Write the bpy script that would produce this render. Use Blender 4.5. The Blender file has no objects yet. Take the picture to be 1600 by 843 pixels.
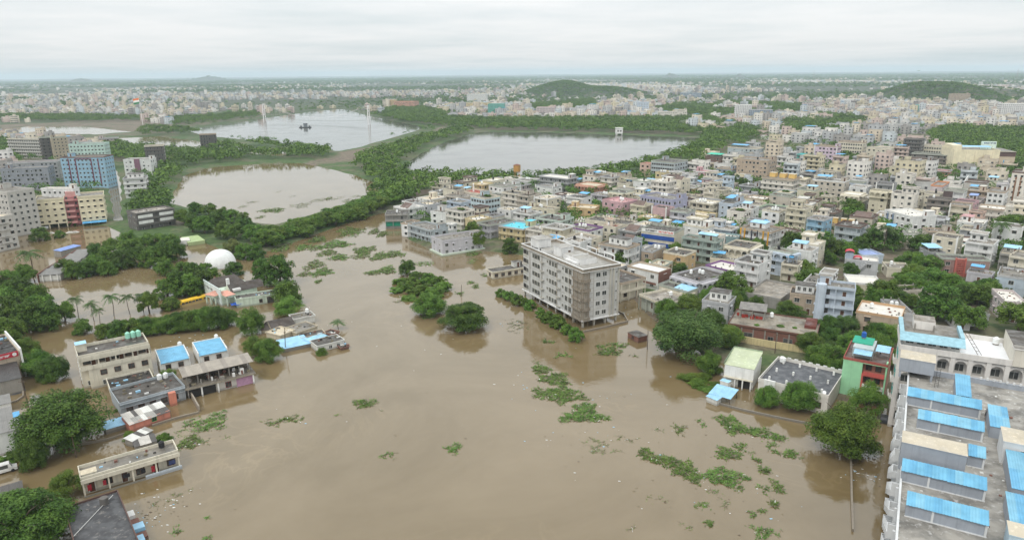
import bpy, math, random
import numpy as np
from mathutils import Vector, Matrix, noise as mnoise

# ---------------------------------------------------------------- camera, sky, sun, exposure
SC = bpy.context.scene
COL = SC.collection
R = random.Random(11)
NR = np.random.default_rng(7)
PI = math.pi
cam_d = bpy.data.cameras.new('camera'); cam = bpy.data.objects.new('camera', cam_d); COL.objects.link(cam)
cam_d.sensor_width = 36.0; cam_d.lens = 36.0 * 1078.0 / 1600.0
cam_d.clip_start = 1.0; cam_d.clip_end = 90000.0
_p, _r = math.radians(15.95), math.radians(-0.5)
_f = Vector((0, math.cos(_p), -math.sin(_p))); _u0 = Vector((1, 0, 0)).cross(_f)
_x = Vector((1, 0, 0)) * math.cos(_r) + _u0 * math.sin(_r); _y = _x.cross(_f)
_m = Matrix((_x, _y, -_f)).transposed().to_4x4(); _m.translation = (0, 0, 80.0)
cam.matrix_world = _m
SC.camera = cam
SC.view_settings.view_transform = 'Standard'; SC.view_settings.look = 'None'
SC.view_settings.exposure = 0.0; SC.view_settings.gamma = 1.0
SC.cycles.max_bounces = 6; SC.cycles.diffuse_bounces = 3; SC.cycles.glossy_bounces = 3
SC.cycles.volume_bounces = 1; SC.cycles.transparent_max_bounces = 8
SC.cycles.use_denoising = True

SUN_EL, SUN_AZ = math.radians(52), math.radians(215)       # high veiled sun, behind and to the left of the camera
world = bpy.data.worlds.new('World'); SC.world = world; world.use_nodes = True
nt = world.node_tree; nt.nodes.clear()
def N(tree, t, **kw):
    n = tree.nodes.new(t)
    for k, v in kw.items(): setattr(n, k, v)
    return n
def L(tree, a, b): tree.links.new(a, b)
def MATH(tree, op, a, b=None, clamp=False):
    n = N(tree, 'ShaderNodeMath', operation=op); n.use_clamp = clamp
    for i, v in enumerate((a, b)):
        if v is None: continue
        if isinstance(v, (int, float)): n.inputs[i].default_value = v
        else: L(tree, v, n.inputs[i])
    return n.outputs[0]
def MIXC(tree, fac, a, b, mode='MIX'):
    n = N(tree, 'ShaderNodeMix', data_type='RGBA', blend_type=mode)
    for i, v in ((0, fac), (6, a), (7, b)):
        if isinstance(v, (int, float)): n.inputs[i].default_value = v
        elif isinstance(v, tuple): n.inputs[i].default_value = (*v, 1)
        else: L(tree, v, n.inputs[i])
    return n.outputs[2]
def RAMP(tree, fac, pts):
    n = N(tree, 'ShaderNodeValToRGB'); L(tree, fac, n.inputs[0]); e = n.color_ramp.elements
    while len(e) < len(pts): e.new(0.5)
    for k, (p, c) in enumerate(pts):
        e[k].position = p; e[k].color = (*c, 1) if isinstance(c, tuple) else (c, c, c, 1)
    return n.outputs[0]
tc = N(nt, 'ShaderNodeTexCoord')
sep = N(nt, 'ShaderNodeSeparateXYZ'); L(nt, tc.outputs['Generated'], sep.inputs[0])
zc = MATH(nt, 'ADD', MATH(nt, 'MAXIMUM', sep.outputs[2], 0.0), 0.045)
cx = MATH(nt, 'DIVIDE', sep.outputs[0], zc); cy = MATH(nt, 'DIVIDE', sep.outputs[1], zc)
cmb = N(nt, 'ShaderNodeCombineXYZ'); L(nt, cx, cmb.inputs[0]); L(nt, cy, cmb.inputs[1])
cl = N(nt, 'ShaderNodeTexNoise'); L(nt, cmb.outputs[0], cl.inputs['Vector'])
cl.inputs['Scale'].default_value = 0.26; cl.inputs['Detail'].default_value = 6; cl.inputs['Roughness'].default_value = 0.55
cl2 = N(nt, 'ShaderNodeTexNoise'); L(nt, cmb.outputs[0], cl2.inputs['Vector'])
cl2.inputs['Scale'].default_value = 0.09; cl2.inputs['Detail'].default_value = 3
cov = MATH(nt, 'ADD', MATH(nt, 'MULTIPLY', cl.outputs[0], 0.62), MATH(nt, 'MULTIPLY', cl2.outputs[0], 0.38))
cloud = RAMP(nt, cov, [(0.33, (0.66, 0.735, 0.755)), (0.45, (0.81, 0.845, 0.855)), (0.54, (0.92, 0.925, 0.925)), (0.66, (0.83, 0.855, 0.862))])
# a cloudy sky grows brighter from the horizon to the zenith
grad = RAMP(nt, sep.outputs[2], [(0.0, 0.90), (0.05, 1.03), (0.10, 1.12), (0.5, 1.75)])
nishita = N(nt, 'ShaderNodeTexSky', sky_type='NISHITA'); nishita.sun_disc = False
nishita.sun_elevation = SUN_EL; nishita.sun_rotation = SUN_AZ
cloud10 = MIXC(nt, 1.0, MIXC(nt, 1.0, cloud, grad, 'MULTIPLY'), (10.0, 10.0, 10.0), 'MULTIPLY')
skyc = MIXC(nt, 0.93, nishita.outputs[0], cloud10)
bg = N(nt, 'ShaderNodeBackground'); L(nt, skyc, bg.inputs[0]); bg.inputs[1].default_value = 0.1
wo = N(nt, 'ShaderNodeOutputWorld'); L(nt, bg.outputs[0], wo.inputs[0])

sun_d = bpy.data.lights.new('sun', 'SUN'); sun = bpy.data.objects.new('sun', sun_d); COL.objects.link(sun)
sun_d.energy = 1.3; sun_d.angle = math.radians(12); sun_d.color = (1.0, 0.96, 0.9)
_sd = Vector((math.sin(SUN_AZ) * math.cos(SUN_EL), math.cos(SUN_AZ) * math.cos(SUN_EL), math.sin(SUN_EL)))
sun.rotation_euler = _sd.to_track_quat('Z', 'Y').to_euler()

# ---------------------------------------------------------------- helpers
def srgb(r, g, b):
    f = lambda c: (c / 255 / 12.92) if c <= 10.3 else ((c / 255 + 0.055) / 1.055) ** 2.4
    return (f(r), f(g), f(b))
MATS = {}
def new_mat(name):
    m = bpy.data.materials.new(name); m.use_nodes = True
    t = m.node_tree; b = t.nodes['Principled BSDF']
    return m, t, b
def pos_noise(t, scale, detail=3, sx=1, sy=1, sz=1, rough=0.5):
    g = N(t, 'ShaderNodeNewGeometry'); mp = N(t, 'ShaderNodeMapping'); L(t, g.outputs['Position'], mp.inputs[0])
    mp.inputs['Scale'].default_value = (sx, sy, sz)
    n = N(t, 'ShaderNodeTexNoise'); L(t, mp.outputs[0], n.inputs['Vector'])
    n.inputs['Scale'].default_value = scale; n.inputs['Detail'].default_value = detail; n.inputs['Roughness'].default_value = rough
    return n.outputs[0]
def paint(c, dirt=0.5, rough=0.75):
    """weathered wall paint: cloudy fading, vertical rain streaks"""
    key = ('paint', c, dirt)
    if key in MATS: return MATS[key]
    m, t, b = new_mat('paint'); base = c
    n1 = pos_noise(t, 0.35, 4); n2 = pos_noise(t, 0.9, 4, 1.6, 1.6, 0.10, 0.65); n3 = pos_noise(t, 3.0, 2)
    fade = RAMP(t, n1, [(0.3, tuple(x * 0.86 for x in base)), (0.7, tuple(min(1, x * 1.07) for x in base))])
    st = RAMP(t, n2, [(0.50, 0.0), (0.72, 1.0)])
    grime = tuple(x * 0.42 + y * 0.25 for x, y in zip(base, (0.10, 0.10, 0.085)))
    c1 = MIXC(t, MATH(t, 'MULTIPLY', st, dirt), fade, grime)
    c2 = MIXC(t, MATH(t, 'MULTIPLY', RAMP(t, n3, [(0.55, 0.0), (0.8, 1.0)]), dirt * 0.35), c1, grime)
    # tide mark: silt left on everything the flood touches
    g = N(t, 'ShaderNodeNewGeometry'); sp = N(t, 'ShaderNodeSeparateXYZ'); L(t, g.outputs['Position'], sp.inputs[0])
    td = RAMP(t, MATH(t, 'ADD', MATH(t, 'SUBTRACT', 1.0, sp.outputs[2]), MATH(t, 'MULTIPLY', n1, 0.5)), [(0.55, 0.0), (0.85, 0.75)])
    c2 = MIXC(t, td, c2, tuple(x * .4 + y * .4 for x, y in zip(base, (0.13, 0.10, 0.06))))
    L(t, c2, b.inputs['Base Color']); b.inputs['Roughness'].default_value = rough
    MATS[key] = m; return m
def roofm(c, stain=0.6, light=None):
    """flat concrete roof: damp dark patches, pale scuffs"""
    key = ('roof', c, stain, light)
    if key in MATS: return MATS[key]
    m, t, b = new_mat('roof')
    n1 = pos_noise(t, 0.22, 6, rough=0.6); n2 = pos_noise(t, 1.1, 5, rough=0.65); n3 = pos_noise(t, 0.5, 3)
    dark = tuple(x * 0.35 for x in c); pale = light or tuple(min(0.8, x * 1.5 + 0.03) for x in c)
    c1 = MIXC(t, MATH(t, 'MULTIPLY', RAMP(t, n1, [(0.42, 0.0), (0.62, 1.0)]), stain), c, dark)
    c2 = MIXC(t, MATH(t, 'MULTIPLY', RAMP(t, n2, [(0.56, 0.0), (0.68, 1.0)]), 0.55), c1, pale)
    L(t, c2, b.inputs['Base Color'])
    L(t, RAMP(t, n3, [(0.4, 0.35), (0.6, 0.9)]), b.inputs['Roughness'])
    MATS[key] = m; return m
def plain(c, rough=0.6, spec=0.3, var=0.15):
    key = ('plain', c, rough)
    if key in MATS: return MATS[key]
    m, t, b = new_mat('plain')
    n1 = pos_noise(t, 1.3, 4)
    L(t, RAMP(t, n1, [(0.3, tuple(x * (1 - var) for x in c)), (0.7, tuple(min(1, x * (1 + var)) for x in c))]), b.inputs['Base Color'])
    b.inputs['Roughness'].default_value = rough; b.inputs['Specular IOR Level'].default_value = spec
    MATS[key] = m; return m
def tin(c):
    """painted metal sheet with dull patches and rust at the edges"""
    key = ('tin', c)
    if key in MATS: return MATS[key]
    m, t, b = new_mat('sheet_metal')
    n1 = pos_noise(t, 0.6, 4); n2 = pos_noise(t, 2.2, 5, rough=0.7)
    fade = RAMP(t, n1, [(0.3, tuple(x * 0.85 for x in c)), (0.7, tuple(min(1, x * 1.1 + 0.01) for x in c))])
    c2 = MIXC(t, MATH(t, 'MULTIPLY', RAMP(t, n2, [(0.62, 0.0), (0.74, 1.0)]), 0.45), fade, (0.20, 0.17, 0.14))
    L(t, c2, b.inputs['Base Color']); b.inputs['Roughness'].default_value = 0.45
    MATS[key] = m; return m
def glass_dark():
    key = 'glass'
    if key in MATS: return MATS[key]
    m, t, b = new_mat('window_glass')
    n1 = pos_noise(t, 0.5, 1)
    L(t, RAMP(t, n1, [(0.35, (0.022, 0.026, 0.028)), (0.65, (0.10, 0.105, 0.10))]), b.inputs['Base Color'])
    b.inputs['Roughness'].default_value = 0.15
    MATS[key] = m; return m
def leafm(name, lo, mid, hi):
    m, t, b = new_mat(name)
    oi = N(t, 'ShaderNodeObjectInfo'); n1 = pos_noise(t, 0.45, 3); n2 = pos_noise(t, 2.5, 2)
    f = MATH(t, 'ADD', MATH(t, 'MULTIPLY', n1, 0.65), MATH(t, 'MULTIPLY', n2, 0.35))
    c = RAMP(t, f, [(0.34, lo), (0.5, mid), (0.66, hi)])
    hs = N(t, 'ShaderNodeHueSaturation'); L(t, c, hs.inputs['Color'])
    L(t, MATH(t, 'ADD', MATH(t, 'MULTIPLY', oi.outputs['Random'], 0.026), 0.487), hs.inputs['Hue'])
    L(t, MATH(t, 'ADD', MATH(t, 'MULTIPLY', oi.outputs['Random'], 0.35), 0.82), hs.inputs['Value'])
    L(t, hs.outputs[0], b.inputs['Base Color']); b.inputs['Roughness'].default_value = 0.55
    b.inputs['Specular IOR Level'].default_value = 0.12
    return m

class MB:
    """collects boxes, tubes and polygons and links them as one mesh object"""
    def __init__(s): s.v = []; s.f = []; s.m = []; s.mats = []
    def mi(s, mat):
        if mat not in s.mats: s.mats.append(mat)
        return s.mats.index(mat)
    def face(s, pts, mat):
        o = len(s.v); s.v += [tuple(p) for p in pts]; s.f.append(tuple(range(o, o + len(pts)))); s.m.append(s.mi(mat))
    def box(s, x0, x1, y0, y1, z0, z1, mat, top=None, bottom=True):
        o = len(s.v); k = s.mi(mat); kt = s.mi(top) if top else k
        s.v += [(x0, y0, z0), (x1, y0, z0), (x1, y1, z0), (x0, y1, z0), (x0, y0, z1), (x1, y0, z1), (x1, y1, z1), (x0, y1, z1)]
        fs = [(0, 1, 5, 4), (1, 2, 6, 5), (2, 3, 7, 6), (3, 0, 4, 7), (4, 5, 6, 7)] + ([(3, 2, 1, 0)] if bottom else [])
        for i, q in enumerate(fs): s.f.append(tuple(o + a for a in q)); s.m.append(kt if i == 4 else k)
    def hexa(s, lo, hi, mat):
        """solid between two quads (lists of four points, same winding seen from above)"""
        o = len(s.v); k = s.mi(mat); s.v += [tuple(p) for p in lo] + [tuple(p) for p in hi]
        for q in ((0, 1, 5, 4), (1, 2, 6, 5), (2, 3, 7, 6), (3, 0, 4, 7), (4, 5, 6, 7), (3, 2, 1, 0)):
            s.f.append(tuple(o + a for a in q)); s.m.append(k)
    def ring(s, x0, x1, y0, y1, z0, z1, t, mat):
        s.box(x0, x1, y0, y0 + t, z0, z1, mat); s.box(x0, x1, y1 - t, y1, z0, z1, mat)
        s.box(x0, x0 + t, y0 + t, y1 - t, z0, z1, mat); s.box(x1 - t, x1, y0 + t, y1 - t, z0, z1, mat)
    def cyl(s, x, y, z0, z1, r0, r1, n, mat, cap=True):
        o = len(s.v); k = s.mi(mat)
        for (z, r) in ((z0, r0), (z1, r1)):
            for i in range(n): a = 2 * PI * i / n; s.v.append((x + r * math.cos(a), y + r * math.sin(a), z))
        for i in range(n): j = (i + 1) % n; s.f.append((o + i, o + j, o + n + j, o + n + i)); s.m.append(k)
        if cap: s.f.append(tuple(o + n + i for i in range(n))); s.m.append(k)
    def tube(s, a, b, r0, r1, n, mat):
        a, b = Vector(a), Vector(b); d = (b - a).normalized(); u = d.orthogonal().normalized(); w = d.cross(u)
        o = len(s.v); k = s.mi(mat)
        for (p, r) in ((a, r0), (b, r1)):
            for i in range(n):
                t = 2 * PI * i / n; s.v.append(tuple(p + (u * math.cos(t) + w * math.sin(t)) * r))
        for i in range(n): j = (i + 1) % n; s.f.append((o + i, o + j, o + n + j, o + n + i)); s.m.append(k)
        s.f.append(tuple(o + n + i for i in range(n))); s.m.append(k)
    def mesh(s, name):
        me = bpy.data.meshes.new(name); me.from_pydata(s.v, [], s.f)
        for mt in s.mats: me.materials.append(mt)
        me.polygons.foreach_set('material_index', s.m); me.update(); return me
    def build(s, name, parent=None, loc=(0, 0, 0), rz=0.0):
        return obj(name, s.mesh(name), parent, loc, rz)
def obj(name, me, parent=None, loc=(0, 0, 0), rz=0.0):
    o = bpy.data.objects.new(name, me); COL.objects.link(o); o.location = loc
    if rz: o.rotation_euler = (0, 0, rz)
    if parent is not None: o.parent = parent
    return o
def tag(o, label=None, cat=None, group=None, kind=None):
    for k, v in (('label', label), ('category', cat), ('group', group), ('kind', kind)):
        if v: o[k] = v
    return o
def thing(name, label, cat, loc=(0, 0, 0), rz=0.0, group=None):
    return tag(obj(name, None, None, loc, rz), label, cat, group)
def mesh_np(name, V, F, mats, mi=None, smooth=False):
    me = bpy.data.meshes.new(name); V = np.asarray(V, np.float32); F = np.asarray(F, np.int32); k = F.shape[1]
    me.vertices.add(len(V)); me.vertices.foreach_set('co', V.ravel())
    me.loops.add(F.size); me.loops.foreach_set('vertex_index', F.ravel())
    me.polygons.add(len(F)); me.polygons.foreach_set('loop_start', np.arange(0, F.size, k, dtype=np.int32))
    for mt in mats: me.materials.append(mt)
    if mi is not None: me.polygons.foreach_set('material_index', np.asarray(mi, np.int32))
    if smooth: me.polygons.foreach_set('use_smooth', np.ones(len(F), bool))
    me.update(calc_edges=True); return me

# ---------------------------------------------------------------- colours
def soft(c, k=.33):
    l = .3 * c[0] + .55 * c[1] + .15 * c[2]; return tuple((x + (l - x) * k) * .98 for x in c)
WALL = {k: soft(srgb(*v)) for k, v in dict(
    palebluegrey=(168, 180, 184), white=(216, 216, 212), lilacgrey=(186, 184, 190), concrete=(150, 146, 138), concretedark=(104, 100, 95),
    beige=(190, 178, 158), cream=(212, 202, 174), paleblue=(176, 200, 206), palegreen=(190, 208, 192), yellow=(206, 184, 118), pink=(200, 150, 158),
    creamyellow=(208, 198, 164), ochre=(206, 168, 98), peach=(212, 172, 148), grey=(150, 152, 152), salmon=(204, 142, 108), lavender=(158, 160, 192),
    icyblue=(180, 196, 212), brown=(118, 88, 76), tan=(182, 158, 128), bluegrey=(140, 158, 176), lightgreen=(172, 204, 164), greygreen=(146, 166, 154),
    tealgrey=(124, 158, 160), lightgrey=(178, 180, 182), greengrey=(168, 176, 158), creamwhite=(218, 210, 194), skyblue=(128, 182, 210), whitegrey=(188, 184, 174),
    lilacpink=(206, 180, 200), teal=(56, 176, 160), mustard=(188, 156, 76), stone=(138, 128, 118), peachwhite=(218, 196, 186), pinkgrey=(196, 180, 178),
    pinkbrown=(160, 122, 112), skypale=(180, 200, 216), steelgrey=(140, 146, 156), mint=(172, 206, 194), khaki=(176, 160, 128), rose=(204, 160, 160)).items()}
ROOF = dict(rg=roofm(srgb(126, 121, 112), .7), rd=roofm(srgb(82, 77, 71)), rc=roofm(srgb(198, 186, 162), 0.3), rw=roofm(srgb(214, 210, 200), 0.25),
            rs=roofm(srgb(150, 142, 130), 0.85, (0.62, 0.60, 0.55)), rq=roofm(srgb(84, 190, 206), 0.15), rr=roofm(srgb(158, 82, 70), 0.35),
            rp=roofm(srgb(186, 140, 140), 0.35), rbr=roofm(srgb(110, 92, 84), 0.5), rwtin=tin(srgb(216, 220, 220)), rbl=tin(srgb(142, 160, 204)))
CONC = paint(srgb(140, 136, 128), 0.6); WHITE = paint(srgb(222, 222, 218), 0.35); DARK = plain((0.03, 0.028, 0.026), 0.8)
GLASS = glass_dark(); FRAME_W = plain(srgb(205, 205, 200)); FRAME_B = plain(srgb(96, 62, 48)); DOOR = plain(srgb(92, 64, 50))
BLUE = tin(srgb(92, 168, 214)); LBLUE = tin(srgb(150, 196, 222)); LILAC = tin(srgb(132, 156, 206)); GREYTIN = tin(srgb(124, 122, 118)); WTIN = tin(srgb(210, 212, 210))
BRICK = paint(srgb(122, 84, 72), 0.4); BLACK = plain((0.02, 0.02, 0.022), 0.5); TANKW = plain(srgb(226, 228, 226), 0.4); CLOTHC = [plain(c, 0.9) for c in (srgb(128, 30, 110), srgb(150, 40, 50), srgb(60, 70, 110), srgb(200, 196, 190), srgb(40, 40, 44))]
TARP = plain(srgb(32, 180, 150), 0.5); BLUEBAND = plain(srgb(40, 76, 146), 0.5)
def leafset():
    return dict(broad=leafm('leaf_broad', (0.036, 0.078, 0.011), (0.080, 0.150, 0.022), (0.148, 0.232, 0.040)),
                dark=leafm('leaf_dark', (0.025, 0.057, 0.009), (0.056, 0.108, 0.017), (0.104, 0.172, 0.029)),
                light=leafm('leaf_light', (0.048, 0.098, 0.013), (0.100, 0.176, 0.026), (0.172, 0.255, 0.046)),
                olive=leafm('leaf_olive', (0.030, 0.060, 0.013), (0.062, 0.108, 0.025), (0.112, 0.170, 0.044)),
                yellow=leafm('leaf_yellow', (0.060, 0.078, 0.020), (0.115, 0.140, 0.038), (0.17, 0.19, 0.060)),
                palm=leafm('leaf_palm', (0.032, 0.064, 0.018), (0.068, 0.118, 0.036), (0.11, 0.17, 0.060)),
                weed=leafm('leaf_weed', (0.048, 0.100, 0.018), (0.098, 0.176, 0.034), (0.165, 0.250, 0.060)))
LEAF = leafset(); BARK = plain(srgb(92, 80, 68), 0.9)
TWIG = plain(srgb(120, 112, 92), 0.9); LITTER = plain(srgb(205, 205, 200), 0.6)

# ---------------------------------------------------------------- survey of the place (metres; camera stands over the origin)
HAZE = 0.000085
WATERS = {'flood': [(-600.0, 330.0), (-330.0, 385.0), (-272.4, 379.3), (-224.6, 377.3), (-198.6, 345.4), (-181.4, 340.5), (-171.8, 344.4), (-163.5, 344.1), (-133.8, 310.7), (-116.7, 304.3), (-114.0, 320.9), (-105.2, 340.4), (-90.3, 375.2), (-76.4, 407.3), (-51.0, 335.6), (-38.3, 313.3), (-23.7, 310.4), (-10.4, 312.3), (7.7, 304.7), (9.9, 269.6), (20.3, 262.2), (38.7, 249.1), (43.9, 243.5), (45.9, 217.3), (55.3, 184.8), (60.7, 177.9), (64.3, 167.5), (92.0, 152.6), (92.0, 146.0), (140.0, 110.0), (140.0, -100.0), (-600.0, -100.0)], 'pond': [(-221.8, 443.7), (-241.8, 489.8), (-271.1, 574.5), (-269.8, 622.7), (-238.4, 647.7), (-197.1, 649.6), (-155.4, 602.5), (-124.5, 562.0), (-96.1, 510.7), (-93.8, 468.8), (-106.5, 438.2), (-121.4, 403.5), (-131.7, 376.9), (-148.7, 384.5), (-166.3, 401.6), (-187.2, 424.6), (-205.5, 429.6)], 'reservoir': [(-494.4, 1072.4), (-484.9, 1164.1), (-471.3, 1272.3), (-461.9, 1424.3), (-434.8, 1614.1), (-399.1, 1679.7), (-319.0, 1493.3), (-245.5, 1313.8), (-134.9, 1089.0), (-141.2, 978.0), (-158.8, 875.3), (-173.2, 791.8), (-185.7, 752.9), (-210.4, 767.8), (-242.3, 804.7), (-298.9, 863.2), (-356.8, 911.4), (-421.4, 965.2)], 'lake': [(-95.4, 611.2), (-91.9, 721.2), (-77.3, 859.4), (-43.2, 983.8), (54.4, 963.0), (136.0, 919.4), (238.2, 868.1), (203.7, 773.8), (133.0, 650.6), (69.3, 568.5), (41.7, 551.9), (10.8, 546.7), (-40.7, 556.9), (-73.3, 569.9)], 'marsh': [(-529.2, 936.9), (-481.1, 961.1), (-397.0, 888.8), (-334.0, 812.5), (-339.2, 740.3), (-409.0, 783.9), (-439.1, 800.0)], 'fields': [(-783.3, 1091.5), (-808.9, 1173.5), (-705.8, 1161.6), (-561.5, 1044.0), (-593.1, 1003.0), (-688.9, 1023.6)], 'street': [(-364.3, 628.9), (-358.8, 628.6), (-281.8, 491.9), (-224.0, 389.4), (-228.6, 389.6), (-286.6, 492.1)], 'puddles': [(-341.6, 835.4), (-293.0, 801.9), (-231.5, 744.1), (-234.0, 709.0), (-276.2, 735.4)]}
HILLS = [(170, 2732, 100, 260, 24, 1.9), (289, 2571, 174, 260, 24, 2.0), (1125, 1882, 82, 220, 41, 1.6), (1339, 2011, 80, 200, 26, 1.4), (-4032, 9608, 220, 184, 62, 1.3), (-4383, 9857, 120, 100, 30, 1.3), (1901, 8481, 87, 73, 50, 1.3), (2500, 7814, 46, 38, 46, 1.3), (-5603, 9361, 158, 132, 50, 1.3), (4308, 7517, 39, 32, 70, 1.3)]
SOILS = [([(-214.1, 646.8), (-190.5, 669.6), (-177.5, 747.7), (-153.7, 785.3), (-143.6, 757.7), (-151.1, 687.6), (-163.2, 634.0), (-189.0, 622.3)], 0.05), ([(-736.3, 1011.7), (-872.5, 1203.1), (-733.9, 1353.3), (-548.7, 1164.8), (-518.0, 1056.6), (-556.0, 1037.3), (-648.3, 962.0)], 0.05), ([(36.9, 236.2), (48.1, 247.3), (47.0, 228.9), (37.1, 216.1)], 0.05), ([(-228.4, 415.6), (-294.8, 568.8), (-331.3, 669.6), (-321.4, 700.2), (-267.6, 730.3), (-171.8, 722.9), (-194.4, 640.8), (-233.5, 634.2), (-266.3, 614.4), (-266.0, 563.4), (-238.6, 481.2), (-209.6, 414.8)], 1.0), ([(-217.6, 361.8), (-208.9, 361.5), (-288.9, 518.2), (-375.5, 658.0), (-350.6, 681.1), (-222.4, 415.3)], 1.0)]
FORESTS = [[(-264.1, 1221.5), (-154.3, 1146.4), (-44.6, 1016.9), (90.1, 969.0), (244.1, 884.2), (216.0, 754.3), (254.0, 764.6), (317.6, 886.1), (339.7, 1059.5), (336.5, 1226.3), (264.4, 1201.9), (111.8, 1205.5), (-42.3, 1225.7), (-126.3, 1289.5), (-180.9, 1261.1)], [(303.5, 1508.9), (410.1, 1730.6), (555.2, 1850.7), (626.4, 1723.3), (715.5, 1607.1), (659.4, 1449.5), (467.6, 1281.2), (341.1, 1243.3), (295.7, 1346.6)], [(46.6, 1765.5), (235.5, 2051.4), (196.5, 1526.8), (42.3, 1451.9)], [(-227.8, 1267.4), (-115.0, 1171.2), (-127.0, 1431.9), (-254.7, 1787.6), (-282.7, 1579.5)], [(516.8, 866.3), (596.4, 957.9), (665.8, 908.2), (684.5, 867.7), (391.0, 486.3), (357.8, 476.8), (407.9, 566.4), (455.8, 685.6), (429.8, 711.2)], [(354.9, 920.6), (434.2, 1117.4), (574.0, 1285.2), (582.2, 1159.7), (473.3, 938.9), (391.5, 869.7)], [(-407.2, 695.7), (-489.1, 843.2), (-416.9, 814.6), (-373.0, 756.9), (-300.8, 721.1), (-260.3, 674.6), (-311.7, 678.3), (-329.1, 650.0), (-336.3, 623.3)], [(-350.4, 816.2), (-301.8, 826.9), (-232.6, 771.5), (-185.4, 723.9), (-191.3, 696.0), (-239.2, 705.1), (-286.0, 743.8), (-321.4, 746.6)], [(-508.4, 958.1), (-566.9, 1086.4), (-470.9, 1063.5), (-419.8, 949.4)], [(-545.9, 1136.4), (-508.7, 1236.3), (-497.6, 1379.5), (-532.7, 1517.2), (-590.6, 1392.5), (-632.8, 1321.2)], [(-947.7, 1308.8), (-1070.6, 1481.6), (-894.4, 1456.5), (-694.3, 1348.0), (-655.6, 1271.5), (-796.1, 1256.0)], [(-479.8, 650.9), (-649.5, 889.5), (-612.4, 861.7), (-447.9, 630.7)], [(231.2, 842.0), (232.4, 739.8), (158.2, 607.7), (149.8, 645.2), (199.1, 742.6)], [(294.6, 581.8), (278.3, 599.6), (321.6, 696.1), (344.0, 683.0)], [(-181.7, 1121.3), (-251.4, 1270.5), (-304.9, 1414.3), (-186.0, 1297.7)], [(-256.7, 487.6), (-236.7, 437.2), (-217.0, 386.7), (-207.0, 386.3), (-209.6, 414.8), (-229.0, 455.4)], [(447.6, 997.3), (358.2, 940.7), (342.1, 865.6), (403.0, 877.6)], [(-107.1, 479.7), (-93.0, 501.4), (-63.3, 488.4), (-66.7, 447.4), (-82.0, 438.8)], [(-125.0, 577.1), (-100.4, 607.8), (-75.3, 545.0), (-19.2, 531.5), (25.1, 525.7), (66.3, 543.4), (126.7, 618.7), (202.4, 755.4), (190.5, 694.9), (77.5, 516.3), (23.9, 500.9), (-17.9, 494.4), (-48.5, 476.6), (-65.4, 438.0), (-79.6, 425.4), (-102.5, 479.5)], [(-312.6, 630.5), (-270.1, 517.2), (-239.1, 441.8), (-214.4, 386.6), (-198.6, 374.0), (-203.2, 404.6), (-245.9, 487.0), (-282.4, 594.8)], [(-294.1, 620.5), (-317.1, 639.9), (-329.1, 717.5), (-255.9, 735.4), (-179.6, 700.6), (-179.3, 673.9), (-247.5, 673.7)], [(-143.3, 610.6), (-141.5, 720.5), (-125.2, 811.5), (-69.5, 1043.5), (-52.9, 962.8), (-93.7, 808.8), (-103.2, 643.8), (-115.4, 568.9)]]
CITY = [(-71.7, 380.6), (-64.7, 433.5), (-48.5, 476.6), (-17.9, 494.4), (23.9, 500.9), (77.9, 519.4), (132.4, 592.4), (171.1, 658.7), (225.7, 740.4), (342.1, 865.6), (519.3, 913.5), (420.0, 700.0), (449.0, 674.9), (397.8, 551.8), (358.6, 455.3), (156.4, 181.4), (130.6, 213.8), (108.4, 202.7), (97.2, 200.2), (94.0, 234.7), (73.5, 235.2), (48.3, 235.9), (44.5, 247.4), (20.8, 269.4), (10.2, 279.3), (9.0, 312.1), (-10.6, 320.2), (-24.1, 315.7), (-36.7, 321.2), (-52.5, 346.3)]
OPENS = [[(-720.3, 989.1), (-921.2, 1271.6), (-680.4, 1274.6), (-469.1, 1100.9), (-336.3, 837.5), (-297.1, 703.9), (-407.7, 741.1), (-634.8, 941.5)], [(-218.4, 415.1), (-228.4, 415.6), (-321.4, 622.3), (-278.9, 762.1), (-179.9, 823.8), (-134.5, 930.9), (-89.4, 999.0), (239.3, 912.8), (183.6, 695.4), (72.6, 596.4), (10.2, 517.0), (-71.0, 477.8), (-76.7, 408.7), (-120.6, 343.2), (-185.8, 394.4)], [(-178.6, 285.3), (-254.5, 416.8), (-385.0, 658.6), (-353.5, 656.4), (-164.6, 284.9)], [(-758.7, 1070.5), (-623.6, 1056.1), (-423.6, 930.6), (-212.6, 726.0), (-209.6, 615.0), (-350.6, 681.1)]]
LOWER_TOWN = [(46.0, 236.0), (96.7, 242.0), (190.0, 225.1), (161.7, 188.4), (129.0, 210.8), (98.1, 165.8), (84.2, 183.0), (61.4, 193.2), (52.4, 204.0)]
POND_BANK = [[(-492.9, 1158.2), (-407.3, 1748.6), (-237.7, 1323.6), (-172.1, 786.8), (-231.3, 791.8)]]
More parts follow.
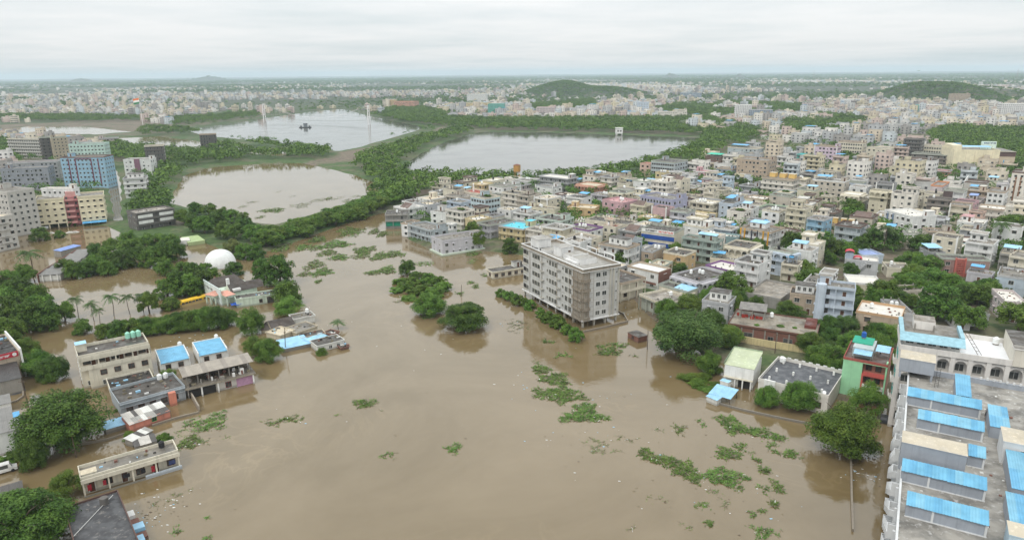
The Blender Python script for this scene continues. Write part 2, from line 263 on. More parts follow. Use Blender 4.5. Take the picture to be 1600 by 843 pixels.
TREES = [('very large dense tree in the bottom left corner beside the black flat roof', None, [(-86.9, 104.2, 17, 11, 'dark')]), ('small round tree on a bare trunk beside the cream clothes-line house', None, [(-88.5, 119.2, 7, 6.5, 'light')]), ('very large spreading tree between the flooded lane and the grey roof house', None, [(-101.5, 139.6, 20, 14, 'dark')]), ('slim dark tree on a tall visible trunk standing in the flooded lane', None, [(-102.1, 130.1, 6.5, 8, 'dark')]), ('dark round-crowned tree left of the cream balcony flats', None, [(-126.3, 174.8, 9, 8, 'dark')]), ('left one of two bushy trees behind the red sign house', 'two bushy trees behind the red sign house', [(-142.5, 188.4, 8, 8, 'light')]), ('right one of two bushy trees behind the red sign house', 'two bushy trees behind the red sign house', [(-133.9, 179.2, 9, 8, 'broad')]), ('pale airy tree at the edge of the flooded pond by the palms', None, [(-152.2, 221.5, 7, 8, 'light')]), ('round bright bush-like tree below the row of palms', None, [(-139.3, 209.7, 6.5, 6, 'broad')]), ('thin airy tree with see-through crown by the pond', None, [(-127.4, 229.3, 8, 9, 'light')]), ('young tree rising beside the yellow buses', None, [(-121.3, 232.6, 7, 6, 'broad')]), ('low spreading tree in front of the white dome', None, [(-115.8, 276.2, 9, 6.5, 'dark')]), ('tall dark tree behind the dark tiled house', None, [(-91.9, 261.1, 13, 13, 'dark')]), ('broad dark tree touching the dark tiled house roof', None, [(-99.5, 264.8, 10, 11, 'dark')]), ('lighter full-crowned tree right of the dark tiled house, at the water', None, [(-81.0, 237.1, 11, 11, 'broad')]), ('yellow-green bushy tree below the dark tiled house, at the water', None, [(-76.7, 224.0, 11, 8, 'light')]), ('round tree standing in flood in front of the pale green wall', None, [(-84.3, 209.0, 9, 10, 'broad')]), ('wide bushy tree in the flood left of the blue sheet roofs', None, [(-71.3, 186.9, 9, 8, 'broad')]), ('smaller bushy tree behind the wide bush in the flood', None, [(-76.4, 190.3, 7, 7, 'light')]), ('yellowish tree beside the white dome', None, [(-128.6, 308.2, 10, 9, 'yellow')]), ('round dark tree at the far tip of the flood island', None, [(-43.4, 274.0, 8, 7.5, 'dark')]), ('leafy tree at the near end of the flood island', None, [(-28.7, 225.4, 12, 9, 'broad')]), ('dome-shaped dark tree standing alone in the open flood', None, [(-15.8, 211.4, 16, 9.5, 'dark')]), ('tree with round crown in front of the lilac-grey banded house', None, [(-19.4, 330.5, 9, 10, 'broad')]), ('lighter tree at the water right of the lilac-grey plinth house', None, [(-15.8, 313.8, 8, 9, 'light')]), ('dark bushy tree below the yellow house with turquoise terrace', None, [(-0.8, 308.5, 9, 8, 'dark')]), ('slim tree at the back corner of the big flooded block', None, [(8.3, 287.2, 4.5, 9, 'broad')]), ('giant round-crowned tree at the flood edge right of the big block', None, [(50.1, 188.5, 22, 15, 'olive')]), ('smaller bright tree leaning from the giant tree', None, [(54.2, 175.3, 8, 8, 'broad')]), ('dark bush behind the green-roofed white house', None, [(64.3, 190.1, 6, 5, 'dark')]), ('small tree in front of the green-roofed white house, in the water', None, [(62.6, 155.2, 6.5, 7, 'broad')]), ('wide-leaved tree before the house with the dark parapet roof', None, [(69.8, 153.7, 10, 9, 'broad')]), ('large glossy tree over the end of the thin flooded wall', None, [(72.0, 133.9, 16, 13, 'broad')]), ('bright bush growing between blue roofs and junk-littered roof', None, [(-95.2, 175.0, 4.5, 3.5, 'light')]), ('second bush beside the white water tanks of the junk-littered roof', None, [(-97.3, 172.6, 3.5, 2.6, 'light')]), ('thin plant clump beside the shack behind the clothes-line house', None, [(-87.7, 141.6, 3.5, 3.2, 'light')]), ('round green bush on the water end of the clothes-line house', None, [(-79.3, 140.3, 4, 3.4, 'broad')]), ('bushy low hedge along the wall at the left edge above the van', 'hedge above the van', [(-109.8, 132.2, 5, 2.2, 'shrub'), (-109.2, 133.2, 5, 2.2, 'shrub'), (-108.7, 134.5, 4.5, 2.2, 'shrub')]), ('small bush in front of the blue roof half under water', None, [(-98.4, 155.5, 2, 1.6, 'light')]), ('small bush at the sunk white house with dark roof', None, [(-56.7, 190.4, 3.6, 3, 'light')]), ('tree behind the glossy tree, beside the mint and red house', None, [(85.0, 150.5, 9, 9, 'light')]), ('spreading tree between brick house and mint house', None, [(85.8, 174.6, 11, 8, 'broad')]), ('left one of two trees behind the mint and red house', 'two trees behind the mint and red house', [(96.7, 182.3, 9, 9, 'broad')]), ('right one of two trees behind the mint and red house', 'two trees behind the mint and red house', [(101.0, 177.7, 9, 10, 'broad')]), ('brownish thin tree below the ice-blue tower house', None, [(104.2, 202.2, 8, 6, 'olive')]), ('round tree over the stained white hall roof', None, [(79.4, 237.9, 14, 10, 'broad')]), ('left one of two big dark trees right of the ochre-pillared house', 'two big dark trees right of the ochre-pillared house', [(123.4, 292.9, 13, 12, 'dark')]), ('right one of two big dark trees right of the ochre-pillared house', 'two big dark trees right of the ochre-pillared house', [(130.1, 289.4, 13, 12, 'dark')]), ('small tree between cream arched house and ice-blue arched house', None, [(96.8, 261.5, 8, 7, 'broad')]), ('tree shading the cream house with lacy balcony rails', None, [(111.1, 246.9, 10, 9, 'broad')]), ('bright low tree between stained house and light grey house', None, [(60.3, 221.1, 11, 7, 'light')]), ('small dark tree behind the top corner of the big flooded block', None, [(45.1, 275.0, 8, 8, 'dark')]), ('tall coconut palm in front of the beige balconied house', None, [(168.1, 302.6, 11, 13, 'palm')]), ('palm rising out of the trees beside the teal house', None, [(219.8, 303.1, 9, 14, 'palm')]), ('palm by the white stained tree-side house near the tan block', None, [(141.3, 489.9, 8, 11, 'palm')]), ('palm in front of the peach-white villa', None, [(281.1, 471.1, 8, 14, 'palm')]), ('coconut palm by the grey-white apartment block, left', None, [(-198.7, 275.0, 11, 13, 'palm')]), ('half-drowned palm whose fronds stand just above the flood', None, [(-56.9, 211.8, 6, 3.5, 'palm')]), ('first coconut palm from the left in the row along the flooded pond', 'coconut palms along the flooded pond', [(-150.9, 226.6, 6, 8, 'palm')]), ('second coconut palm from the left in the row along the flooded pond', 'coconut palms along the flooded pond', [(-142.3, 221.2, 6, 8, 'palm')]), ('third coconut palm from the left in the row along the flooded pond', 'coconut palms along the flooded pond', [(-139.2, 219.3, 5, 6, 'palm')]), ('fourth coconut palm from the left in the row along the flooded pond', 'coconut palms along the flooded pond', [(-138.3, 226.3, 6.5, 9, 'palm')]), ('fifth coconut palm from the left in the row along the flooded pond', 'coconut palms along the flooded pond', [(-133.4, 227.5, 6, 8.5, 'palm')]), ('sixth coconut palm from the left in the row along the flooded pond', 'coconut palms along the flooded pond', [(-130.0, 230.1, 5.5, 8, 'palm')]), ('banana plant with drooping yellow-green leaves by the flooded grove', 'banana plants by the flooded grove', [(-173.9, 281.9, 5, 4, 'palm'), (-168.4, 284.7, 5, 4, 'palm'), (-181.5, 278.3, 4.5, 4, 'palm')]), ('round dark tree beside the big brown tan apartment block', None, [(154.7, 467.2, 14, 11, 'dark')]), ('round tree on the street in front of the windowless cream mall', None, [(353.9, 541.4, 11, 9, 'broad')]), ('tree in front of the blue-paned modern white house, left of it', None, [(190.6, 379.1, 12, 11, 'broad')]), ('left one of two dark trees below the lilac-pink apartments', 'two dark trees below the lilac-pink apartments', [(292.7, 608.9, 11, 10, 'dark')]), ('right one of two dark trees below the lilac-pink apartments', 'two dark trees below the lilac-pink apartments', [(303.0, 608.2, 10, 9, 'dark')]), ('small round tree below the salmon arched house', 'small trees below the salmon arched house', [(51.1, 429.0, 9, 7, 'broad'), (58.7, 428.7, 8, 6, 'broad')]), ('very large round tree in front of the white apartment block at right', 'large round trees by the white apartment block at right', [(236.0, 317.2, 17, 14, 'broad'), (240.7, 312.0, 16, 14, 'dark')]), ('dark tree standing left of the low white-roofed house', None, [(182.0, 297.5, 12, 9, 'dark')]), ('flat-topped spreading tree between small cream house and pink-brown building', 'flat-topped spreading trees by the pink-brown building', [(165.8, 275.1, 12, 7, 'broad'), (166.4, 265.6, 12, 8, 'broad')]), ('big tree before the yellow-rimmed white flat roof', None, [(129.9, 229.3, 11, 10, 'broad')]), ('huge dark tree behind the water-blue terrace of the white school', None, [(139.2, 212.9, 15, 12, 'dark')]), ('bushy tree beside the huge dark tree behind the school', None, [(143.3, 203.5, 11, 9, 'broad')]), ('bright bushy tree in the right margin behind the school', None, [(156.7, 199.8, 14, 11, 'light')]), ('leafy tree of the crowd around the flooded left lane', 'trees crowding the flooded left lane', [(-182.2, 235.6, 11, 9, 'broad'), (-174.3, 241.1, 10, 9, 'broad'), (-158.5, 201.3, 12, 10, 'broad'), (-196.9, 267.7, 9, 9, 'broad'), (-197.4, 259.1, 9, 9, 'broad'), (-162.3, 224.9, 10, 10, 'broad')]), ('dark tree of the crowd around the flooded left lane', 'trees crowding the flooded left lane', [(-182.4, 244.3, 11, 10, 'dark'), (-167.7, 218.7, 12, 11, 'dark'), (-157.5, 212.5, 12, 11, 'dark'), (-152.3, 214.1, 10, 10, 'dark')]), ('first tree from the left in the hedge-like row behind the cream flats', 'hedge-like tree row behind the cream balcony flats', [(-129.5, 206.6, 8, 6, 'broad')]), ('second tree from the left in the hedge-like row behind the cream flats', 'hedge-like tree row behind the cream balcony flats', [(-125.4, 206.5, 8, 6.5, 'dark')]), ('third tree from the left in the hedge-like row behind the cream flats', 'hedge-like tree row behind the cream balcony flats', [(-121.7, 207.0, 8, 7, 'broad')]), ('fourth tree from the left in the hedge-like row behind the cream flats', 'hedge-like tree row behind the cream balcony flats', [(-118.4, 208.1, 8, 7, 'dark')]), ('fifth tree from the left in the hedge-like row behind the cream flats', 'hedge-like tree row behind the cream balcony flats', [(-114.8, 209.1, 8, 7, 'broad')]), ('sixth tree from the left in the hedge-like row behind the cream flats', 'hedge-like tree row behind the cream balcony flats', [(-111.6, 210.8, 9, 7, 'broad')]), ('seventh tree from the left in the hedge-like row behind the cream flats', 'hedge-like tree row behind the cream balcony flats', [(-108.2, 211.9, 9, 7.5, 'dark')]), ('eighth tree from the left in the hedge-like row behind the cream flats', 'hedge-like tree row behind the cream balcony flats', [(-104.7, 212.9, 10, 8, 'broad')]), ('ninth tree from the left in the hedge-like row behind the cream flats', 'hedge-like tree row behind the cream balcony flats', [(-100.9, 213.4, 10, 9, 'broad')]), ('tenth tree from the left in the hedge-like row behind the cream flats', 'hedge-like tree row behind the cream balcony flats', [(-97.3, 214.0, 9, 9, 'dark')]), ('eleventh tree from the left in the hedge-like row behind the cream flats', 'hedge-like tree row behind the cream balcony flats', [(-95.0, 216.3, 8, 7, 'broad')]), ('leafy tree of the flooded grove between the pond and the unfinished white-panelled house', 'trees of the flooded grove', [(-187.6, 279.4, 8, 8, 'broad'), (-180.3, 273.5, 9, 9, 'broad'), (-176.1, 281.0, 10, 9, 'broad'), (-169.5, 277.9, 9, 8, 'broad'), (-177.6, 294.3, 11, 10, 'broad'), (-176.5, 309.8, 11, 10, 'broad'), (-157.0, 291.5, 11, 10, 'broad'), (-175.8, 321.9, 10, 9, 'broad'), (-168.3, 321.7, 10, 9, 'broad'), (-190.2, 332.8, 9, 8, 'broad'), (-164.5, 324.1, 9, 8, 'broad'), (-145.0, 277.1, 8, 8, 'broad')]), ('dark tree of the flooded grove between the pond and the unfinished white-panelled house', 'trees of the flooded grove', [(-177.4, 276.2, 9, 8, 'dark'), (-187.8, 302.2, 10, 9, 'dark'), (-168.9, 287.8, 10, 9, 'dark'), (-163.8, 293.8, 11, 10, 'dark'), (-153.8, 297.8, 11, 11, 'dark'), (-152.9, 304.4, 10, 10, 'dark')]), ('pale tree of the flooded grove between the pond and the unfinished white-panelled house', 'trees of the flooded grove', [(-188.7, 317.4, 9, 8, 'light')]), ('leafy tree of the cluster left of the dark tiled house', 'trees left of the dark tiled house', [(-129.8, 247.5, 10, 9, 'broad'), (-121.7, 248.8, 11, 10, 'broad'), (-118.3, 259.3, 9, 9, 'broad'), (-135.1, 273.1, 9, 8, 'broad'), (-125.2, 270.9, 8, 8, 'broad')]), ('dark tree of the cluster left of the dark tiled house', 'trees left of the dark tiled house', [(-127.6, 252.1, 10, 10, 'dark'), (-118.6, 251.9, 11, 10, 'dark'), (-128.7, 265.6, 9, 9, 'dark')]), ('leafy tree of the thick belt below the upper left pond', 'belt below the upper left pond', [(-181.0, 374.2, 10, 9, 'broad'), (-160.0, 351.3, 11, 10, 'broad'), (-144.5, 339.3, 10, 9, 'broad'), (-164.4, 383.7, 10, 8, 'broad'), (-138.9, 336.3, 11, 9, 'broad'), (-128.1, 333.2, 11, 9, 'broad'), (-120.3, 325.0, 10, 8, 'broad'), (-177.9, 398.8, 10, 8, 'broad'), (-155.7, 376.5, 10, 8, 'broad'), (-147.3, 372.8, 9, 7, 'broad'), (-121.5, 303.4, 9, 8, 'broad')]), ('dark tree of the thick belt below the upper left pond', 'belt below the upper left pond', [(-167.5, 354.6, 11, 9, 'dark'), (-156.4, 357.2, 11, 10, 'dark'), (-137.9, 347.6, 11, 9, 'dark'), (-185.6, 399.1, 10, 8, 'dark'), (-115.4, 300.9, 9, 8, 'dark')]), ('leafy tree at the foot of the yellow flats, in flood', 'bushes at the foot of the yellow flats', [(-240.5, 342.9, 10, 8, 'broad')]), ('dark tree at the foot of the yellow flats, in flood', 'bushes at the foot of the yellow flats', [(-245.0, 376.8, 6, 6, 'dark')]), ('bushy tree at the foot of the yellow flats, in flood', 'bushes at the foot of the yellow flats', [(-233.9, 348.3, 6, 4.5, 'shrub')]), ('pale shrub of the thicket on the flood island', 'shrubs on the flood island', [(-26.6, 252.5, 7, 4.5, 'light'), (-38.3, 241.9, 7, 2.5, 'light'), (-28.7, 244.6, 8, 5, 'light')]), ('bushy shrub of the thicket on the flood island', 'shrubs on the flood island', [(-44.7, 261.4, 6, 3, 'shrub'), (-41.1, 254.5, 7, 4, 'shrub'), (-39.1, 259.5, 7, 4.5, 'shrub'), (-37.2, 264.7, 8, 5, 'shrub'), (-33.0, 261.0, 8, 5, 'shrub'), (-28.7, 259.2, 7, 4.5, 'shrub'), (-36.4, 248.7, 7, 4, 'shrub'), (-44.4, 250.6, 6, 2.5, 'shrub'), (-32.9, 247.8, 8, 5, 'shrub')]), ('first round shrub from the left in the row along the big flooded block', 'shrub row along the big flooded block', [(-4.1, 244.7, 5, 3.5, 'shrub')]), ('second round shrub from the left in the row along the big flooded block', 'shrub row along the big flooded block', [(-0.8, 240.8, 6, 4, 'shrub')]), ('third round shrub from the left in the row along the big flooded block', 'shrub row along the big flooded block', [(2.4, 234.9, 6.5, 4.5, 'shrub')]), ('fourth round shrub from the left in the row along the big flooded block', 'shrub row along the big flooded block', [(6.4, 229.9, 5, 4, 'shrub')]), ('fifth round shrub from the left in the row along the big flooded block', 'shrub row along the big flooded block', [(9.7, 221.8, 4.5, 4, 'shrub')]), ('sixth round shrub from the left in the row along the big flooded block', 'shrub row along the big flooded block', [(12.0, 216.7, 6, 5, 'shrub')]), ('seventh round shrub from the left in the row along the big flooded block', 'shrub row along the big flooded block', [(14.5, 211.8, 6, 5, 'shrub')]), ('eighth round shrub from the left in the row along the big flooded block', 'shrub row along the big flooded block', [(17.4, 205.9, 4.5, 4, 'shrub')]), ('ninth round shrub from the left in the row along the big flooded block', 'shrub row along the big flooded block', [(19.5, 199.8, 5.5, 5, 'shrub')]), ('leafy tree shading the lane behind the light grey red-arched house', 'lane trees around the tall coconut palm', [(143.7, 285.8, 9, 9, 'broad')]), ('dark tree shading the lane behind the light grey red-arched house', 'lane trees around the tall coconut palm', [(137.6, 288.1, 11, 10, 'dark'), (152.9, 294.1, 8, 9, 'dark'), (164.4, 305.0, 10, 10, 'dark'), (173.3, 304.7, 10, 10, 'dark')]), ('leafy tree of the shady lane by the pink-brown building', 'trees of the shady lanes at right', [(238.9, 424.4, 12, 11, 'broad'), (158.3, 247.1, 11, 8, 'broad'), (161.2, 242.3, 12, 8, 'broad'), (160.3, 232.0, 11, 7, 'broad'), (162.1, 227.8, 11, 8, 'broad'), (199.4, 290.3, 9, 6, 'broad'), (205.4, 290.1, 9, 6, 'broad'), (207.3, 285.8, 9, 7, 'broad'), (208.8, 279.6, 9, 7, 'broad'), (185.9, 246.3, 8, 6, 'broad'), (147.4, 239.7, 9, 8, 'broad')]), ('dark tree of the shady lane by the pink-brown building', 'trees of the shady lanes at right', [(247.4, 424.0, 12, 11, 'dark'), (173.4, 239.0, 8, 6, 'dark')]), ('pale weedy shrub on the flooded bank below the giant tree', 'weedy shrubs below the giant tree', [(47.3, 171.2, 6, 2.5, 'light'), (49.2, 167.2, 6, 2.5, 'light'), (51.6, 171.2, 5, 2.5, 'light'), (51.1, 164.1, 6, 2, 'light'), (53.9, 167.1, 5, 2, 'light')]), ('low bushy tree on the narrow embankment between pond and flood', 'bushes on the narrow embankment', [(-118.0, 322.9, 12.4, 7.9, 'broad'), (-115.1, 327.1, 10.7, 6.1, 'shrub'), (-117.0, 329.7, 10.7, 7.1, 'shrub'), (-115.8, 332.5, 10.8, 7.8, 'light'), (-113.5, 339.6, 10.4, 7.2, 'shrub'), (-112.2, 344.7, 10.0, 7.5, 'shrub'), (-107.0, 345.5, 12.9, 7.1, 'shrub'), (-108.9, 353.1, 10.6, 7.9, 'light'), (-106.8, 354.2, 10.5, 6.3, 'broad'), (-105.1, 360.7, 11.8, 7.2, 'broad'), (-104.9, 362.5, 10.9, 7.4, 'shrub'), (-100.6, 368.2, 10.2, 8.0, 'broad'), (-96.1, 370.3, 11.2, 7.1, 'light'), (-96.9, 375.3, 10.0, 6.1, 'shrub'), (-93.4, 381.1, 10.4, 6.5, 'light'), (-92.6, 382.0, 11.6, 7.6, 'broad'), (-90.0, 388.3, 11.1, 6.6, 'light'), (-86.9, 389.1, 11.0, 7.2, 'shrub'), (-88.5, 397.5, 11.6, 6.6, 'broad'), (-87.3, 401.1, 11.9, 7.4, 'broad'), (-82.5, 402.2, 10.1, 8.0, 'light'), (-85.9, 409.3, 11.0, 6.5, 'light'), (-84.0, 414.7, 11.9, 7.6, 'broad'), (-79.3, 414.8, 12.2, 7.9, 'light'), (-81.8, 420.6, 10.4, 7.7, 'broad'), (-80.4, 427.3, 11.9, 6.3, 'light'), (-75.1, 430.4, 11.0, 6.5, 'light'), (-76.8, 432.0, 11.1, 8.0, 'shrub'), (-74.5, 438.1, 11.0, 6.2, 'broad'), (-73.9, 442.6, 11.5, 6.1, 'broad'), (-71.8, 447.5, 12.3, 6.7, 'broad'), (-69.9, 449.8, 12.9, 7.4, 'broad'), (-69.7, 455.7, 10.0, 7.1, 'broad'), (-70.1, 458.5, 10.9, 7.0, 'broad')]), ('low bushy tree on the narrow embankment between pond and flood', 'bushes on the narrow embankment', [(-121.3, 335.7, 12.2, 7.7, 'broad'), (-115.7, 337.7, 12.6, 6.9, 'broad'), (-112.8, 343.9, 11.6, 6.3, 'broad'), (-110.7, 348.3, 12.1, 7.4, 'broad'), (-113.0, 354.8, 11.7, 7.3, 'broad'), (-110.9, 358.6, 12.6, 6.5, 'broad'), (-110.0, 363.7, 11.9, 6.4, 'shrub'), (-106.4, 366.0, 11.4, 6.5, 'broad'), (-103.7, 371.3, 12.9, 7.0, 'broad'), (-104.6, 377.5, 12.0, 6.1, 'shrub'), (-103.6, 385.1, 10.0, 6.8, 'broad'), (-98.5, 389.7, 12.1, 7.1, 'broad'), (-98.1, 391.6, 10.9, 7.0, 'broad'), (-94.0, 399.0, 11.3, 7.6, 'broad'), (-94.5, 400.4, 11.1, 7.0, 'shrub'), (-90.4, 407.6, 11.1, 7.8, 'broad'), (-92.3, 411.3, 12.7, 7.1, 'broad'), (-90.0, 419.2, 11.1, 6.9, 'shrub'), (-89.6, 422.2, 12.1, 6.8, 'shrub'), (-88.1, 426.1, 12.9, 7.0, 'broad'), (-89.9, 434.6, 10.9, 7.9, 'shrub'), (-86.6, 435.6, 11.9, 6.9, 'broad'), (-87.8, 440.8, 11.2, 7.0, 'broad'), (-85.7, 447.5, 10.1, 7.0, 'shrub')])]
WEEDS = [('long green weed raft below the houses at right, nearest the wall', None, [(50.8, 146.5, 2.3, 4.3, 1), (52.9, 143.8, 2.6, 2.2, 1), (56.1, 142.4, 2.6, 1.9, 1), (59.2, 140.5, 1.9, 1.6, 0.9), (60.6, 139.2, 1.4, 1.1, 0.8)]), ('large sickle-shaped green weed raft in the open flood', None, [(28.9, 133.8, 1.5, 2.1, 1), (31.1, 131.1, 2.7, 1.6, 1), (33.8, 129.7, 2.4, 1.8, 1), (35.8, 127.0, 2.6, 3.3, 1), (36.8, 123.9, 1.4, 2.1, 0.9)]), ('oval green weed raft between the sickle-shaped raft and scattered tufts', None, [(42.4, 124.3, 3.4, 3.2, 1), (45.5, 124.3, 2.3, 2.2, 0.8), (47.1, 123.7, 1.1, 0.9, 0.6)]), ('rounded green weed raft with a tail of tufts', None, [(46.5, 133.1, 2.5, 2.4, 1), (50.2, 136.1, 1.4, 1.8, 0.7), (51.8, 134.5, 1.2, 1.7, 0.4)]), ('upper green weed raft of the three stacked rafts', None, [(8.0, 178.0, 2.6, 3.0, 0.9), (6.7, 183.5, 1.2, 1.6, 0.4), (11.3, 171.9, 3.7, 3.6, 1), (13.5, 169.0, 2.2, 1.6, 0.6)]), ('middle green weed raft of the three stacked rafts', None, [(7.4, 163.6, 2.4, 3.3, 0.7), (11.6, 162.4, 3.8, 4.6, 1), (16.3, 161.3, 2.8, 2.8, 0.7)]), ('lowest green weed raft of the three stacked rafts', None, [(17.8, 153.7, 2.7, 4.2, 1), (15.2, 150.0, 4.0, 2.2, 1), (20.5, 149.9, 2.4, 2.1, 0.9)]), ('twiggy grey-green debris raft with pale litter', None, [(19.0, 137.5, 2.8, 3.2, 0.35), (19.6, 134.5, 3.7, 1.1, 0.4)]), ('thin drift of twigs right of the twiggy debris raft', None, [(25.3, 139.8, 2.5, 1.8, 0.3)]), ('small weed tuft in open water, alone in mid flood', None, [(-13.3, 136.5, 1.6, 2.2, 0.8)]), ('small scattered green tuft in the lower right flood', 'scattered tufts in the lower right flood', [(52.4, 126.8, 1.2, 1.6, 0.9), (51.9, 130.3, 0.8, 1.1, 0.8), (57.3, 135.3, 1.3, 2.8, 0.5), (60.2, 132.7, 1.8, 1.7, 0.9), (52.7, 120.4, 1.0, 2.5, 0.9), (49.7, 119.8, 1.3, 1.8, 0.5), (49.9, 114.9, 0.9, 1.1, 0.9), (44.7, 111.7, 0.7, 1.2, 0.7), (47.0, 112.8, 0.8, 0.8, 0.7), (35.9, 109.1, 0.8, 1.0, 0.9), (36.0, 114.4, 1.4, 1.3, 0.7), (27.6, 116.8, 2.0, 1.3, 0.3), (44.6, 120.5, 1.4, 1.4, 0.6), (40.5, 115.3, 1.1, 1.7, 0.4), (39.7, 119.0, 1.7, 2.0, 0.35), (38.7, 144.1, 1.4, 2.7, 0.5), (44.7, 147.0, 0.9, 2.0, 0.5), (34.4, 143.9, 1.9, 1.1, 0.3), (45.2, 106.4, 2.5, 1.9, 0.6), (21.6, 108.4, 1.3, 1.0, 0.4), (31.5, 108.3, 1.3, 1.3, 0.3), (43.9, 107.2, 1.5, 1.4, 0.4)]), ('pale broken weed raft by the lower left houses, clump nearest the house corner', None, [(-73.4, 139.7, 2.5, 3.1, 0.8), (-70.7, 139.7, 2.5, 0.9, 0.3)]), ('pale broken weed raft by the lower left houses, larger upper clump', None, [(-72.2, 149.4, 3.3, 4.6, 0.7), (-77.3, 149.0, 1.9, 2.6, 0.5), (-72.9, 145.8, 1.3, 1.5, 0.5), (-77.0, 144.4, 1.7, 1.9, 0.35), (-66.5, 141.9, 1.2, 0.9, 0.3)]), ('thin curved weed streak left of centre, like a moustache', None, [(-57.0, 149.1, 2.4, 1.9, 0.5), (-53.9, 150.4, 3.1, 2.2, 0.5)]), ('small green weed streak left of centre, farther out', None, [(-37.5, 158.6, 2.9, 2.1, 0.9)]), ('scrap of weeds at the left bottom of the open flood', 'scraps of weeds in the lower flood', [(-27.4, 133.5, 1.8, 1.2, 0.5), (-57.9, 112.8, 0.6, 1.1, 0.6), (-61.7, 108.7, 1.2, 1.3, 0.5), (-55.9, 106.2, 2.0, 0.7, 0.5), (-43.1, 152.9, 0.6, 0.8, 0.5), (-32.9, 155.3, 0.8, 1.4, 0.2)]), ('litter-strewn twig drift along the lower left houses', None, [(-68.5, 117.1, 2.5, 1.5, 0.25), (-66.8, 119.6, 1.8, 1.5, 0.25), (-65.2, 120.2, 0.8, 1.4, 0.4), (-69.0, 116.0, 1.8, 2.0, 0.2)]), ('pale tuft raft near the yellow house and island', None, [(1.7, 213.5, 4.0, 6.4, 0.35)]), ('weed fringe in front of the small brick hut', 'weed fringe before the brick hut', [(28.2, 190.1, 3.3, 2.6, 0.9), (31.6, 194.6, 3.3, 3.6, 0.6), (14.9, 187.9, 2.7, 2.2, 0.5), (26.6, 194.4, 1.1, 3.0, 0.6), (10.1, 199.3, 1.1, 1.8, 0.7), (12.3, 198.5, 0.9, 1.2, 0.7), (35.7, 187.9, 1.0, 1.4, 0.5)]), ('weed raft in the upper flood below the embankment', 'weed rafts in the upper flood below the embankment', [(-97.9, 338.2, 4.2, 7.0, 0.9), (-100.5, 322.0, 3.3, 6.4, 0.8), (-93.0, 321.2, 4.4, 5.1, 0.7), (-110.0, 320.9, 3.3, 9.0, 0.7), (-85.8, 327.6, 6.7, 7.2, 0.9), (-85.7, 311.3, 4.3, 6.0, 0.8), (-78.4, 302.9, 4.2, 5.1, 0.9), (-86.3, 290.3, 3.7, 7.9, 0.7), (-79.7, 278.9, 3.9, 6.3, 0.9), (-85.9, 276.1, 3.2, 3.3, 0.7), (-77.8, 265.6, 1.1, 3.1, 0.9), (-69.5, 315.0, 4.7, 8.5, 0.9), (-60.4, 304.1, 3.5, 7.3, 0.8), (-54.4, 307.5, 4.9, 5.7, 0.8), (-69.3, 303.9, 4.2, 3.9, 0.6), (-53.2, 280.8, 3.9, 5.8, 0.9), (-58.4, 277.5, 2.9, 3.3, 0.8), (-86.7, 356.1, 3.2, 11.6, 0.8), (-81.5, 354.1, 4.0, 9.8, 0.5), (-72.6, 355.5, 2.4, 6.8, 0.8), (-67.0, 349.2, 2.4, 6.5, 0.9), (-91.2, 358.1, 1.8, 4.6, 0.5)]), ('weed patch drifting in the upper left pond', 'weed patches in the upper left pond', [(-169.9, 430.8, 3.1, 10.3, 0.6), (-169.9, 446.8, 4.0, 9.7, 0.5), (-146.9, 396.5, 2.5, 8.7, 0.7), (-146.7, 417.3, 8.5, 12.8, 0.9), (-133.6, 433.2, 6.9, 18.3, 0.6), (-128.4, 451.4, 4.1, 13.4, 0.5), (-122.6, 456.9, 2.7, 13.6, 0.7), (-117.3, 455.5, 2.3, 8.5, 0.6), (-108.4, 449.3, 2.6, 14.4, 0.6), (-114.6, 461.1, 2.5, 8.7, 0.4), (-105.3, 465.4, 4.2, 8.8, 0.5), (-165.5, 485.3, 2.4, 9.8, 0.3), (-150.2, 467.7, 2.7, 7.8, 0.4)]), ('small drift near the thin wooden pole in the flood', 'drifts near the thin wooden pole', [(-16.5, 262.0, 1.4, 1.9, 0.7), (-14.3, 257.0, 1.2, 2.7, 0.7), (-19.8, 247.9, 1.6, 2.3, 0.6)]), ('bright tuft at the foot of the island trees', 'tufts at the foot of the island', [(-29.0, 223.1, 2.0, 2.8, 0.8), (-40.2, 243.3, 2.5, 7.0, 0.35), (-42.0, 238.7, 1.7, 1.9, 0.4)]), ('weeds growing at the end of the street by the lilac-grey house', 'weeds at the end of the street by the lilac-grey house', [(-18.2, 307.9, 3.2, 4.7, 0.8), (-17.6, 294.8, 1.8, 5.1, 0.5), (-39.2, 290.8, 5.0, 3.8, 0.5), (-11.2, 272.3, 1.7, 2.3, 0.7)])]
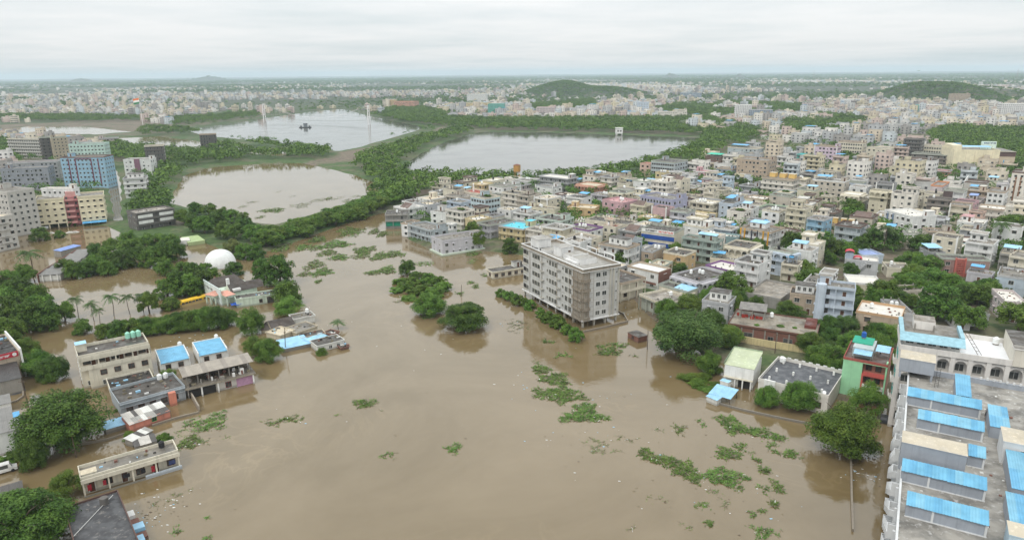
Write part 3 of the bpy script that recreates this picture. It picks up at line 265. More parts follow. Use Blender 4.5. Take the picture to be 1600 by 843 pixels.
HOUSES = [(-35.0, 342.3, -0.863, 20.0, 26, 2, 0.2, 6.2, 0.9, 'palebluegrey', 'rg', 'B', 'sr jx', 'long pale blue-grey two-storey building standing at the flood edge'), (-51.6, 346.2, -0.479, 5.4, 9, 2, 0.2, 6.2, 0.9, 'white', 'rg', 'W', '', 'small white block with tiny windows at the water, end of the long pale building'), (-25.5, 314.0, -1.01, 11.5, 21, 2, 0.2, 6.2, 0.9, 'lilacgrey', 'rg', 'W', 'lip sr', 'lilac-grey two-storey building with pale rounded plinth standing out into the flood'), (-61.9, 368.6, 0.076, 12.0, 11, 2, 1.0, 6.2, 0.9, 'concrete', 'rd', 'B', 'net tk1', 'unfinished grey house draped with green shade net by the embankment'), (-37.2, 372.2, -0.483, 9.8, 11, 2, 1.0, 6.2, 0.9, 'white', 'rg', 'W', 'tk1 sr', 'white house with stained roof behind the long pale blue-grey building'), (-27.1, 382.3, -0.391, 7.3, 13, 2, 1.0, 6.2, 0.9, 'beige', 'rd', 'M', 'tb1', 'dark-roofed beige house beside the tall light blue block'), (-50.1, 431.4, -0.72, 12.4, 15, 1, 1.0, 3.1, 0.9, 'cream', 'rc', 'M', 'sr', 'low cream bungalow at the foot of the tree belt'), (-30.8, 421.6, -0.72, 14.5, 13, 2, 1.0, 6.2, 0.9, 'beige', 'rg', 'B', 'sr', 'beige balconied house left of the red sheet roof'), (-12.3, 383.2, -0.817, 12.0, 27, 4, 1.0, 12.4, 0.9, 'paleblue', 'rg', 'W', 'rowr garden sr', 'tall light blue block with dark window rows and plants on its roof'), (-4.0, 442.1, -0.72, 11.9, 18, 3, 1.0, 9.3, 0.9, 'white', 'rg', 'W', 'sr tk1', 'white three-storey house with roof rooms at the tree belt'), (-21.8, 434.8, -0.72, 15.2, 11, 2, 1.0, 6.2, 0.9, 'cream', 'rr', 'M', 'spire', 'cream house with red sheet roof and slim white pillar'), (-7.3, 342.6, -0.893, 8.4, 17, 2, 1.0, 6.2, 0.9, 'lilacgrey', 'rd', 'B', 'bx', 'lilac-grey house with curved white balcony bands between trees'), (4.0, 334.0, -0.634, 13.5, 14, 2, 1.0, 6.2, 0.9, 'yellow', 'rq', 'B', 'bx sr', 'yellow house with bright turquoise roof terrace'), (22.3, 351.0, -0.644, 14.2, 11, 2, 1.0, 6.2, 0.9, 'palegreen', 'rd', 'B', 'bx tb1 sr', 'pale mint house with two deep balcony bands beside the turquoise-roofed house'), (4.0, 384.1, -0.408, 15.8, 14, 1, 1.0, 3.1, 0.9, 'pink', 'rg', 'M', 'stub', 'low pink house with rows of roof posts'), (19.2, 382.5, -0.55, 18.2, 13, 2, 1.0, 6.2, 0.9, 'creamyellow', 'rg', 'M', 'tk2 sr', 'wide cream-yellow house with water tank, behind the mint house'), (40.8, 381.7, -0.397, 15.5, 13, 2, 1.0, 6.2, 0.9, 'ochre', 'rc', 'M', 'sr', 'ochre two-storey house with projecting cream roof edge'), (61.0, 382.5, -0.845, 14.8, 13, 3, 1.0, 9.3, 0.9, 'pink', 'rp', 'M', 'tk3 bx', 'pink three-storey house with three white tanks on its roof'), (74.6, 440.9, -0.72, 14.6, 12, 2, 1.0, 6.2, 0.9, 'cream', 'rg', 'M', 'tk2', 'cream house with diagonal outer stair behind the pink house'), (33.8, 421.6, -0.72, 15.4, 15, 1, 1.0, 3.1, 0.9, 'peach', 'rg', 'W', '', 'low peach house with long flat roof'), (12.4, 421.4, -0.72, 14.4, 11, 1, 1.0, 3.1, 0.9, 'cream', 'rg', 'W', 'blue', 'low cream house with small blue sheet roof near the water tower'), (32.5, 476.1, -0.72, 23.8, 11, 3, 1.0, 9.3, 0.9, 'grey', 'rw', 'B', 'bx sr', 'grey three-storey house with three long balcony bands before the lake'), (53.7, 459.6, -0.72, 16.3, 13, 2, 1.0, 6.2, 0.9, 'salmon', 'rc', 'M', 'arch', 'salmon-orange house with white roof and arched verandah'), (24.9, 455.1, -0.72, 14.7, 10, 2, 1.0, 6.2, 0.9, 'white', 'rg', 'W', 'pil sr', 'white house with white corner pillars below the grey banded house'), (66.5, 504.8, -0.72, 13.4, 11, 2, 1.0, 6.2, 0.9, 'white', 'rw', 'W', 'sr', 'white house with slanting stair wall against the lakeside trees'), (50.3, 342.2, -0.617, 23.5, 11, 2, 1.0, 6.2, 0.9, 'cream', 'rd', 'M', 'tb1 stub', 'long cream terrace house with row of roof posts'), (35.5, 327.4, -0.775, 13.5, 11, 2, 1.0, 6.2, 0.9, 'white', 'rg', 'W', 'purp tk3', 'white house with purple parapet behind the big flooded block'), (84.0, 375.9, -0.862, 21.1, 14, 4, 1.0, 12.4, 0.9, 'lavender', 'rg', 'W', 'rowf stilt sr tk3', 'lavender four-storey block standing on a dark open ground floor'), (98.0, 357.3, -0.686, 16.3, 13, 2, 1.0, 6.2, 0.9, 'yellow', 'rc', 'W', '', 'yellow flat-roofed house in front of the lavender block'), (104.2, 344.6, -0.476, 7.4, 10, 2, 1.0, 6.2, 0.9, 'grey', 'rg', 'M', 'awn sr', 'grey house with crimson awning under its roof'), (121.6, 375.7, -0.642, 7.9, 18, 3, 1.0, 9.3, 0.9, 'icyblue', 'rg', 'W', 'bx blue sr', 'ice-blue three-storey house with pale sheet roof on its terrace'), (114.7, 395.6, -0.72, 16.1, 11, 2, 1.0, 6.2, 0.9, 'brown', 'rd', 'M', '', 'dark brown low house with flat roof behind the yellow house'), (121.9, 532.8, -0.72, 19.9, 21, 4, 1.0, 12.4, 0.9, 'palebluegrey', 'rd', 'W', 'rowf bx sr', 'pale grey-blue block with many small dark windows near the lake'), (107.4, 542.0, -0.72, 9.4, 9, 3, 1.0, 9.3, 0.9, 'peach', 'rr', 'M', '', 'peach house with rust-red roof beside the lake trees'), (182.2, 513.3, -0.72, 23.2, 17, 5, 1.0, 15.5, 0.9, 'tan', 'rg', 'W', 'sr tb1', 'tan five-storey block with small windows in even rows'), (180.5, 611.6, -0.72, 14.4, 11, 2, 1.0, 6.2, 0.9, 'brown', 'rg', 'M', 'teal', 'brown house under a bright teal tarpaulin roof'), (185.7, 647.5, -0.72, 13.2, 11, 2, 1.0, 6.2, 0.9, 'cream', 'rc', 'M', 'sr', 'cream villa beside the bright teal tarpaulin'), (219.7, 652.1, -0.72, 28.7, 14, 3, 1.0, 9.3, 0.9, 'palebluegrey', 'rg', 'W', 'blue', 'long pale blue-grey house with thin blue sheet roof'), (145.9, 518.3, -0.72, 16.2, 11, 2, 1.0, 6.2, 0.9, 'pink', 'rp', 'M', 'sr', 'pink house with white stair tower below the teal tarpaulin'), (166.8, 532.7, -0.72, 12.7, 10, 2, 1.0, 6.2, 0.9, 'bluegrey', 'rg', 'W', 'sr', 'blue-grey house beside the tan five-storey block'), (144.3, 367.6, -0.749, 20.2, 22, 2, 1.0, 6.2, 0.9, 'lightgreen', 'rd', 'M', 'tk1', 'light green house with wide green roof edge and round tank tower'), (113.6, 307.6, -0.78, 13.3, 15, 3, 1.0, 9.3, 0.9, 'white', 'rg', 'B', 'ochp blueb bx', 'white three-storey house framed by ochre pillars, blue sheet room above'), (79.6, 286.7, -0.691, 14.7, 12, 3, 1.0, 9.3, 0.9, 'greygreen', 'rg', 'B', 'bx blueb', 'grey-green house with open columned galleries and small blue roof room'), (100.4, 308.5, -0.485, 8.4, 10, 2, 1.0, 6.2, 0.9, 'tealgrey', 'rw', 'W', '', 'teal-grey low house between grey-green galleries and ochre pillars'), (99.9, 289.8, -0.69, 11.0, 13, 2, 1.0, 6.2, 0.9, 'cream', 'rd', 'M', 'arch bx', 'cream house with dark roof well and arched side gallery'), (89.6, 280.5, -0.447, 10.3, 9, 1, 1.0, 3.1, 0.9, 'creamyellow', 'rg', 'W', 'blue', 'small creamy yellow house under a light blue sheet roof'), (87.0, 267.6, -0.884, 11.8, 13, 1, 1.0, 3.1, 0.9, 'white', 'rw', 'W', 'purp', 'low white-roofed house with purple band along its front'), (106.3, 265.2, -0.873, 9.6, 11, 3, 1.0, 9.3, 0.9, 'icyblue', 'rg', 'M', 'arch bx tb1', 'ice-blue house with white arched balconies beside the dark tree'), (111.2, 262.1, -0.61, 6.1, 11, 2, 1.0, 6.2, 0.9, 'cream', 'rd', 'B', 'blue', 'cream house with lacy balcony rails and small bright blue sheet'), (93.4, 235.5, -0.684, 12.0, 20, 1, 1.0, 3.1, 0.9, 'concrete', 'rs', 'N', '', 'large flat hall roof with peeling white coating'), (98.8, 222.1, -0.461, 8.3, 15, 2, 1.0, 6.2, 0.9, 'tan', 'rd', 'M', 'pent', 'tan house with dark-roofed penthouse room and yellow lower walls'), (68.3, 216.1, -0.554, 8.6, 9, 2, 1.0, 6.2, 0.9, 'lightgrey', 'rg', 'W', 'pent', 'light grey house with white roof rooms beside the dark road'), (52.7, 226.3, -1.071, 11.4, 11, 1, 1.8, 3.1, 0.9, 'greengrey', 'rs', 'B', 'tk1 bx', 'stained grey-green house with blue shutters at the flood edge'), (61.0, 237.2, -0.829, 12.3, 10, 1, 2.2, 3.1, 0.9, 'cream', 'rd', 'W', 'blueh', 'long cream house, roof half black and half light blue sheet'), (69.3, 244.1, -0.953, 12.6, 18, 2, 1.0, 6.2, 0.9, 'lilacgrey', 'rd', 'M', 'arch tk3 bx', 'lilac-grey house with dark roof and tall white tanks behind the half blue roof'), (52.5, 254.8, -0.789, 14.0, 8, 2, 1.0, 6.2, 0.9, 'white', 'rwtin', 'W', 'brickb', 'long white house with white sheet roof and brick end wall'), (39.6, 245.1, 0.612, 12.3, 13, 2, 0.5, 6.2, 0.9, 'cream', 'rd', 'B', '', 'cream dark-roofed house tucked behind the big flooded block'), (46.6, 282.7, -0.71, 12.7, 14, 3, 1.0, 9.3, 0.9, 'white', 'rg', 'B', 'bx pent', 'tall white house with stepped terrace and grey roof band'), (69.2, 308.7, -0.616, 16.1, 11, 3, 1.0, 9.3, 0.9, 'cream', 'rd', 'N', 'bands stub', 'cream hall with two broad blue bands and lettered roof sign'), (60.3, 284.5, -0.635, 5.1, 13, 2, 1.0, 6.2, 0.9, 'tan', 'rg', 'M', 'tk2 bx', 'small tan house with grey balcony and two cream tanks'), (70.4, 278.8, -0.716, 9.7, 11, 2, 1.0, 6.2, 0.9, 'ochre', 'rd', 'M', 'bx stairx tk1', 'ochre house with diagonal outside stair'), (173.2, 441.7, -0.72, 18.9, 14, 4, 1.0, 12.4, 0.9, 'creamwhite', 'rg', 'B', 'bx stilt pent2', 'cream four-storey block with long white balcony bands and orange roof rooms'), (199.9, 429.4, -0.72, 18.7, 11, 4, 1.0, 12.4, 0.9, 'beige', 'rg', 'W', 'sr blue tk1', 'beige four-storey house with three window columns'), (222.4, 442.1, -0.72, 11.0, 11, 3, 1.0, 9.3, 0.9, 'icyblue', 'rd', 'W', '', 'ice-blue house right of the beige four-storey house'), (180.0, 380.4, -0.72, 9.5, 10, 1, 1.0, 3.1, 0.9, 'concrete', 'rd', 'M', 'stub', 'unfinished concrete roof with dark reinforcing posts'), (150.4, 329.5, -0.813, 8.0, 9, 3, 1.0, 9.3, 0.9, 'skyblue', 'rg', 'B', '', 'narrow sky-blue house with curved balcony corner'), (169.2, 345.2, -0.632, 11.8, 11, 1, 1.0, 3.1, 0.9, 'tan', 'rd', 'W', 'pent2', 'tan house with yellow rounded roof tower'), (182.0, 349.7, -0.691, 10.8, 12, 2, 1.0, 6.2, 0.9, 'beige', 'rd', 'M', 'gable', 'beige house with dark ribbed roof between trees'), (235.7, 438.6, -0.72, 14.6, 11, 1, 1.0, 3.1, 0.9, 'tan', 'rd', 'B', '', 'low tan house under a long dark sheet roof'), (199.2, 339.6, -1.37, 18.7, 15, 3, 1.0, 9.3, 0.9, 'white', 'rw', 'W', 'blubars bx sr', 'white modern house with blue-grey vertical panels'), (217.6, 356.4, -0.72, 11.8, 11, 2, 1.0, 6.2, 0.9, 'cream', 'rc', 'M', 'arch bx sr', 'cream house with large arched window right of the white modern house'), (272.9, 599.4, -0.72, 18.8, 11, 5, 1.0, 15.5, 0.9, 'lilacpink', 'rg', 'W', 'sr pil', 'lilac-pink five-storey apartments in front of cream flats'), (310.4, 633.4, -0.72, 21.0, 13, 5, 1.0, 15.5, 0.9, 'cream', 'rg', 'W', 'rowf sr', 'cream five-storey flats with dark window bands, behind lilac-pink apartments'), (250.8, 594.6, -0.72, 8.1, 9, 3, 1.0, 9.3, 0.9, 'teal', 'rq', 'B', '', 'small teal three-storey house with green balconies'), (242.3, 554.0, -0.72, 13.1, 10, 2, 1.0, 6.2, 0.9, 'white', 'rg', 'W', 'blueb', 'white house with bright blue sheet roof by the teal house'), (252.2, 527.9, -0.72, 11.4, 11, 2, 1.0, 6.2, 0.9, 'lightgrey', 'rg', 'M', 'sr', 'light grey boxy house below the lilac-pink apartments'), (259.4, 509.5, -0.72, 11.8, 11, 2, 1.0, 6.2, 0.9, 'white', 'rw', 'W', 'bx', 'white house with projecting wedge-shaped upper storey'), (274.3, 537.1, -0.72, 10.5, 10, 3, 1.0, 9.3, 0.9, 'grey', 'rg', 'B', 'sr', 'grey house with bare concrete balconies'), (324.6, 610.7, -0.72, 19.6, 13, 4, 1.0, 12.4, 0.9, 'cream', 'rg', 'M', 'bx', 'cream corner flats with four stepped balconies'), (263.8, 491.0, -0.72, 8.3, 11, 2, 1.0, 6.2, 0.9, 'mustard', 'rg', 'M', 'tk1 garden', 'mustard house with plants along its roof'), (285.7, 508.8, -0.72, 10.0, 11, 3, 1.0, 9.3, 0.9, 'creamyellow', 'rg', 'M', 'sr', 'cream-yellow house with plain parapet beside the peach-white villa'), (360.3, 623.4, -0.72, 14.5, 11, 6, 1.0, 18.6, 0.9, 'concretedark', 'rg', 'B', '', 'bare grey concrete frame of six open floors'), (381.6, 623.9, -0.72, 21.9, 13, 4, 1.0, 12.4, 0.9, 'cream', 'rg', 'W', 'rowf', 'long cream block with a dark window row, behind the old grey row'), (358.7, 588.0, -0.72, 31.6, 12, 3, 1.0, 9.3, 0.9, 'stone', 'rd', 'B', '', 'long old stone-grey row with weathered verandahs'), (284.6, 483.4, -0.72, 9.7, 11, 3, 1.0, 9.3, 0.9, 'peachwhite', 'rg', 'M', 'sr', 'peach-white villa with curved parapet behind the palm'), (320.4, 511.6, -0.72, 10.6, 10, 2, 1.0, 6.2, 0.9, 'salmon', 'rr', 'B', '', 'salmon terrace house with red parapet'), (342.1, 577.6, -0.72, 16.6, 11, 2, 1.0, 6.2, 0.9, 'grey', 'rs', 'W', 'sr', 'weathered grey house below the old stone-grey row'), (256.7, 410.4, -0.72, 6, 20, 4, 1.0, 12.4, 0.9, 'pinkgrey', 'rg', 'W', 'bx orng', 'pink-grey tall house with orange-edged terrace'), (253.2, 389.3, -0.72, 9.7, 13, 4, 1.0, 12.4, 0.9, 'white', 'rg', 'B', 'brpan', 'tall house with dark brown panel and white boxed balconies'), (297.0, 438.0, -0.72, 12.0, 12, 3, 1.0, 9.3, 0.9, 'whitegrey', 'rg', 'M', 'slant', 'white-grey house with sloping side parapet'), (325.7, 461.5, -0.72, 9.7, 10, 2, 1.0, 6.2, 0.9, 'cream', 'rg', 'M', 'blueb', 'cream house with blue sheet wall and red pillars'), (267.6, 393.3, -0.72, 7.6, 13, 2, 1.0, 6.2, 0.9, 'pinkgrey', 'rg', 'B', 'bluel', 'pink-grey balcony house with lilac-blue sheet roof'), (275.1, 386.3, -0.72, 8.1, 17, 4, 1.0, 12.4, 0.9, 'white', 'rg', 'W', 'rowf bx sr', 'white apartment block seen along its long windowed side, big tree in front'), (292.2, 394.9, -0.72, 6.8, 14, 7, 1.0, 21.7, 0.9, 'creamwhite', 'rg', 'W', 'brst sr', 'tall cream tower with two brown vertical stripes at the picture edge'), (210.6, 307.3, -0.27, 9.5, 11, 1, 1.0, 3.1, 0.9, 'teal', 'rw', 'W', 'bluefr', 'low teal house with white roof and pale blue front awning'), (200.2, 317.3, -0.274, 11.6, 12, 2, 1.0, 6.2, 0.9, 'beige', 'rg', 'B', 'sr', 'beige house with gabled roof wall and white balcony rail'), (195.4, 327.6, -0.276, 7.0, 13, 1, 1.0, 3.1, 0.9, 'white', 'rw', 'W', '', 'low white-roofed house beside the beige balconied house'), (227.3, 333.1, -0.72, 11.0, 12, 2, 1.0, 6.2, 0.9, 'white', 'rw', 'M', 'pinkr', 'white house with cream roof and small pink roof room'), (139.2, 265.0, -0.438, 11.7, 8, 2, 1.0, 6.2, 0.9, 'lightgrey', 'rw', 'M', 'redc stairx', 'light grey house with two red arched canopies'), (152.1, 286.1, 0.083, 9.1, 10, 1, 1.0, 3.1, 0.9, 'icyblue', 'rbl', 'W', '', 'small house under a lilac-blue ribbed sheet roof'), (130.7, 245.6, -0.276, 11.0, 12, 1, 1.0, 3.1, 0.9, 'creamyellow', 'rw', 'N', '', 'white flat roof with broad yellow-green rim'), (141.7, 239.1, 0.061, 13.4, 14, 1, 1.0, 3.1, 0.9, 'beige', 'rg', 'N', 'stub garden', 'low beige roof terrace with broken corner and green plant'), (153.5, 265.0, -0.28, 8.3, 9, 1, 1.0, 3.1, 0.9, 'cream', 'rg', 'W', 'tk1', 'small cream house with striped parapet beside the spreading tree'), (180.0, 266.3, -0.265, 16.9, 9, 2, 1.0, 6.2, 0.9, 'pinkbrown', 'rd', 'M', 'slats', 'long pink-brown building with red slatted stair screen'), (174.5, 277.1, -0.035, 5.4, 9, 2, 1.0, 6.2, 0.9, 'grey', 'rg', 'W', 'bluef', 'slim grey house with light blue sheet roof before the pink-brown building'), (184.1, 242.8, -0.67, 8.7, 14, 2, 1.0, 6.2, 0.9, 'skypale', 'rg', 'W', 'bx stub', 'pale sky-blue house with slanted white side at the picture edge'), (163.9, 216.1, -0.336, 5.9, 14, 2, 1.0, 6.2, 0.9, 'pinkgrey', 'rw', 'M', 'bx', 'pink-grey house with clean white roof at the picture edge'), (115.5, 204.2, -0.59, 12.2, 12, 2, 1.0, 6.2, 0.9, 'tan', 'rw', 'M', 'band tk1', 'tan-banded cream house with white roof in front of the school'), (105.8, 215.4, -0.415, 10.9, 15, 4, 1.0, 12.4, 0.9, 'icyblue', 'rg', 'B', 'tower sr brwin', 'ice-blue four-storey house with round stair tower and brown windows'), (127.0, 215.4, -0.195, 5.8, 14, 1, 1.0, 3.1, 0.9, 'lightgrey', 'rg', 'N', 'tk2 stub', 'low grey roof with black barrels and pink wall ends'), (146.5, 205.2, 0.013, 10.6, 13, 1, 1.0, 3.1, 0.9, 'lightgrey', 'rg', 'N', 'tk2 stub', 'low grey roof with cream side parapet behind the white hall'), (142.4, 207.1, -0.282, 4.4, 8, 1, 1.0, 3.1, 0.9, 'white', 'rd', 'W', '', 'small white house with black sheet roof under the tree'), (-254.0, 326.4, 1.253, 10.5, 26, 5, 0.2, 15.5, 0.9, 'whitegrey', 'rc', 'W', 'bay bx sr', 'grey-white five-storey apartment block at the left picture edge'), (-350.7, 502.2, 0.272, 29.6, 13, 5, 1.0, 15.5, 0.9, 'steelgrey', 'rg', 'W', 'sr', 'long steel-grey apartment block with dark stair glazing'), (-251.2, 387.6, -0.098, 19.1, 14, 6, 1.0, 18.6, 0.9, 'white', 'rc', 'W', 'sr', 'white rooftop storey behind the yellow and maroon flats'), (-313.3, 513.8, 0.048, 30.9, 14, 7, 1.0, 21.7, 0.9, 'skyblue', 'rg', 'W', 'maroon sr', 'sky-blue apartments trimmed with maroon frames'), (-371.5, 615.7, 0.221, 28.1, 14, 7, 1.0, 21.7, 0.9, 'mint', 'rg', 'W', 'bal sr', 'mint apartments standing behind the sky-blue block'), (-444.3, 686.7, 0.804, 13.4, 14, 7, 1.0, 21.7, 0.9, 'khaki', 'rg', 'W', 'sr', 'khaki slab with small square windows left of the mint apartments'), (-453.3, 681.5, 0.712, 8.9, 12, 7, 1.0, 21.7, 0.9, 'concretedark', 'rd', 'B', '', 'dark grey unfinished slab beside the khaki slab'), (-487.0, 708.4, -0.257, 40.6, 13, 6, 1.0, 18.6, 0.9, 'whitegrey', 'rg', 'B', 'sr', 'grey-white balcony flats left of the dark unfinished slab'), (-368.3, 536.8, 0.354, 32.6, 12, 5, 1.0, 15.5, 0.9, 'grey', 'rbr', 'W', '', 'grey block with long brown-edged roof behind the steel-grey block'), (-307.6, 575.6, 0.125, 21.0, 13, 4, 1.0, 12.4, 0.9, 'white', 'rg', 'W', 'purpc sr', 'white house with plum-coloured centre bay by the flooded street'), (-255.2, 468.5, 0.366, 13.4, 13, 4, 1.0, 12.4, 0.9, 'white', 'rg', 'B', 'pent', 'white house with three long balcony bands nearest the flooded street'), (-318.9, 624.6, 0.387, 15.3, 12, 6, 1.0, 18.6, 0.9, 'concretedark', 'rd', 'B', '', 'brown-grey unfinished tower beyond the plum-bayed house'), (-337.7, 781.5, 0.399, 17.1, 12, 5, 1.0, 15.5, 0.9, 'concretedark', 'rd', 'B', '', 'lone dark unfinished block by the marsh'), (-469.1, 816.5, 0.39, 19.8, 12, 3, 1.0, 9.3, 0.9, 'pinkgrey', 'rg', 'B', 'sr', 'pinkish white low flats at the edge of the marsh'), (-196.7, 370.5, 0.844, 19.7, 12, 3, 0.2, 9.3, 0.9, 'concretedark', 'rs', 'B', 'whpan', 'unfinished concrete house with white infill panels among trees'), (-264.0, 361.7, -0.431, 21.7, 16, 7, 1.0, 21.7, 0.9, 'whitegrey', 'rg', 'W', 'sr', 'pale tower at the far left behind the steel-grey block')]
QS = {'cream_flats': (-110.17, 176.89, 0.63, 16.63, 8.66, 9.4), 'grey_house': (-93.16, 160.98, 0.7, 14.9, 10.7, 3.9), 'grey_annex': (-101.31, 167.91, 0.62, 10.19, 7.79, 3.2), 'pink_hut': (-88.01, 149.66, 0.82, 9.23, 5.47, 2.7), 'blue_low': (-94.22, 146.62, 0.7, 4.37, 4.14, 1.6), 'blue_a': (-97.85, 184.25, 0.57, 7.24, 10.29, 3.4), 'blue_b': (-89.4, 189.81, 0.57, 7.5, 10.5, 3.4), 'shed_canopy': (-81.59, 174.0, 0.72, 16.92, 5.17, 6.4), 'shed_slab': (-79.75, 170.93, 0.6, 17.51, 12.29, 3.2), 'balcony_house': (-79.92, 127.23, 0.62, 17.66, 5.22, 3.9), 'black_roof': (-72.77, 104.57, 0.666, 8.36, 20.17, 4.2), 'shanty_a': (-85.26, 140.85, 1.17, 5.59, 2.78, 1.9), 'shanty_b': (-82.82, 138.56, 0.63, 4.57, 3.96, 1.6), 'dark_house': (-103.19, 249.58, 0.73, 13.06, 31.45, 4.6), 'dark_annex': (-93.48, 239.22, 0.47, 13.85, 5.22, 3.4), 'gate_a': (-117.01, 258.02, 1.55, 5.0, 5.26, 4.6), 'gate_b': (-108.62, 239.13, 1.17, 3.45, 8.39, 4.4), 'gate_c': (-103.84, 238.39, 0.85, 2.06, 10.96, 4.8), 'K1': (-76.16, 212.66, 0.62, 6.96, 8.82, 2.8), 'K2': (-79.26, 211.77, 0.12, 3.91, 8.37, 2.4), 'K3': (-73.32, 204.33, 1.05, 5.69, 6.39, 2.4), 'K4': (-67.87, 207.84, 0.89, 7.84, 6.42, 2.3), 'K5': (-70.42, 217.97, 0.57, 6.91, 5.02, 2.8), 'K6': (-63.4, 203.86, 0.53, 7.44, 4.07, 1.6), 'K7': (-57.47, 205.11, -0.51, 3.39, 2.95, 1.6), 'B1': (-67.15, 197.26, 0.57, 8.6, 7.67, 1.6), 'B2': (-61.05, 200.41, 0.93, 6.66, 3.74, 1.5), 'K8': (-56.58, 196.53, 0.65, 8.37, 5.53, 2.2), 'K9': (-51.66, 195.49, 0.61, 2.45, 3.46, 0.9), 'flood_house': (-1.93, 272.5, 0.5, 16.0, 5.08, 3.2), 'kiosk_brick': (38.75, 200.17, -1.05, 4.95, 3.59, 2.0), 'school_shed': (-191.88, 288.86, 0.21, 8.29, 41.44, 3.6), 'blue_shed_l': (-207.26, 312.61, 1.31, 11.27, 4.52, 3.4), 'white_kiosk': (-161.41, 331.64, 0.49, 4.4, 7.0, 2.6), 'green_slab': (-158.65, 334.87, 0.64, 7.61, 14.71, 2.0), 'edge_tin': (-134.91, 169.36, 0.68, 5.82, 11.7, 5.0), 'edge_sign_house': (-144.95, 181.5, 0.79, 6.14, 18.42, 7.5), 'kiosk_blue': (-119.83, 150.15, 0.66, 1.94, 2.71, 2.2), 'yellow_flats': (-246.05, 382.05, 0.5, 31.9, 20.37, 16.6), 'green_roof_house': (61.61, 170.2, -0.51, 7.36, 13.2, 6.2), 'blue_shed_r': (53.25, 159.16, -0.66, 5.62, 5.59, 2.4), 'blue_shed_r2': (50.24, 157.1, -0.88, 3.32, 2.17, 1.9), 'blue_box_r': (55.12, 163.94, -0.74, 2.13, 1.6, 3.0), 'parapet_house': (73.86, 162.0, -0.64, 16.54, 16.86, 5.3), 'brick_house': (80.4, 198.87, -0.48, 24.06, 14.01, 6.0), 'brick_tin': (77.85, 209.6, -0.4, 8.14, 9.89, 9.2), 'mint_red': (90.96, 163.39, -0.58, 9.83, 12.85, 11.0), 'ornate': (100.6, 145.73, -0.47, 21.93, 13.52, 20.0), 'block': (19.64, 231.07, 0.491, 14.08, 39.2, 19.7)}
SCHOOL = {'s1': (81.24, 118.24, -0.52, 11.95, 2.42, 20.3), 's2': (77.2, 109.63, -0.56, 9.99, 2.48, 20.3), 's3': (65.8, 92.84, -0.5, 11.13, 2.55, 20.3), 's4': (61.17, 84.37, -0.55, 9.9, 2.82, 20.3), 'mini': (75.13, 99.24, -0.56, 2.38, 2.57, 20.3), 'rb1': (78.38, 93.36, -0.65, 3.74, 11.41, 20.5), 'rb2': (71.41, 83.91, -0.59, 3.24, 7.87, 20.5), 'box_br': (67.76, 78.66, -0.56, 3.17, 3.39, 20.8), 'fb1': (88.15, 123.52, -0.52, 2.53, 9.71, 20.5), 'fb2': (86.39, 110.67, -0.21, 2.94, 8.16, 20.5), 'box_r': (82.65, 101.14, -0.64, 3.99, 5.49, 22.0), 'box5': (67.01, 97.96, -0.47, 8.8, 4.14, 22.8), 'tankbox': (84.83, 133.65, -0.31, 6.28, 4.94, 22.3)}
SCH_ORG = (84.62, 135.53)
WALLS = [('low wall of the flooded yard running from blue canopy toward the glossy tree', [(51.0, 156.5), (56.0, 152.9), (63.8, 148.5), (72.0, 144.4)], 0.55, 0.3, 'c'), ('thin straight wall crossing the open flood below the glossy tree', [(72.3, 131.0), (66.0, 117.5), (61.0, 106.5)], 0.6, 0.35, 'd'), ('broken wall around the foot of the big flooded block, front side', [(22.7, 206.4), (30.0, 210.3), (38.3, 215.5), (38.1, 222.4), (36.1, 226.5)], 0.7, 0.3, 'd'), ('wall along the shrub row beside the big flooded block', [(8.7, 237.0), (13.6, 225.1), (17.5, 213.6), (20.6, 205.3)], 0.45, 0.3, 'c'), ('mossy yellow boundary wall below the brick house', [(66.8, 196.4), (76.3, 190.7), (85.6, 185.9)], 3.0, 0.3, 'y'), ('slanting wall end of the pink hut yard, down into the flood', [(-87.5, 169.0), (-77.6, 154.7)], 1.6, 0.35, 'd'), ("yard wall from the pink hut along the water's edge", [(-77.4, 153.9), (-81.9, 150.9), (-85.7, 147.4)], 0.6, 0.3, 'd'), ('long half-drowned wall crossing the lane below the spreading tree', [(-98.7, 138.6), (-93.0, 141.2), (-89.3, 144.6)], 0.5, 0.3, 'd'), ('white kerb wall by the van ramp at the left edge', [(-112.3, 132.8), (-108.6, 134.4)], 0.8, 0.3, 'w'), ('drowned garden wall beside the gravel heap', [(-129.7, 159.3), (-127.3, 161.1), (-127.4, 163.8), (-134.0, 173.3)], 0.5, 0.35, 'd')]
DOME = (-127.2, 290.6)
BUSES = [(-114.2, 247.3, 0.9), (-118.6, 241.7, 0.9)]
TOWER = (4.3, 505.2)
PYLONS = [(-433.3, 1242.3), (-230.9, 1148.2)]
BARGE = (-320.7, 1097.2)
PUMP = (141.8, 918.8)
FLAG = (-585.5, 1120.7)
MASTS = [(2542.7, 6000.0, 75, 'thin radio mast on the far horizon, the one nearer the middle'), (3684.5, 5200.0, 75, 'thin radio mast on the far horizon near the picture edge')]
POLES = [(-19.1, 244.7, 4.5, (0.3, 0), False, 'thin bare pole sticking out of the flood near the dome-shaped tree'), (-68.5, 193.2, 7.5, (0.5, 0.2), False, 'forked bare post in the flood before the blue sheets'), (-122.8, 159.0, 7, (-0.6, 0.2), True, 'leaning utility pole beside the spreading tree, nearer the camera'), (-130.5, 169.0, 7, (-0.5, 0.2), True, 'leaning utility pole beside the spreading tree, farther back'), (-95.5, 134.0, 6, (-0.2, 0), True, 'utility pole with white lamp in the lane below the spreading tree'), (40.3, 192.1, 6, (0, 0), False, 'slim white post beside the small brick hut'), (76.3, 186.3, 7, (0, 0), True, 'dark utility pole before the mossy yellow wall')]
GRAVEL = (-132.1, 167.0)
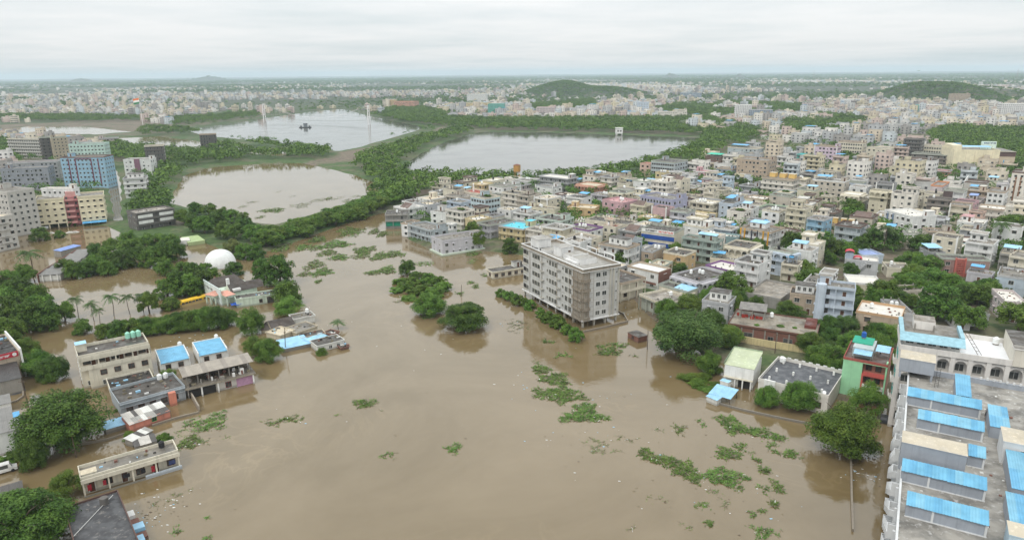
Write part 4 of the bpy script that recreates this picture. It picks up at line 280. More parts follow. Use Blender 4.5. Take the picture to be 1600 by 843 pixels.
CARS = [(-107.2, 128.4, 0.1, 0.66, (206, 206, 202), True, 'white van on the dark ramp at the left edge'), (46.5, 194.4, -0.3, 0.8, (60, 100, 120), False, 'blue car half under water beneath the giant tree'), (63.0, 193.0, 0.4, -1.0, (176, 40, 44), False, 'red car parked behind the giant tree'), (-244.7, 358.5, -0.9, 0.5, (214, 214, 210), False, 'white car drowned to its roof below the yellow flats, nearest the tree'), (-235.2, 359.7, -0.9, 0.5, (220, 220, 216), False, 'white car drowned to its roof below the yellow flats, middle one'), (-232.9, 360.3, -0.9, 0.45, (200, 200, 196), False, 'white car drowned to its roof below the yellow flats, beside the blue awning'), (88.0, 147.4, -0.2, 1.05, (54, 56, 60), False, 'dark car in the flooded lane beside the mint and red house')]
LITTERS = [(-67.9, 116.0, 4, 60), (-69.1, 111.1, 3, 40), (-73.0, 140.2, 3, 20), (71.5, 124.9, 2.2, 40), (75.4, 131.0, 1.5, 25), (16.1, 137.3, 6, 30), (10.0, 168.6, 8, 26), (40.6, 120.8, 9, 40), (-0.2, 215.4, 3, 30), (37.6, 225.8, 4, 50), (-81.3, 170.5, 5, 20), (-33.9, 186.8, 30, 40), (30.6, 150.4, 20, 40), (-76.1, 220.4, 10, 30), (-103.1, 203.5, 8, 30), (-111.4, 195.8, 8, 20)]
STALLS = [(-117.0, 147.0, 0.66, 2.6, 3.4, 2.2, 'w', 'white-roofed stall in the flooded left lane, nearest the spreading tree'), (-113.1, 140.5, 0.66, 2.2, 2.6, 1.9, 'g', 'grey-roofed stall standing in the flooded left lane'), (-109.5, 136.3, 0.66, 2.4, 3.0, 2.0, 'w', 'white-roofed stall in the flooded left lane, nearest the white van'), (-116.5, 140.5, 0.66, 6.0, 14.0, 5.5, 'g', 'long grey-roofed shed running along the left picture edge'), (-101.3, 119.3, 0.66, 7.0, 5.0, 1.2, 'd', 'dark low ramp roof under the white van'), (-172.4, 222.2, 0.7, 7.0, 9.0, 5.5, 'd', 'black sheet roof behind the red sign shop at the left edge'), (-127.4, 156.3, 0.66, 4.0, 6.0, 3.0, 'g', 'grey sheet shed at the left edge beside the gravel heap'), (-121.5, 160.3, 0.66, 2.0, 2.4, 1.6, 'g', 'small grey shack drowned in the lane below the gravel heap')]
PERSON = (87.7, 115.4)
MALL = (383.5, 570.8, -0.25, 44.0, 30.0)
LANDMARKS = [(-27.1, 382.3, 'the tall light blue block'), (-12.3, 383.2, 'the tall light blue block'), (84.0, 375.9, 'the lavender block'), (113.6, 307.6, 'the ochre-pillared house'), (182.2, 513.3, 'the tan five-storey block'), (166.8, 532.7, 'the tan five-storey block'), (180.5, 611.6, 'the teal tarpaulin'), (32.5, 476.1, 'the grey banded house'), (53.7, 459.6, 'the salmon arched house'), (121.9, 532.8, 'the grey-blue many-windowed block'), (144.3, 367.6, 'the light green house'), (173.2, 441.7, 'the white-banded flats'), (199.9, 429.4, 'the beige four-storey house'), (222.4, 442.1, 'the beige four-storey house'), (272.9, 599.4, 'the lilac-pink apartments'), (360.3, 623.4, 'the bare concrete frame'), (199.2, 339.6, 'the white modern house'), (217.6, 356.4, 'the white modern house'), (210.6, 307.3, 'the low teal house'), (69.2, 308.7, 'the blue-banded hall'), (285.7, 508.8, 'the peach-white villa'), (284.6, 483.4, 'the peach-white villa'), (253.2, 389.3, 'the brown-panelled house'), (180.0, 266.3, 'the pink-brown building'), (358.7, 588.0, 'the old stone row'), (263.8, 491.0, 'the mustard house'), (150.4, 329.5, 'the sky-blue house'), (139.2, 265.0, 'the red arched canopies'), (105.8, 215.4, 'the round stair tower'), (292.2, 394.9, 'the tall cream tower'), (242.3, 554.0, 'the bright blue sheet roof'), (61.0, 382.5, 'the pink house'), (107.4, 542.0, 'the rust-red roof'), (219.7, 652.1, 'the long blue-grey house'), (388, 572, 'the windowless cream mall')]
MIDS = [(-244.0, 1662.6, -0.2, 50.4, 30, 5, 'salmon', 'rr', '', 'salmon-pink block beyond the far lake, two wings'), (-288.2, 1723.7, -0.2, 23.1, 14, 6, 'ochre', 'rg', '', 'orange-striped tower beside the salmon-pink block'), (-78.9, 1574.0, -0.2, 71.1, 22, 5, 'yellow', 'rc', '', 'long yellow block beyond the woods behind the grey lake'), (-27.9, 1416.0, -0.2, 32.0, 16, 6, 'teal', 'rg', '', 'teal-green clad block beside the long yellow block'), (-92.1, 1983.2, -0.2, 56.1, 18, 7, 'white', 'rw', '', 'white stepped block behind the long yellow block'), (63.9, 1264.5, -0.2, 33.3, 18, 6, 'pinkgrey', 'rp', 'sr', 'rose-pink apartment block above the far bank of the grey lake'), (241.7, 1293.1, -0.2, 21.1, 14, 8, 'icyblue', 'rw', '', 'white and blue tower at the middle of the far bank'), (264.8, 1203.1, -0.2, 27.8, 18, 4, 'creamwhite', 'rg', '', 'off-white office block left half, right of the blue tower'), (289.0, 1199.9, -0.2, 19.7, 18, 5, 'creamwhite', 'rg', 'sr', 'off-white office block right half, right of the blue tower'), (379.7, 1155.0, -0.2, 25.2, 16, 8, 'white', 'rw', '', 'tall white block with red corner beside the dark glass front'), (397.6, 1122.6, -0.2, 33.6, 16, 6, 'bluegrey', 'rg', '', 'dark glass fronted block beside the tall white block'), (714.1, 1489.9, -0.2, 37.4, 16, 6, 'white', 'rw', 'sr', 'white stepped block below the wooded hill'), (768.9, 1297.3, -0.2, 36.9, 20, 5, 'peachwhite', 'rw', '', 'pale pink box building below the wooded hill'), (751.7, 1295.9, -0.2, 12.7, 12, 5, 'teal', 'rg', '', 'green-netted block beside the pale pink box'), (1054.6, 1668.1, -0.2, 41.0, 14, 7, 'tan', 'rg', 'sr', 'tan tower block at the foot of the wooded hill'), (618.7, 1454.5, -0.2, 35.7, 16, 5, 'pinkgrey', 'rg', '', 'pinkish long block left of the white stepped block'), (538.9, 2126.4, -0.2, 62.0, 18, 5, 'bluegrey', 'rw', '', 'pale blue office far behind the upper wood'), (793.9, 1116.4, -0.2, 38.7, 16, 8, 'white', 'rw', 'sr', 'tall white flats at the far right edge below the hill')]
N_MORE = 195

# ---------------------------------------------------------------- terrain and water
def sdist(px, py, poly):
    """signed distance to a polygon, positive outside"""
    P_ = np.array(poly); A = P_; B = np.roll(P_, -1, 0)
    d2 = np.full(px.shape, 1e18); inside = np.zeros(px.shape, bool)
    for (ax, ay), (bx, by) in zip(A, B):
        ex, ey = bx - ax, by - ay; wx, wy = px - ax, py - ay
        t = np.clip((wx * ex + wy * ey) / (ex * ex + ey * ey), 0, 1)
        d2 = np.minimum(d2, (wx - t * ex) ** 2 + (wy - t * ey) ** 2)
        c = ((ay <= py) & (by > py)) | ((by <= py) & (ay > py))
        with np.errstate(divide='ignore', invalid='ignore'):
            xi = ax + (py - ay) / (by - ay if by != ay else 1e-9) * ex
        inside ^= c & (px < xi)
    d = np.sqrt(d2); return np.where(inside, -d, d)
def wsd(px, py):
    s = np.full(np.shape(px), 1e9)
    for p in WATERS.values(): s = np.minimum(s, sdist(np.asarray(px, float), np.asarray(py, float), p))
    return s
def hill(px, py):
    z = np.zeros(np.shape(px))
    for (x, y, rx, ry, h, n) in HILLS:
        q = ((px - x) / rx) ** 2 + ((py - y) / ry) ** 2
        z = z + h * np.exp(-q ** n)
    return z
def wob(px, py):
    return np.sin(px * .021 + 1.3) * np.cos(py * .017) + .6 * np.sin(px * .057 + py * .043) + .35 * np.sin(px * .13 - py * .11 + 2)
def ground_z(px, py):
    s = wsd(px, py) + wob(px, py) * 1.6
    return np.clip(s * 0.28, -2.2, 0.9) + hill(px, py)
rr = np.exp(np.linspace(math.log(42), math.log(26000), 430))
aa = np.concatenate([np.linspace(-PI, -0.80, 26)[:-1], np.linspace(-0.80, 0.80, 420), np.linspace(0.80, PI, 26)[1:-1]])
gx = np.outer(rr, np.sin(aa)); gy = np.outer(rr, np.cos(aa)); gz = ground_z(gx.ravel(), gy.ravel()).reshape(gx.shape)
gz += 6.0 * np.clip((gx ** 2 + gy ** 2) ** .5 / 9000 - .4, 0, 2) * np.abs(np.sin(gx * .0011) * np.cos(gy * .0007 + 1))
V = np.stack([gx, gy, gz], -1).reshape(-1, 3); na = len(aa); nr = len(rr)
i0 = np.arange(nr - 1)[:, None] * na; j0 = np.arange(na)[None, :]; j1 = (j0 + 1) % na
F = np.stack([i0 + j0, i0 + j1, i0 + na + j1, i0 + na + j0], -1).reshape(-1, 4)
hole = np.vstack([V, [[0, 0, -2.2]]])
F = np.vstack([F])
gm, t, b = new_mat('ground')
n1 = pos_noise(t, 0.035, 6, rough=0.62); n2 = pos_noise(t, 0.4, 5, rough=0.65); n3 = pos_noise(t, 0.006, 4, rough=.6)
soil = RAMP(t, n2, [(0.35, srgb(88, 78, 66)), (0.65, srgb(122, 110, 94))])
green = RAMP(t, n2, [(0.35, (0.030, 0.066, 0.016)), (0.65, (0.075, 0.125, 0.030))])
att = N(t, 'ShaderNodeAttribute', attribute_name='veg')
fv = MATH(t, 'ADD', MATH(t, 'SUBTRACT', RAMP(t, n1, [(0.40, 0.0), (0.60, 1.0)]), 0.5), att.outputs['Fac'], True)
cd = N(t, 'ShaderNodeNewGeometry'); ln = N(t, 'ShaderNodeVectorMath', operation='LENGTH'); L(t, cd.outputs['Position'], ln.inputs[0])
woods = MIXC(t, RAMP(t, MATH(t, 'DIVIDE', ln.outputs['Value'], 4000.0), [(0.2, 0.0), (0.6, 1.0)]), green, (0.026, 0.050, 0.020))   # beyond the town the land is wooded
L(t, MIXC(t, fv, soil, woods), b.inputs['Base Color']); b.inputs['Roughness'].default_value = 0.95
gme = mesh_np('ground', V, F, [gm], smooth=True)
gs = wsd(V[:, 0], V[:, 1]); gr = np.hypot(V[:, 0], V[:, 1])
veg = np.where(gr > 1500, 0.9, 0.42); veg = np.maximum(veg, np.where((gs < 26) & (V[:, 1] > 330), 0.95, 0))
veg = np.maximum(veg, np.clip(hill(V[:, 0], V[:, 1]) / 10, 0, 1) * .9)
for poly, val in SOILS: veg = np.where(sdist(V[:, 0], V[:, 1], poly) < 0, val, veg)
at = gme.attributes.new('veg', 'FLOAT', 'POINT'); at.data.foreach_set('value', veg.astype(np.float32))
tag(obj('ground', gme), kind='structure')

def waterm(name, c1, c2, rough, ior, bump):
    m, t, b = new_mat(name)
    g = N(t, 'ShaderNodeNewGeometry'); w = N(t, 'ShaderNodeTexNoise'); L(t, g.outputs['Position'], w.inputs['Vector'])
    w.inputs['Scale'].default_value = 0.014; w.inputs['Detail'].default_value = 8; w.inputs['Distortion'].default_value = 2.6; w.inputs['Roughness'].default_value = .62
    silt = RAMP(t, w.outputs[0], [(0.36, c1), (0.64, c2)])
    f1 = N(t, 'ShaderNodeTexNoise'); L(t, g.outputs['Position'], f1.inputs['Vector']); f1.inputs['Scale'].default_value = 0.045; f1.inputs['Detail'].default_value = 5; f1.inputs['Distortion'].default_value = 3.5
    scum = MATH(t, 'MULTIPLY', RAMP(t, f1.outputs[0], [(0.45, 0.0), (0.5, 1.0), (0.55, 0.0)]), RAMP(t, pos_noise(t, 0.018, 3), [(0.5, 0.0), (0.68, 0.3)]))
    L(t, MIXC(t, scum, silt, tuple(min(1, x * 1.7) for x in c2)), b.inputs['Base Color'])
    b.inputs['Roughness'].default_value = rough; b.inputs['IOR'].default_value = ior
    h = MATH(t, 'ADD', MATH(t, 'MULTIPLY', pos_noise(t, 0.9, 3), 0.6), MATH(t, 'MULTIPLY', pos_noise(t, 0.16, 3, 1, 1.8), 1.0))
    bp = N(t, 'ShaderNodeBump'); L(t, h, bp.inputs['Height']); L(t, RAMP(t, pos_noise(t, 0.022, 4, 1, 1.6, 1, .6), [(0.42, bump * .45), (0.62, bump * 1.5)]), bp.inputs['Strength']); bp.inputs['Distance'].default_value = 0.05
    L(t, bp.outputs[0], b.inputs['Normal'])
    sw = RAMP(t, pos_noise(t, 0.03, 4, 1, 1, 1, .6), [(0.4, rough * .7), (0.65, rough * 1.6)])
    L(t, sw, b.inputs['Roughness'])
    return m
flood_m = waterm('flood_water', (0.157, 0.114, 0.055), (0.201, 0.151, 0.083), 0.06, 1.66, 0.45)
lake_m = waterm('lake_water', (0.085, 0.085, 0.072), (0.11, 0.105, 0.088), 0.09, 1.6, 0.5)
mb = MB(); q = 26000
mb.face([(-q, -q, 0), (q, -q, 0), (q, q, 0), (-q, q, 0)], flood_m)
tag(mb.build('flood_water'), kind='structure')
for nm, grow in (('lake', 1.06), ('reservoir', 1.04)):
    pl = WATERS['lake' if nm == 'lake' else 'reservoir']; c = np.mean(np.array(pl), 0)
    mb = MB(); mb.face([(c[0] + (x - c[0]) * grow, c[1] + (y - c[1]) * grow, 0.12) for x, y in pl], lake_m)
    tag(mb.build(nm + '_water'), kind='structure')

# air: one even body of pale haze round camera, city and hills
hm = bpy.data.materials.new('haze'); hm.use_nodes = True; ht = hm.node_tree; ht.nodes.clear()
pv = N(ht, 'ShaderNodeVolumePrincipled'); pv.inputs['Color'].default_value = (0.76, 0.90, 1.0, 1); pv.inputs['Density'].default_value = HAZE
ho = N(ht, 'ShaderNodeOutputMaterial'); L(ht, pv.outputs[0], ho.inputs['Volume'])
mb = MB(); mb.box(-27000, 27000, -27000, 27000, -3.5, 150, hm)
tag(mb.build('haze'), kind='stuff')

# ---------------------------------------------------------------- house parts
_WIN = {}
def window_mesh(w, h, near, frame, hood, wall):
    key = (w, h, near, frame.name if frame else 0, hood, wall.name if hood else 0)
    if key in _WIN: return _WIN[key]
    mb = MB(); a, b_ = w / 2, h
    mb.box(-a, a, -0.02, 0.05, 0, b_, GLASS)
    if near and frame:
        mb.box(-a - .09, -a, -.09, 0.05, -.09, b_ + .09, frame); mb.box(a, a + .09, -.09, 0.05, -.09, b_ + .09, frame)
        mb.box(-a, a, -.09, .05, b_, b_ + .09, frame); mb.box(-a, a, -.12, .05, -.09, 0, frame)
        mb.box(-.03, .03, -.06, -.02, 0, b_, frame)
    elif frame:
        mb.box(-a - .1, -a, -.1, 0.05, 0, b_, frame); mb.box(a, a + .1, -.1, 0.05, 0, b_, frame)
    if hood:
        mb.hexa([(-a - .25, -.5, b_ + .14), (a + .25, -.5, b_ + .14), (a + .25, 0.04, b_ + .24), (-a - .25, 0.04, b_ + .24)],
                [(-a - .25, -.5, b_ + .22), (a + .25, -.5, b_ + .22), (a + .25, 0.04, b_ + .34), (-a - .25, 0.04, b_ + .34)], wall)
    me = mb.mesh('window'); _WIN[key] = me; return me
_DOOR = {}
def door_mesh(m):
    if m.name not in _DOOR:
        mb = MB(); mb.box(-.5, .5, -.04, .05, 0, 2.1, m); mb.box(-.6, -.5, -.09, .05, 0, 2.2, FRAME_W); mb.box(.5, .6, -.09, .05, 0, 2.2, FRAME_W); mb.box(-.5, .5, -.09, .05, 2.1, 2.2, FRAME_W)
        _DOOR[m.name] = mb.mesh('door')
    return _DOOR[m.name]
_TANK = {}
def tank_mesh(m):
    if m.name not in _TANK:
        mb = MB(); mb.cyl(0, 0, .35, 1.55, .58, .58, 14, m, False); mb.cyl(0, 0, 1.55, 1.75, .58, .28, 14, m); mb.cyl(0, 0, 1.75, 1.83, .26, .26, 10, m)
        mb.cyl(0, 0, .0, .35, .5, .5, 10, CONC); mb.cyl(0, 0, .92, .98, .61, .61, 14, m, True)
        _TANK[m.name] = mb.mesh('water_tank')
    return _TANK[m.name]
def ridged(mb, w, d, z0, z1, m, pitch=0.5, th=0.04, x0=None, y0=None):
    """metal sheet with raised ribs, sloping from z0 at the front to z1 at the back"""
    x0 = -w / 2 if x0 is None else x0; y0 = -d / 2 if y0 is None else y0
    n = max(2, int(w / pitch)); pts = []
    for i in range(n + 1):
        x = x0 + w * i / n; r = .02
        pts.append((x, 0));
        if i < n: pts += [(x + w / n * .7, 0), (x + w / n * .76, .05), (x + w / n * .94, .05)]
    k = mb.mi(m); o = len(mb.v)
    for (x, dz) in pts: mb.v += [(x, y0, z0 + dz), (x, y0 + d, z1 + dz), (x, y0, z0 + dz - th), (x, y0 + d, z1 + dz - th)]
    for i in range(len(pts) - 1):
        a = o + i * 4; c = a + 4
        mb.f += [(a, c, c + 1, a + 1), (a + 3, c + 3, c + 2, a + 2), (a, a + 2, c + 2, c)]; mb.m += [k] * 3
def sheet_roof(parent, name, w, d, z0, z1, m, loc, rz=0, posts=True, zb=0.0, rib=True):
    mb = MB()
    if rib: ridged(mb, w, d, z0, z1, m)
    else: mb.hexa([(-w / 2, -d / 2, z0 - .05), (w / 2, -d / 2, z0 - .05), (w / 2, d / 2, z1 - .05), (-w / 2, d / 2, z1 - .05)], [(-w / 2, -d / 2, z0), (w / 2, -d / 2, z0), (w / 2, d / 2, z1), (-w / 2, d / 2, z1)], m)
    o = mb.build(name, parent, loc, rz)
    if posts:
        for sx in (-1, 1):
            for sy in (-1, 1):
                p = MB(); x, y = sx * (w / 2 - .2), sy * (d / 2 - .2); p.box(x - .07, x + .07, y - .07, y + .07, zb, (z0 if sy < 0 else z1) - .06, CONC)
                p.build('post', parent, loc, rz)
    return o
def rroom(parent, x, y, w, d, h, z, m, roof, name='stair_room', door=True, lip=.2):
    mb = MB(); mb.box(x - w / 2, x + w / 2, y - d / 2, y + d / 2, z, z + h, m, bottom=False)
    mb.box(x - w / 2 - lip, x + w / 2 + lip, y - d / 2 - lip, y + d / 2 + lip, z + h, z + h + .16, m, roof)
    o = mb.build(name, parent)
    if door: obj('door', door_mesh(DOOR), o, (x + w * .15, y - d / 2 - .01, z))
    return o
def arch_wall(mb, x0, x1, y0, y1, z0, z1, n, m, pier=.35, axis='x'):
    """arcade: wall with n round-arched openings"""
    W = (x1 - x0) / n
    for i in range(n):
        a = x0 + i * W; r = (W - pier) / 2; cxx = a + W / 2; zs = z1 - .35 - r * .9
        pts_in = [(cxx - r, z0)] + [(cxx - r * math.cos(PI * k / 8), zs + r * .9 * math.sin(PI * k / 8)) for k in range(9)] + [(cxx + r, z0)]
        pts_out = [(a, z0)] + [(a, z0 + (z1 - z0) * .5)] + [(a, z1)] + [(a + W * k / 6, z1) for k in range(1, 6)] + [(a + W, z1), (a + W, z0 + (z1 - z0) * .5), (a + W, z0)]
        k_ = mb.mi(m)
        for (yy, flip) in ((y0, 0), (y1, 1)):
            o = len(mb.v); mb.v += [(p[0], yy, p[1]) for p in pts_in] + [(p[0], yy, p[1]) for p in pts_out]
            for j in range(10):
                q_ = (o + j, o + j + 1, o + 11 + j + 1, o + 11 + j); mb.f.append(q_ if not flip else q_[::-1]); mb.m.append(k_)
        o = len(mb.v); mb.v += [(p[0], y0, p[1]) for p in pts_in] + [(p[0], y1, p[1]) for p in pts_in]
        for j in range(10): mb.f.append((o + j, o + j + 1, o + 11 + j + 1, o + 11 + j)); mb.m.append(k_)
    mb.box(x0, x1, y0, y1, z1, z1 + .12, m)
def glyphs(mb, x0, x1, y, z0, z1, m, n, rnd):
    """short curled strokes standing on the sign face, as the lettering reads from the air"""
    w = (x1 - x0) / n
    for i in range(n):
        a = x0 + i * w + w * .12; b_ = x0 + (i + 1) * w - w * .12; t = (z1 - z0) * .18
        k = rnd.randrange(4)
        mb.box(a, b_, y - .04, y, z0, z0 + t, m) if k != 1 else mb.box(a, b_, y - .04, y, z1 - t, z1, m)
        mb.box(a, a + t, y - .04, y, z0 + t, z1 - (t if k == 1 else 0), m)
        if k in (0, 2): mb.box(b_ - t, b_, y - .04, y, z0 + t, z1, m)
        if k in (2, 3): mb.box(a + t, b_ - t, y - .04, y, (z0 + z1) / 2, (z0 + z1) / 2 + t, m)

FACES = (('front', 0.0), ('right', PI / 2), ('back', PI), ('left', -PI / 2))
def facade(face, w, d, t, out=0.0):
    if face == 'front': return (-w / 2 + t, -d / 2 - out)
    if face == 'right': return (w / 2 + out, -d / 2 + t)
    if face == 'back': return (w / 2 - t, d / 2 + out)
    return (-w / 2 - out, d / 2 - t)
def house(row, cat='house', group=None, name=None):
    (X, Y, yaw, w, d, n, base, H, par, wall, roof, style, feat, label) = row
    feat = feat.split(); D = math.hypot(X, Y); rnd = random.Random(int(X * 7 + Y * 13))
    near = D < 300; single = D < 470
    nm = name or ('apartment_block' if n >= 4 else 'house')
    root = thing(nm, label, cat if n < 4 else ('apartment block' if cat == 'house' else cat), (X, Y, base), yaw, group)
    wm = paint(WALL[wall], 0.45 if n < 6 else .35); rm = ROOF[roof]; lo = -base - 2.0
    st = H / n; stilt = 'stilt' in feat
    z_body = st if stilt else lo
    # body with a thin projecting band at every floor
    mb = MB(); mb.box(-w / 2, w / 2, -d / 2, d / 2, z_body, H, wm, bottom=stilt)
    for i in range(1, n): mb.box(-w / 2 - .07, w / 2 + .07, -d / 2 - .07, d / 2 + .07, i * st - .09, i * st + .06, wm)
    mb.build('wall', root)
    if stilt:
        nx = max(3, int(w / 3.6)); ny = max(2, int(d / 4.5))
        for i in range(nx):
            for j in range(ny):
                x = -w / 2 + .25 + (w - .5) * i / (nx - 1); y = -d / 2 + .25 + (d - .5) * j / (ny - 1)
                p = MB(); p.box(x - .2, x + .2, y - .2, y + .2, lo, st, wm, bottom=False); p.build('column', root)
    ov = 1.25 if 'B' in style else .12
    ovr = 1.25 if 'bx' in feat and 'B' in style else .12
    x1 = w / 2 + ovr; y0 = -d / 2 - ov
    mb = MB(); mb.box(-w / 2 - .12, x1, y0, d / 2 + .12, H, H + .15, wm, rm); mb.build('roof', root)
    pm = wm
    if rnd.random() < .4 and 'purp' not in feat: pm = paint(rnd.choice((WALL['white'], WALL['cream'], WALL['tan'], WALL['brown'], WALL['lightgrey'], WALL['greengrey'])), .45)
    if 'purp' in feat: pm = paint(srgb(128, 92, 140), .3)
    if 'band' in feat: pm = paint(srgb(186, 152, 116), .3)
    if 'orng' in feat: pm = paint(srgb(206, 142, 104), .3)
    if par > 0.1:
        mb = MB(); mb.ring(-w / 2 - .12, x1, y0, d / 2 + .12, H + .15, H + par, .16, pm); mb.build('parapet', root)
    # facades that the place shows
    vis = []
    for face, a in FACES:
        nx_, ny_ = math.sin(yaw + a), -math.cos(yaw + a)
        if (nx_ * -X + ny_ * -Y) / D > -0.12: vis.append((face, a))
    frame = FRAME_B if 'brwin' in feat or rnd.random() < .25 else FRAME_W
    far_mb = MB()
    fine = near or D < 330
    for face, a in vis:
        ln = w if face in ('front', 'back') else d
        if style == 'N' and face != 'right': continue
        if 'N' == style: continue
        dense = (face == 'front' and 'rowf' in feat) or ('rowr' in feat)
        gal = ('B' in style and face == 'front') or ('bx' in feat and 'B' in style and face == 'right')
        pitch = 1.9 if dense else (2.7 if n > 4 else rnd.uniform(3.0, 4.2))
        k = max(1, int((ln - .8) / pitch))
        for i in range(n):
            if stilt and i == 0: continue
            z = i * st
            if z + st < -base + 1.0: continue
            for j in range(k):
                t = .4 + (ln - .8) * (j + .5) / k
                if not dense and n < 6 and rnd.random() < (.3 if style == 'M' else .14): continue
                isd = gal and j % 3 == 1 or (i == 0 and j == k // 2 and face == 'front')
                if isd and fine and z > -base + .2:
                    x, y = facade(face, w, d, t, .005); obj('door', door_mesh(DOOR), root, (x, y, z + .1), a); continue
                ww, hh = ((1.3, 1.35) if dense else ((1.5, 1.4) if rnd.random() < .7 else (.8, .9)))
                if n >= 6: ww, hh = 1.2, 1.2
                x, y = facade(face, w, d, t, .004)
                me = window_mesh(ww, hh, fine, frame, (not gal) and not dense and rnd.random() < .7, wm)
                if single: obj('window', me, root, (x, y, z + 1.0), a)
                else:
                    c_, s_ = math.cos(a), math.sin(a); o_ = len(far_mb.v)
                    far_mb.v += [(x + vx.co.x * c_ - vx.co.y * s_, y + vx.co.x * s_ + vx.co.y * c_, z + 1.0 + vx.co.z) for vx in me.vertices]
                    for p in me.polygons: far_mb.f.append(tuple(o_ + q_ for q_ in p.vertices)); far_mb.m.append(far_mb.mi(me.materials[p.material_index]))
        if gal:
            hb = 1.0
            for i in range(1, n):
                z = i * st; bm = MB(); L0 = ln
                bm.box(-L0 / 2 - .12, L0 / 2 + (1.25 if face == 'front' and 'bx' in feat else .12) , -1.25, 0, -.12, .05, wm)
                e = L0 / 2 + (1.25 if face == 'front' and 'bx' in feat else .12)
                bm.box(-L0 / 2 - .12, e, -1.25, -1.11, .05, hb, pm if 'orng' in feat else wm)
                bm.box(-L0 / 2 - .12, -L0 / 2 + .02, -1.11, 0, .05, hb, wm)
                if not (face == 'front' and 'bx' in feat): bm.box(e - .14, e, -1.11, 0, .05, hb, wm)
                x, y = facade(face, w, d, ln / 2, 0); bm.build('balcony', root, (x, y, z), a)
            kc = max(2, int(ln / 3.8) + 1)
            cb = MB()
            for j in range(kc):
                t = .1 + (ln - .2) * j / (kc - 1); x, y = facade(face, w, d, t, 1.12)
                if single:
                    c1 = MB(); c1.box(-.14, .14, -.125, .125, lo, H, wm, bottom=False); c1.build('column', root, (x, y, 0), a)
    if far_mb.v: tag(far_mb.build('windows', root), kind='stuff')
    zr = H + .15
    # roof things
    if 'sr' in feat:
        sx = rnd.choice((-1, 1)); sw = min(3.4, w * .36); sd_ = min(4.2, d * .4)
        rroom(root, sx * (w / 2 - sw / 2 - .5), d / 2 - sd_ / 2 - .6, sw, sd_, 2.5, zr, wm, rm)
    for tk, m in (('tk', TANKW), ('tb', BLACK)):
        for nn in (1, 2, 3):
            if f'{tk}{nn}' in feat:
                x = rnd.uniform(-w * .3, w * .1)
                for q_ in range(nn): obj('water_tank', tank_mesh(m), root, (x + q_ * 1.4, rnd.uniform(-d * .1, d * .25) if q_ == 0 else d * .1, zr))
    for key, m in (('blue', BLUE), ('blueb', LBLUE), ('bluel', LILAC), ('teal', TARP), ('pinkr', ROOF['rp'])):
        if key in feat:
            sw, sd_ = w * rnd.uniform(.45, .6), d * rnd.uniform(.4, .55)
            if key == 'teal': sw, sd_ = w * .9, d * .8
            x = -w / 2 + sw / 2 + .4 if rnd.random() < .6 else w / 2 - sw / 2 - .4; y = d / 2 - sd_ / 2 - .8
            if key in ('blueb', 'bluel', 'pinkr'):
                bx_ = MB(); bx_.box(x - sw / 2 + .2, x + sw / 2 - .2, y - sd_ / 2 + .4, y + sd_ / 2 - .2, zr, zr + 2.1, wm, bottom=False); up = bx_.build('roof_room', root)
                obj('window', window_mesh(1.2, 1.0, fine, frame, False, wm), root, (x - sw * .2, y - sd_ / 2 + .39, zr + .8)); obj('door', door_mesh(DOOR), root, (x + sw * .2, y - sd_ / 2 + .385, zr + .02))
            sheet_roof(root, 'sheet_roof', sw, sd_, 2.3, 2.75, m, (x, y, zr), 0, key in ('blue', 'teal'), 0, near)
    if 'blueh' in feat: sheet_roof(root, 'sheet_roof', w * .55, d + .3, .3, .95, LBLUE, (w * .22, 0, H), 0, False)
    if 'bluef' in feat: sheet_roof(root, 'sheet_roof', w + .4, d * .7, 1.9, 2.4, LBLUE, (0, d * .1, zr), 0, True)
    if 'bluefr' in feat: sheet_roof(root, 'awning', w, 2.2, 2.5, 3.0, LBLUE, (0, -d / 2 - 1.1, 0), 0, True, lo)
    if 'awn' in feat: sheet_roof(root, 'awning', w + .6, 1.3, H - .55, H - .1, plain(srgb(178, 40, 76), .6), (0, -d / 2 - ov - .3, 0), 0, False)
    if 'pent' in feat:
        pw, pd = w * .7, d * .45; p = MB(); p.box(-pw / 2, pw / 2, -pd / 2 + d * .15, pd / 2 + d * .15, zr, zr + 2.7, WHITE, bottom=False); p.build('roof_room', root)
        sheet_roof(root, 'roof_slab', pw + .6, pd + .6, 2.8, 2.95, ROOF['rd'], (0, d * .15, zr), 0, False, 0, False)
        for s_ in (-.3, 0, .3): obj('window', window_mesh(.9, 1.3, True, FRAME_W, False, wm), root, (s_ * pw, d * .15 - pd / 2 - .005, zr + .8))
    if 'pent2' in feat:
        om = paint(srgb(220, 184, 112), .3)
        for s_ in (-.32, 0.02, .33): rroom(root, s_ * w, d * .22, w * .2, d * .28, 2.6, zr, om, ROOF['rc'], 'roof_room', False)
    if 'stub' in feat:
        for q_ in range(max(3, int(w / 2.6))):
            x = -w / 2 + .5 + (w - 1) * q_ / max(2, int(w / 2.6) - 1)
            for y in (-d / 2 + .3, d / 2 - .6):
                p = MB(); p.box(x - .16, x + .16, y - .16, y + .16, zr, zr + rnd.uniform(1.2, 1.9), CONC); p.build('roof_post', root)
    if 'garden' in feat:
        o = obj('roof_plants', CROWN['shrub'][1], root, (0, d * .15, zr)); o.scale = (w * .6, d * .35, 1.4)
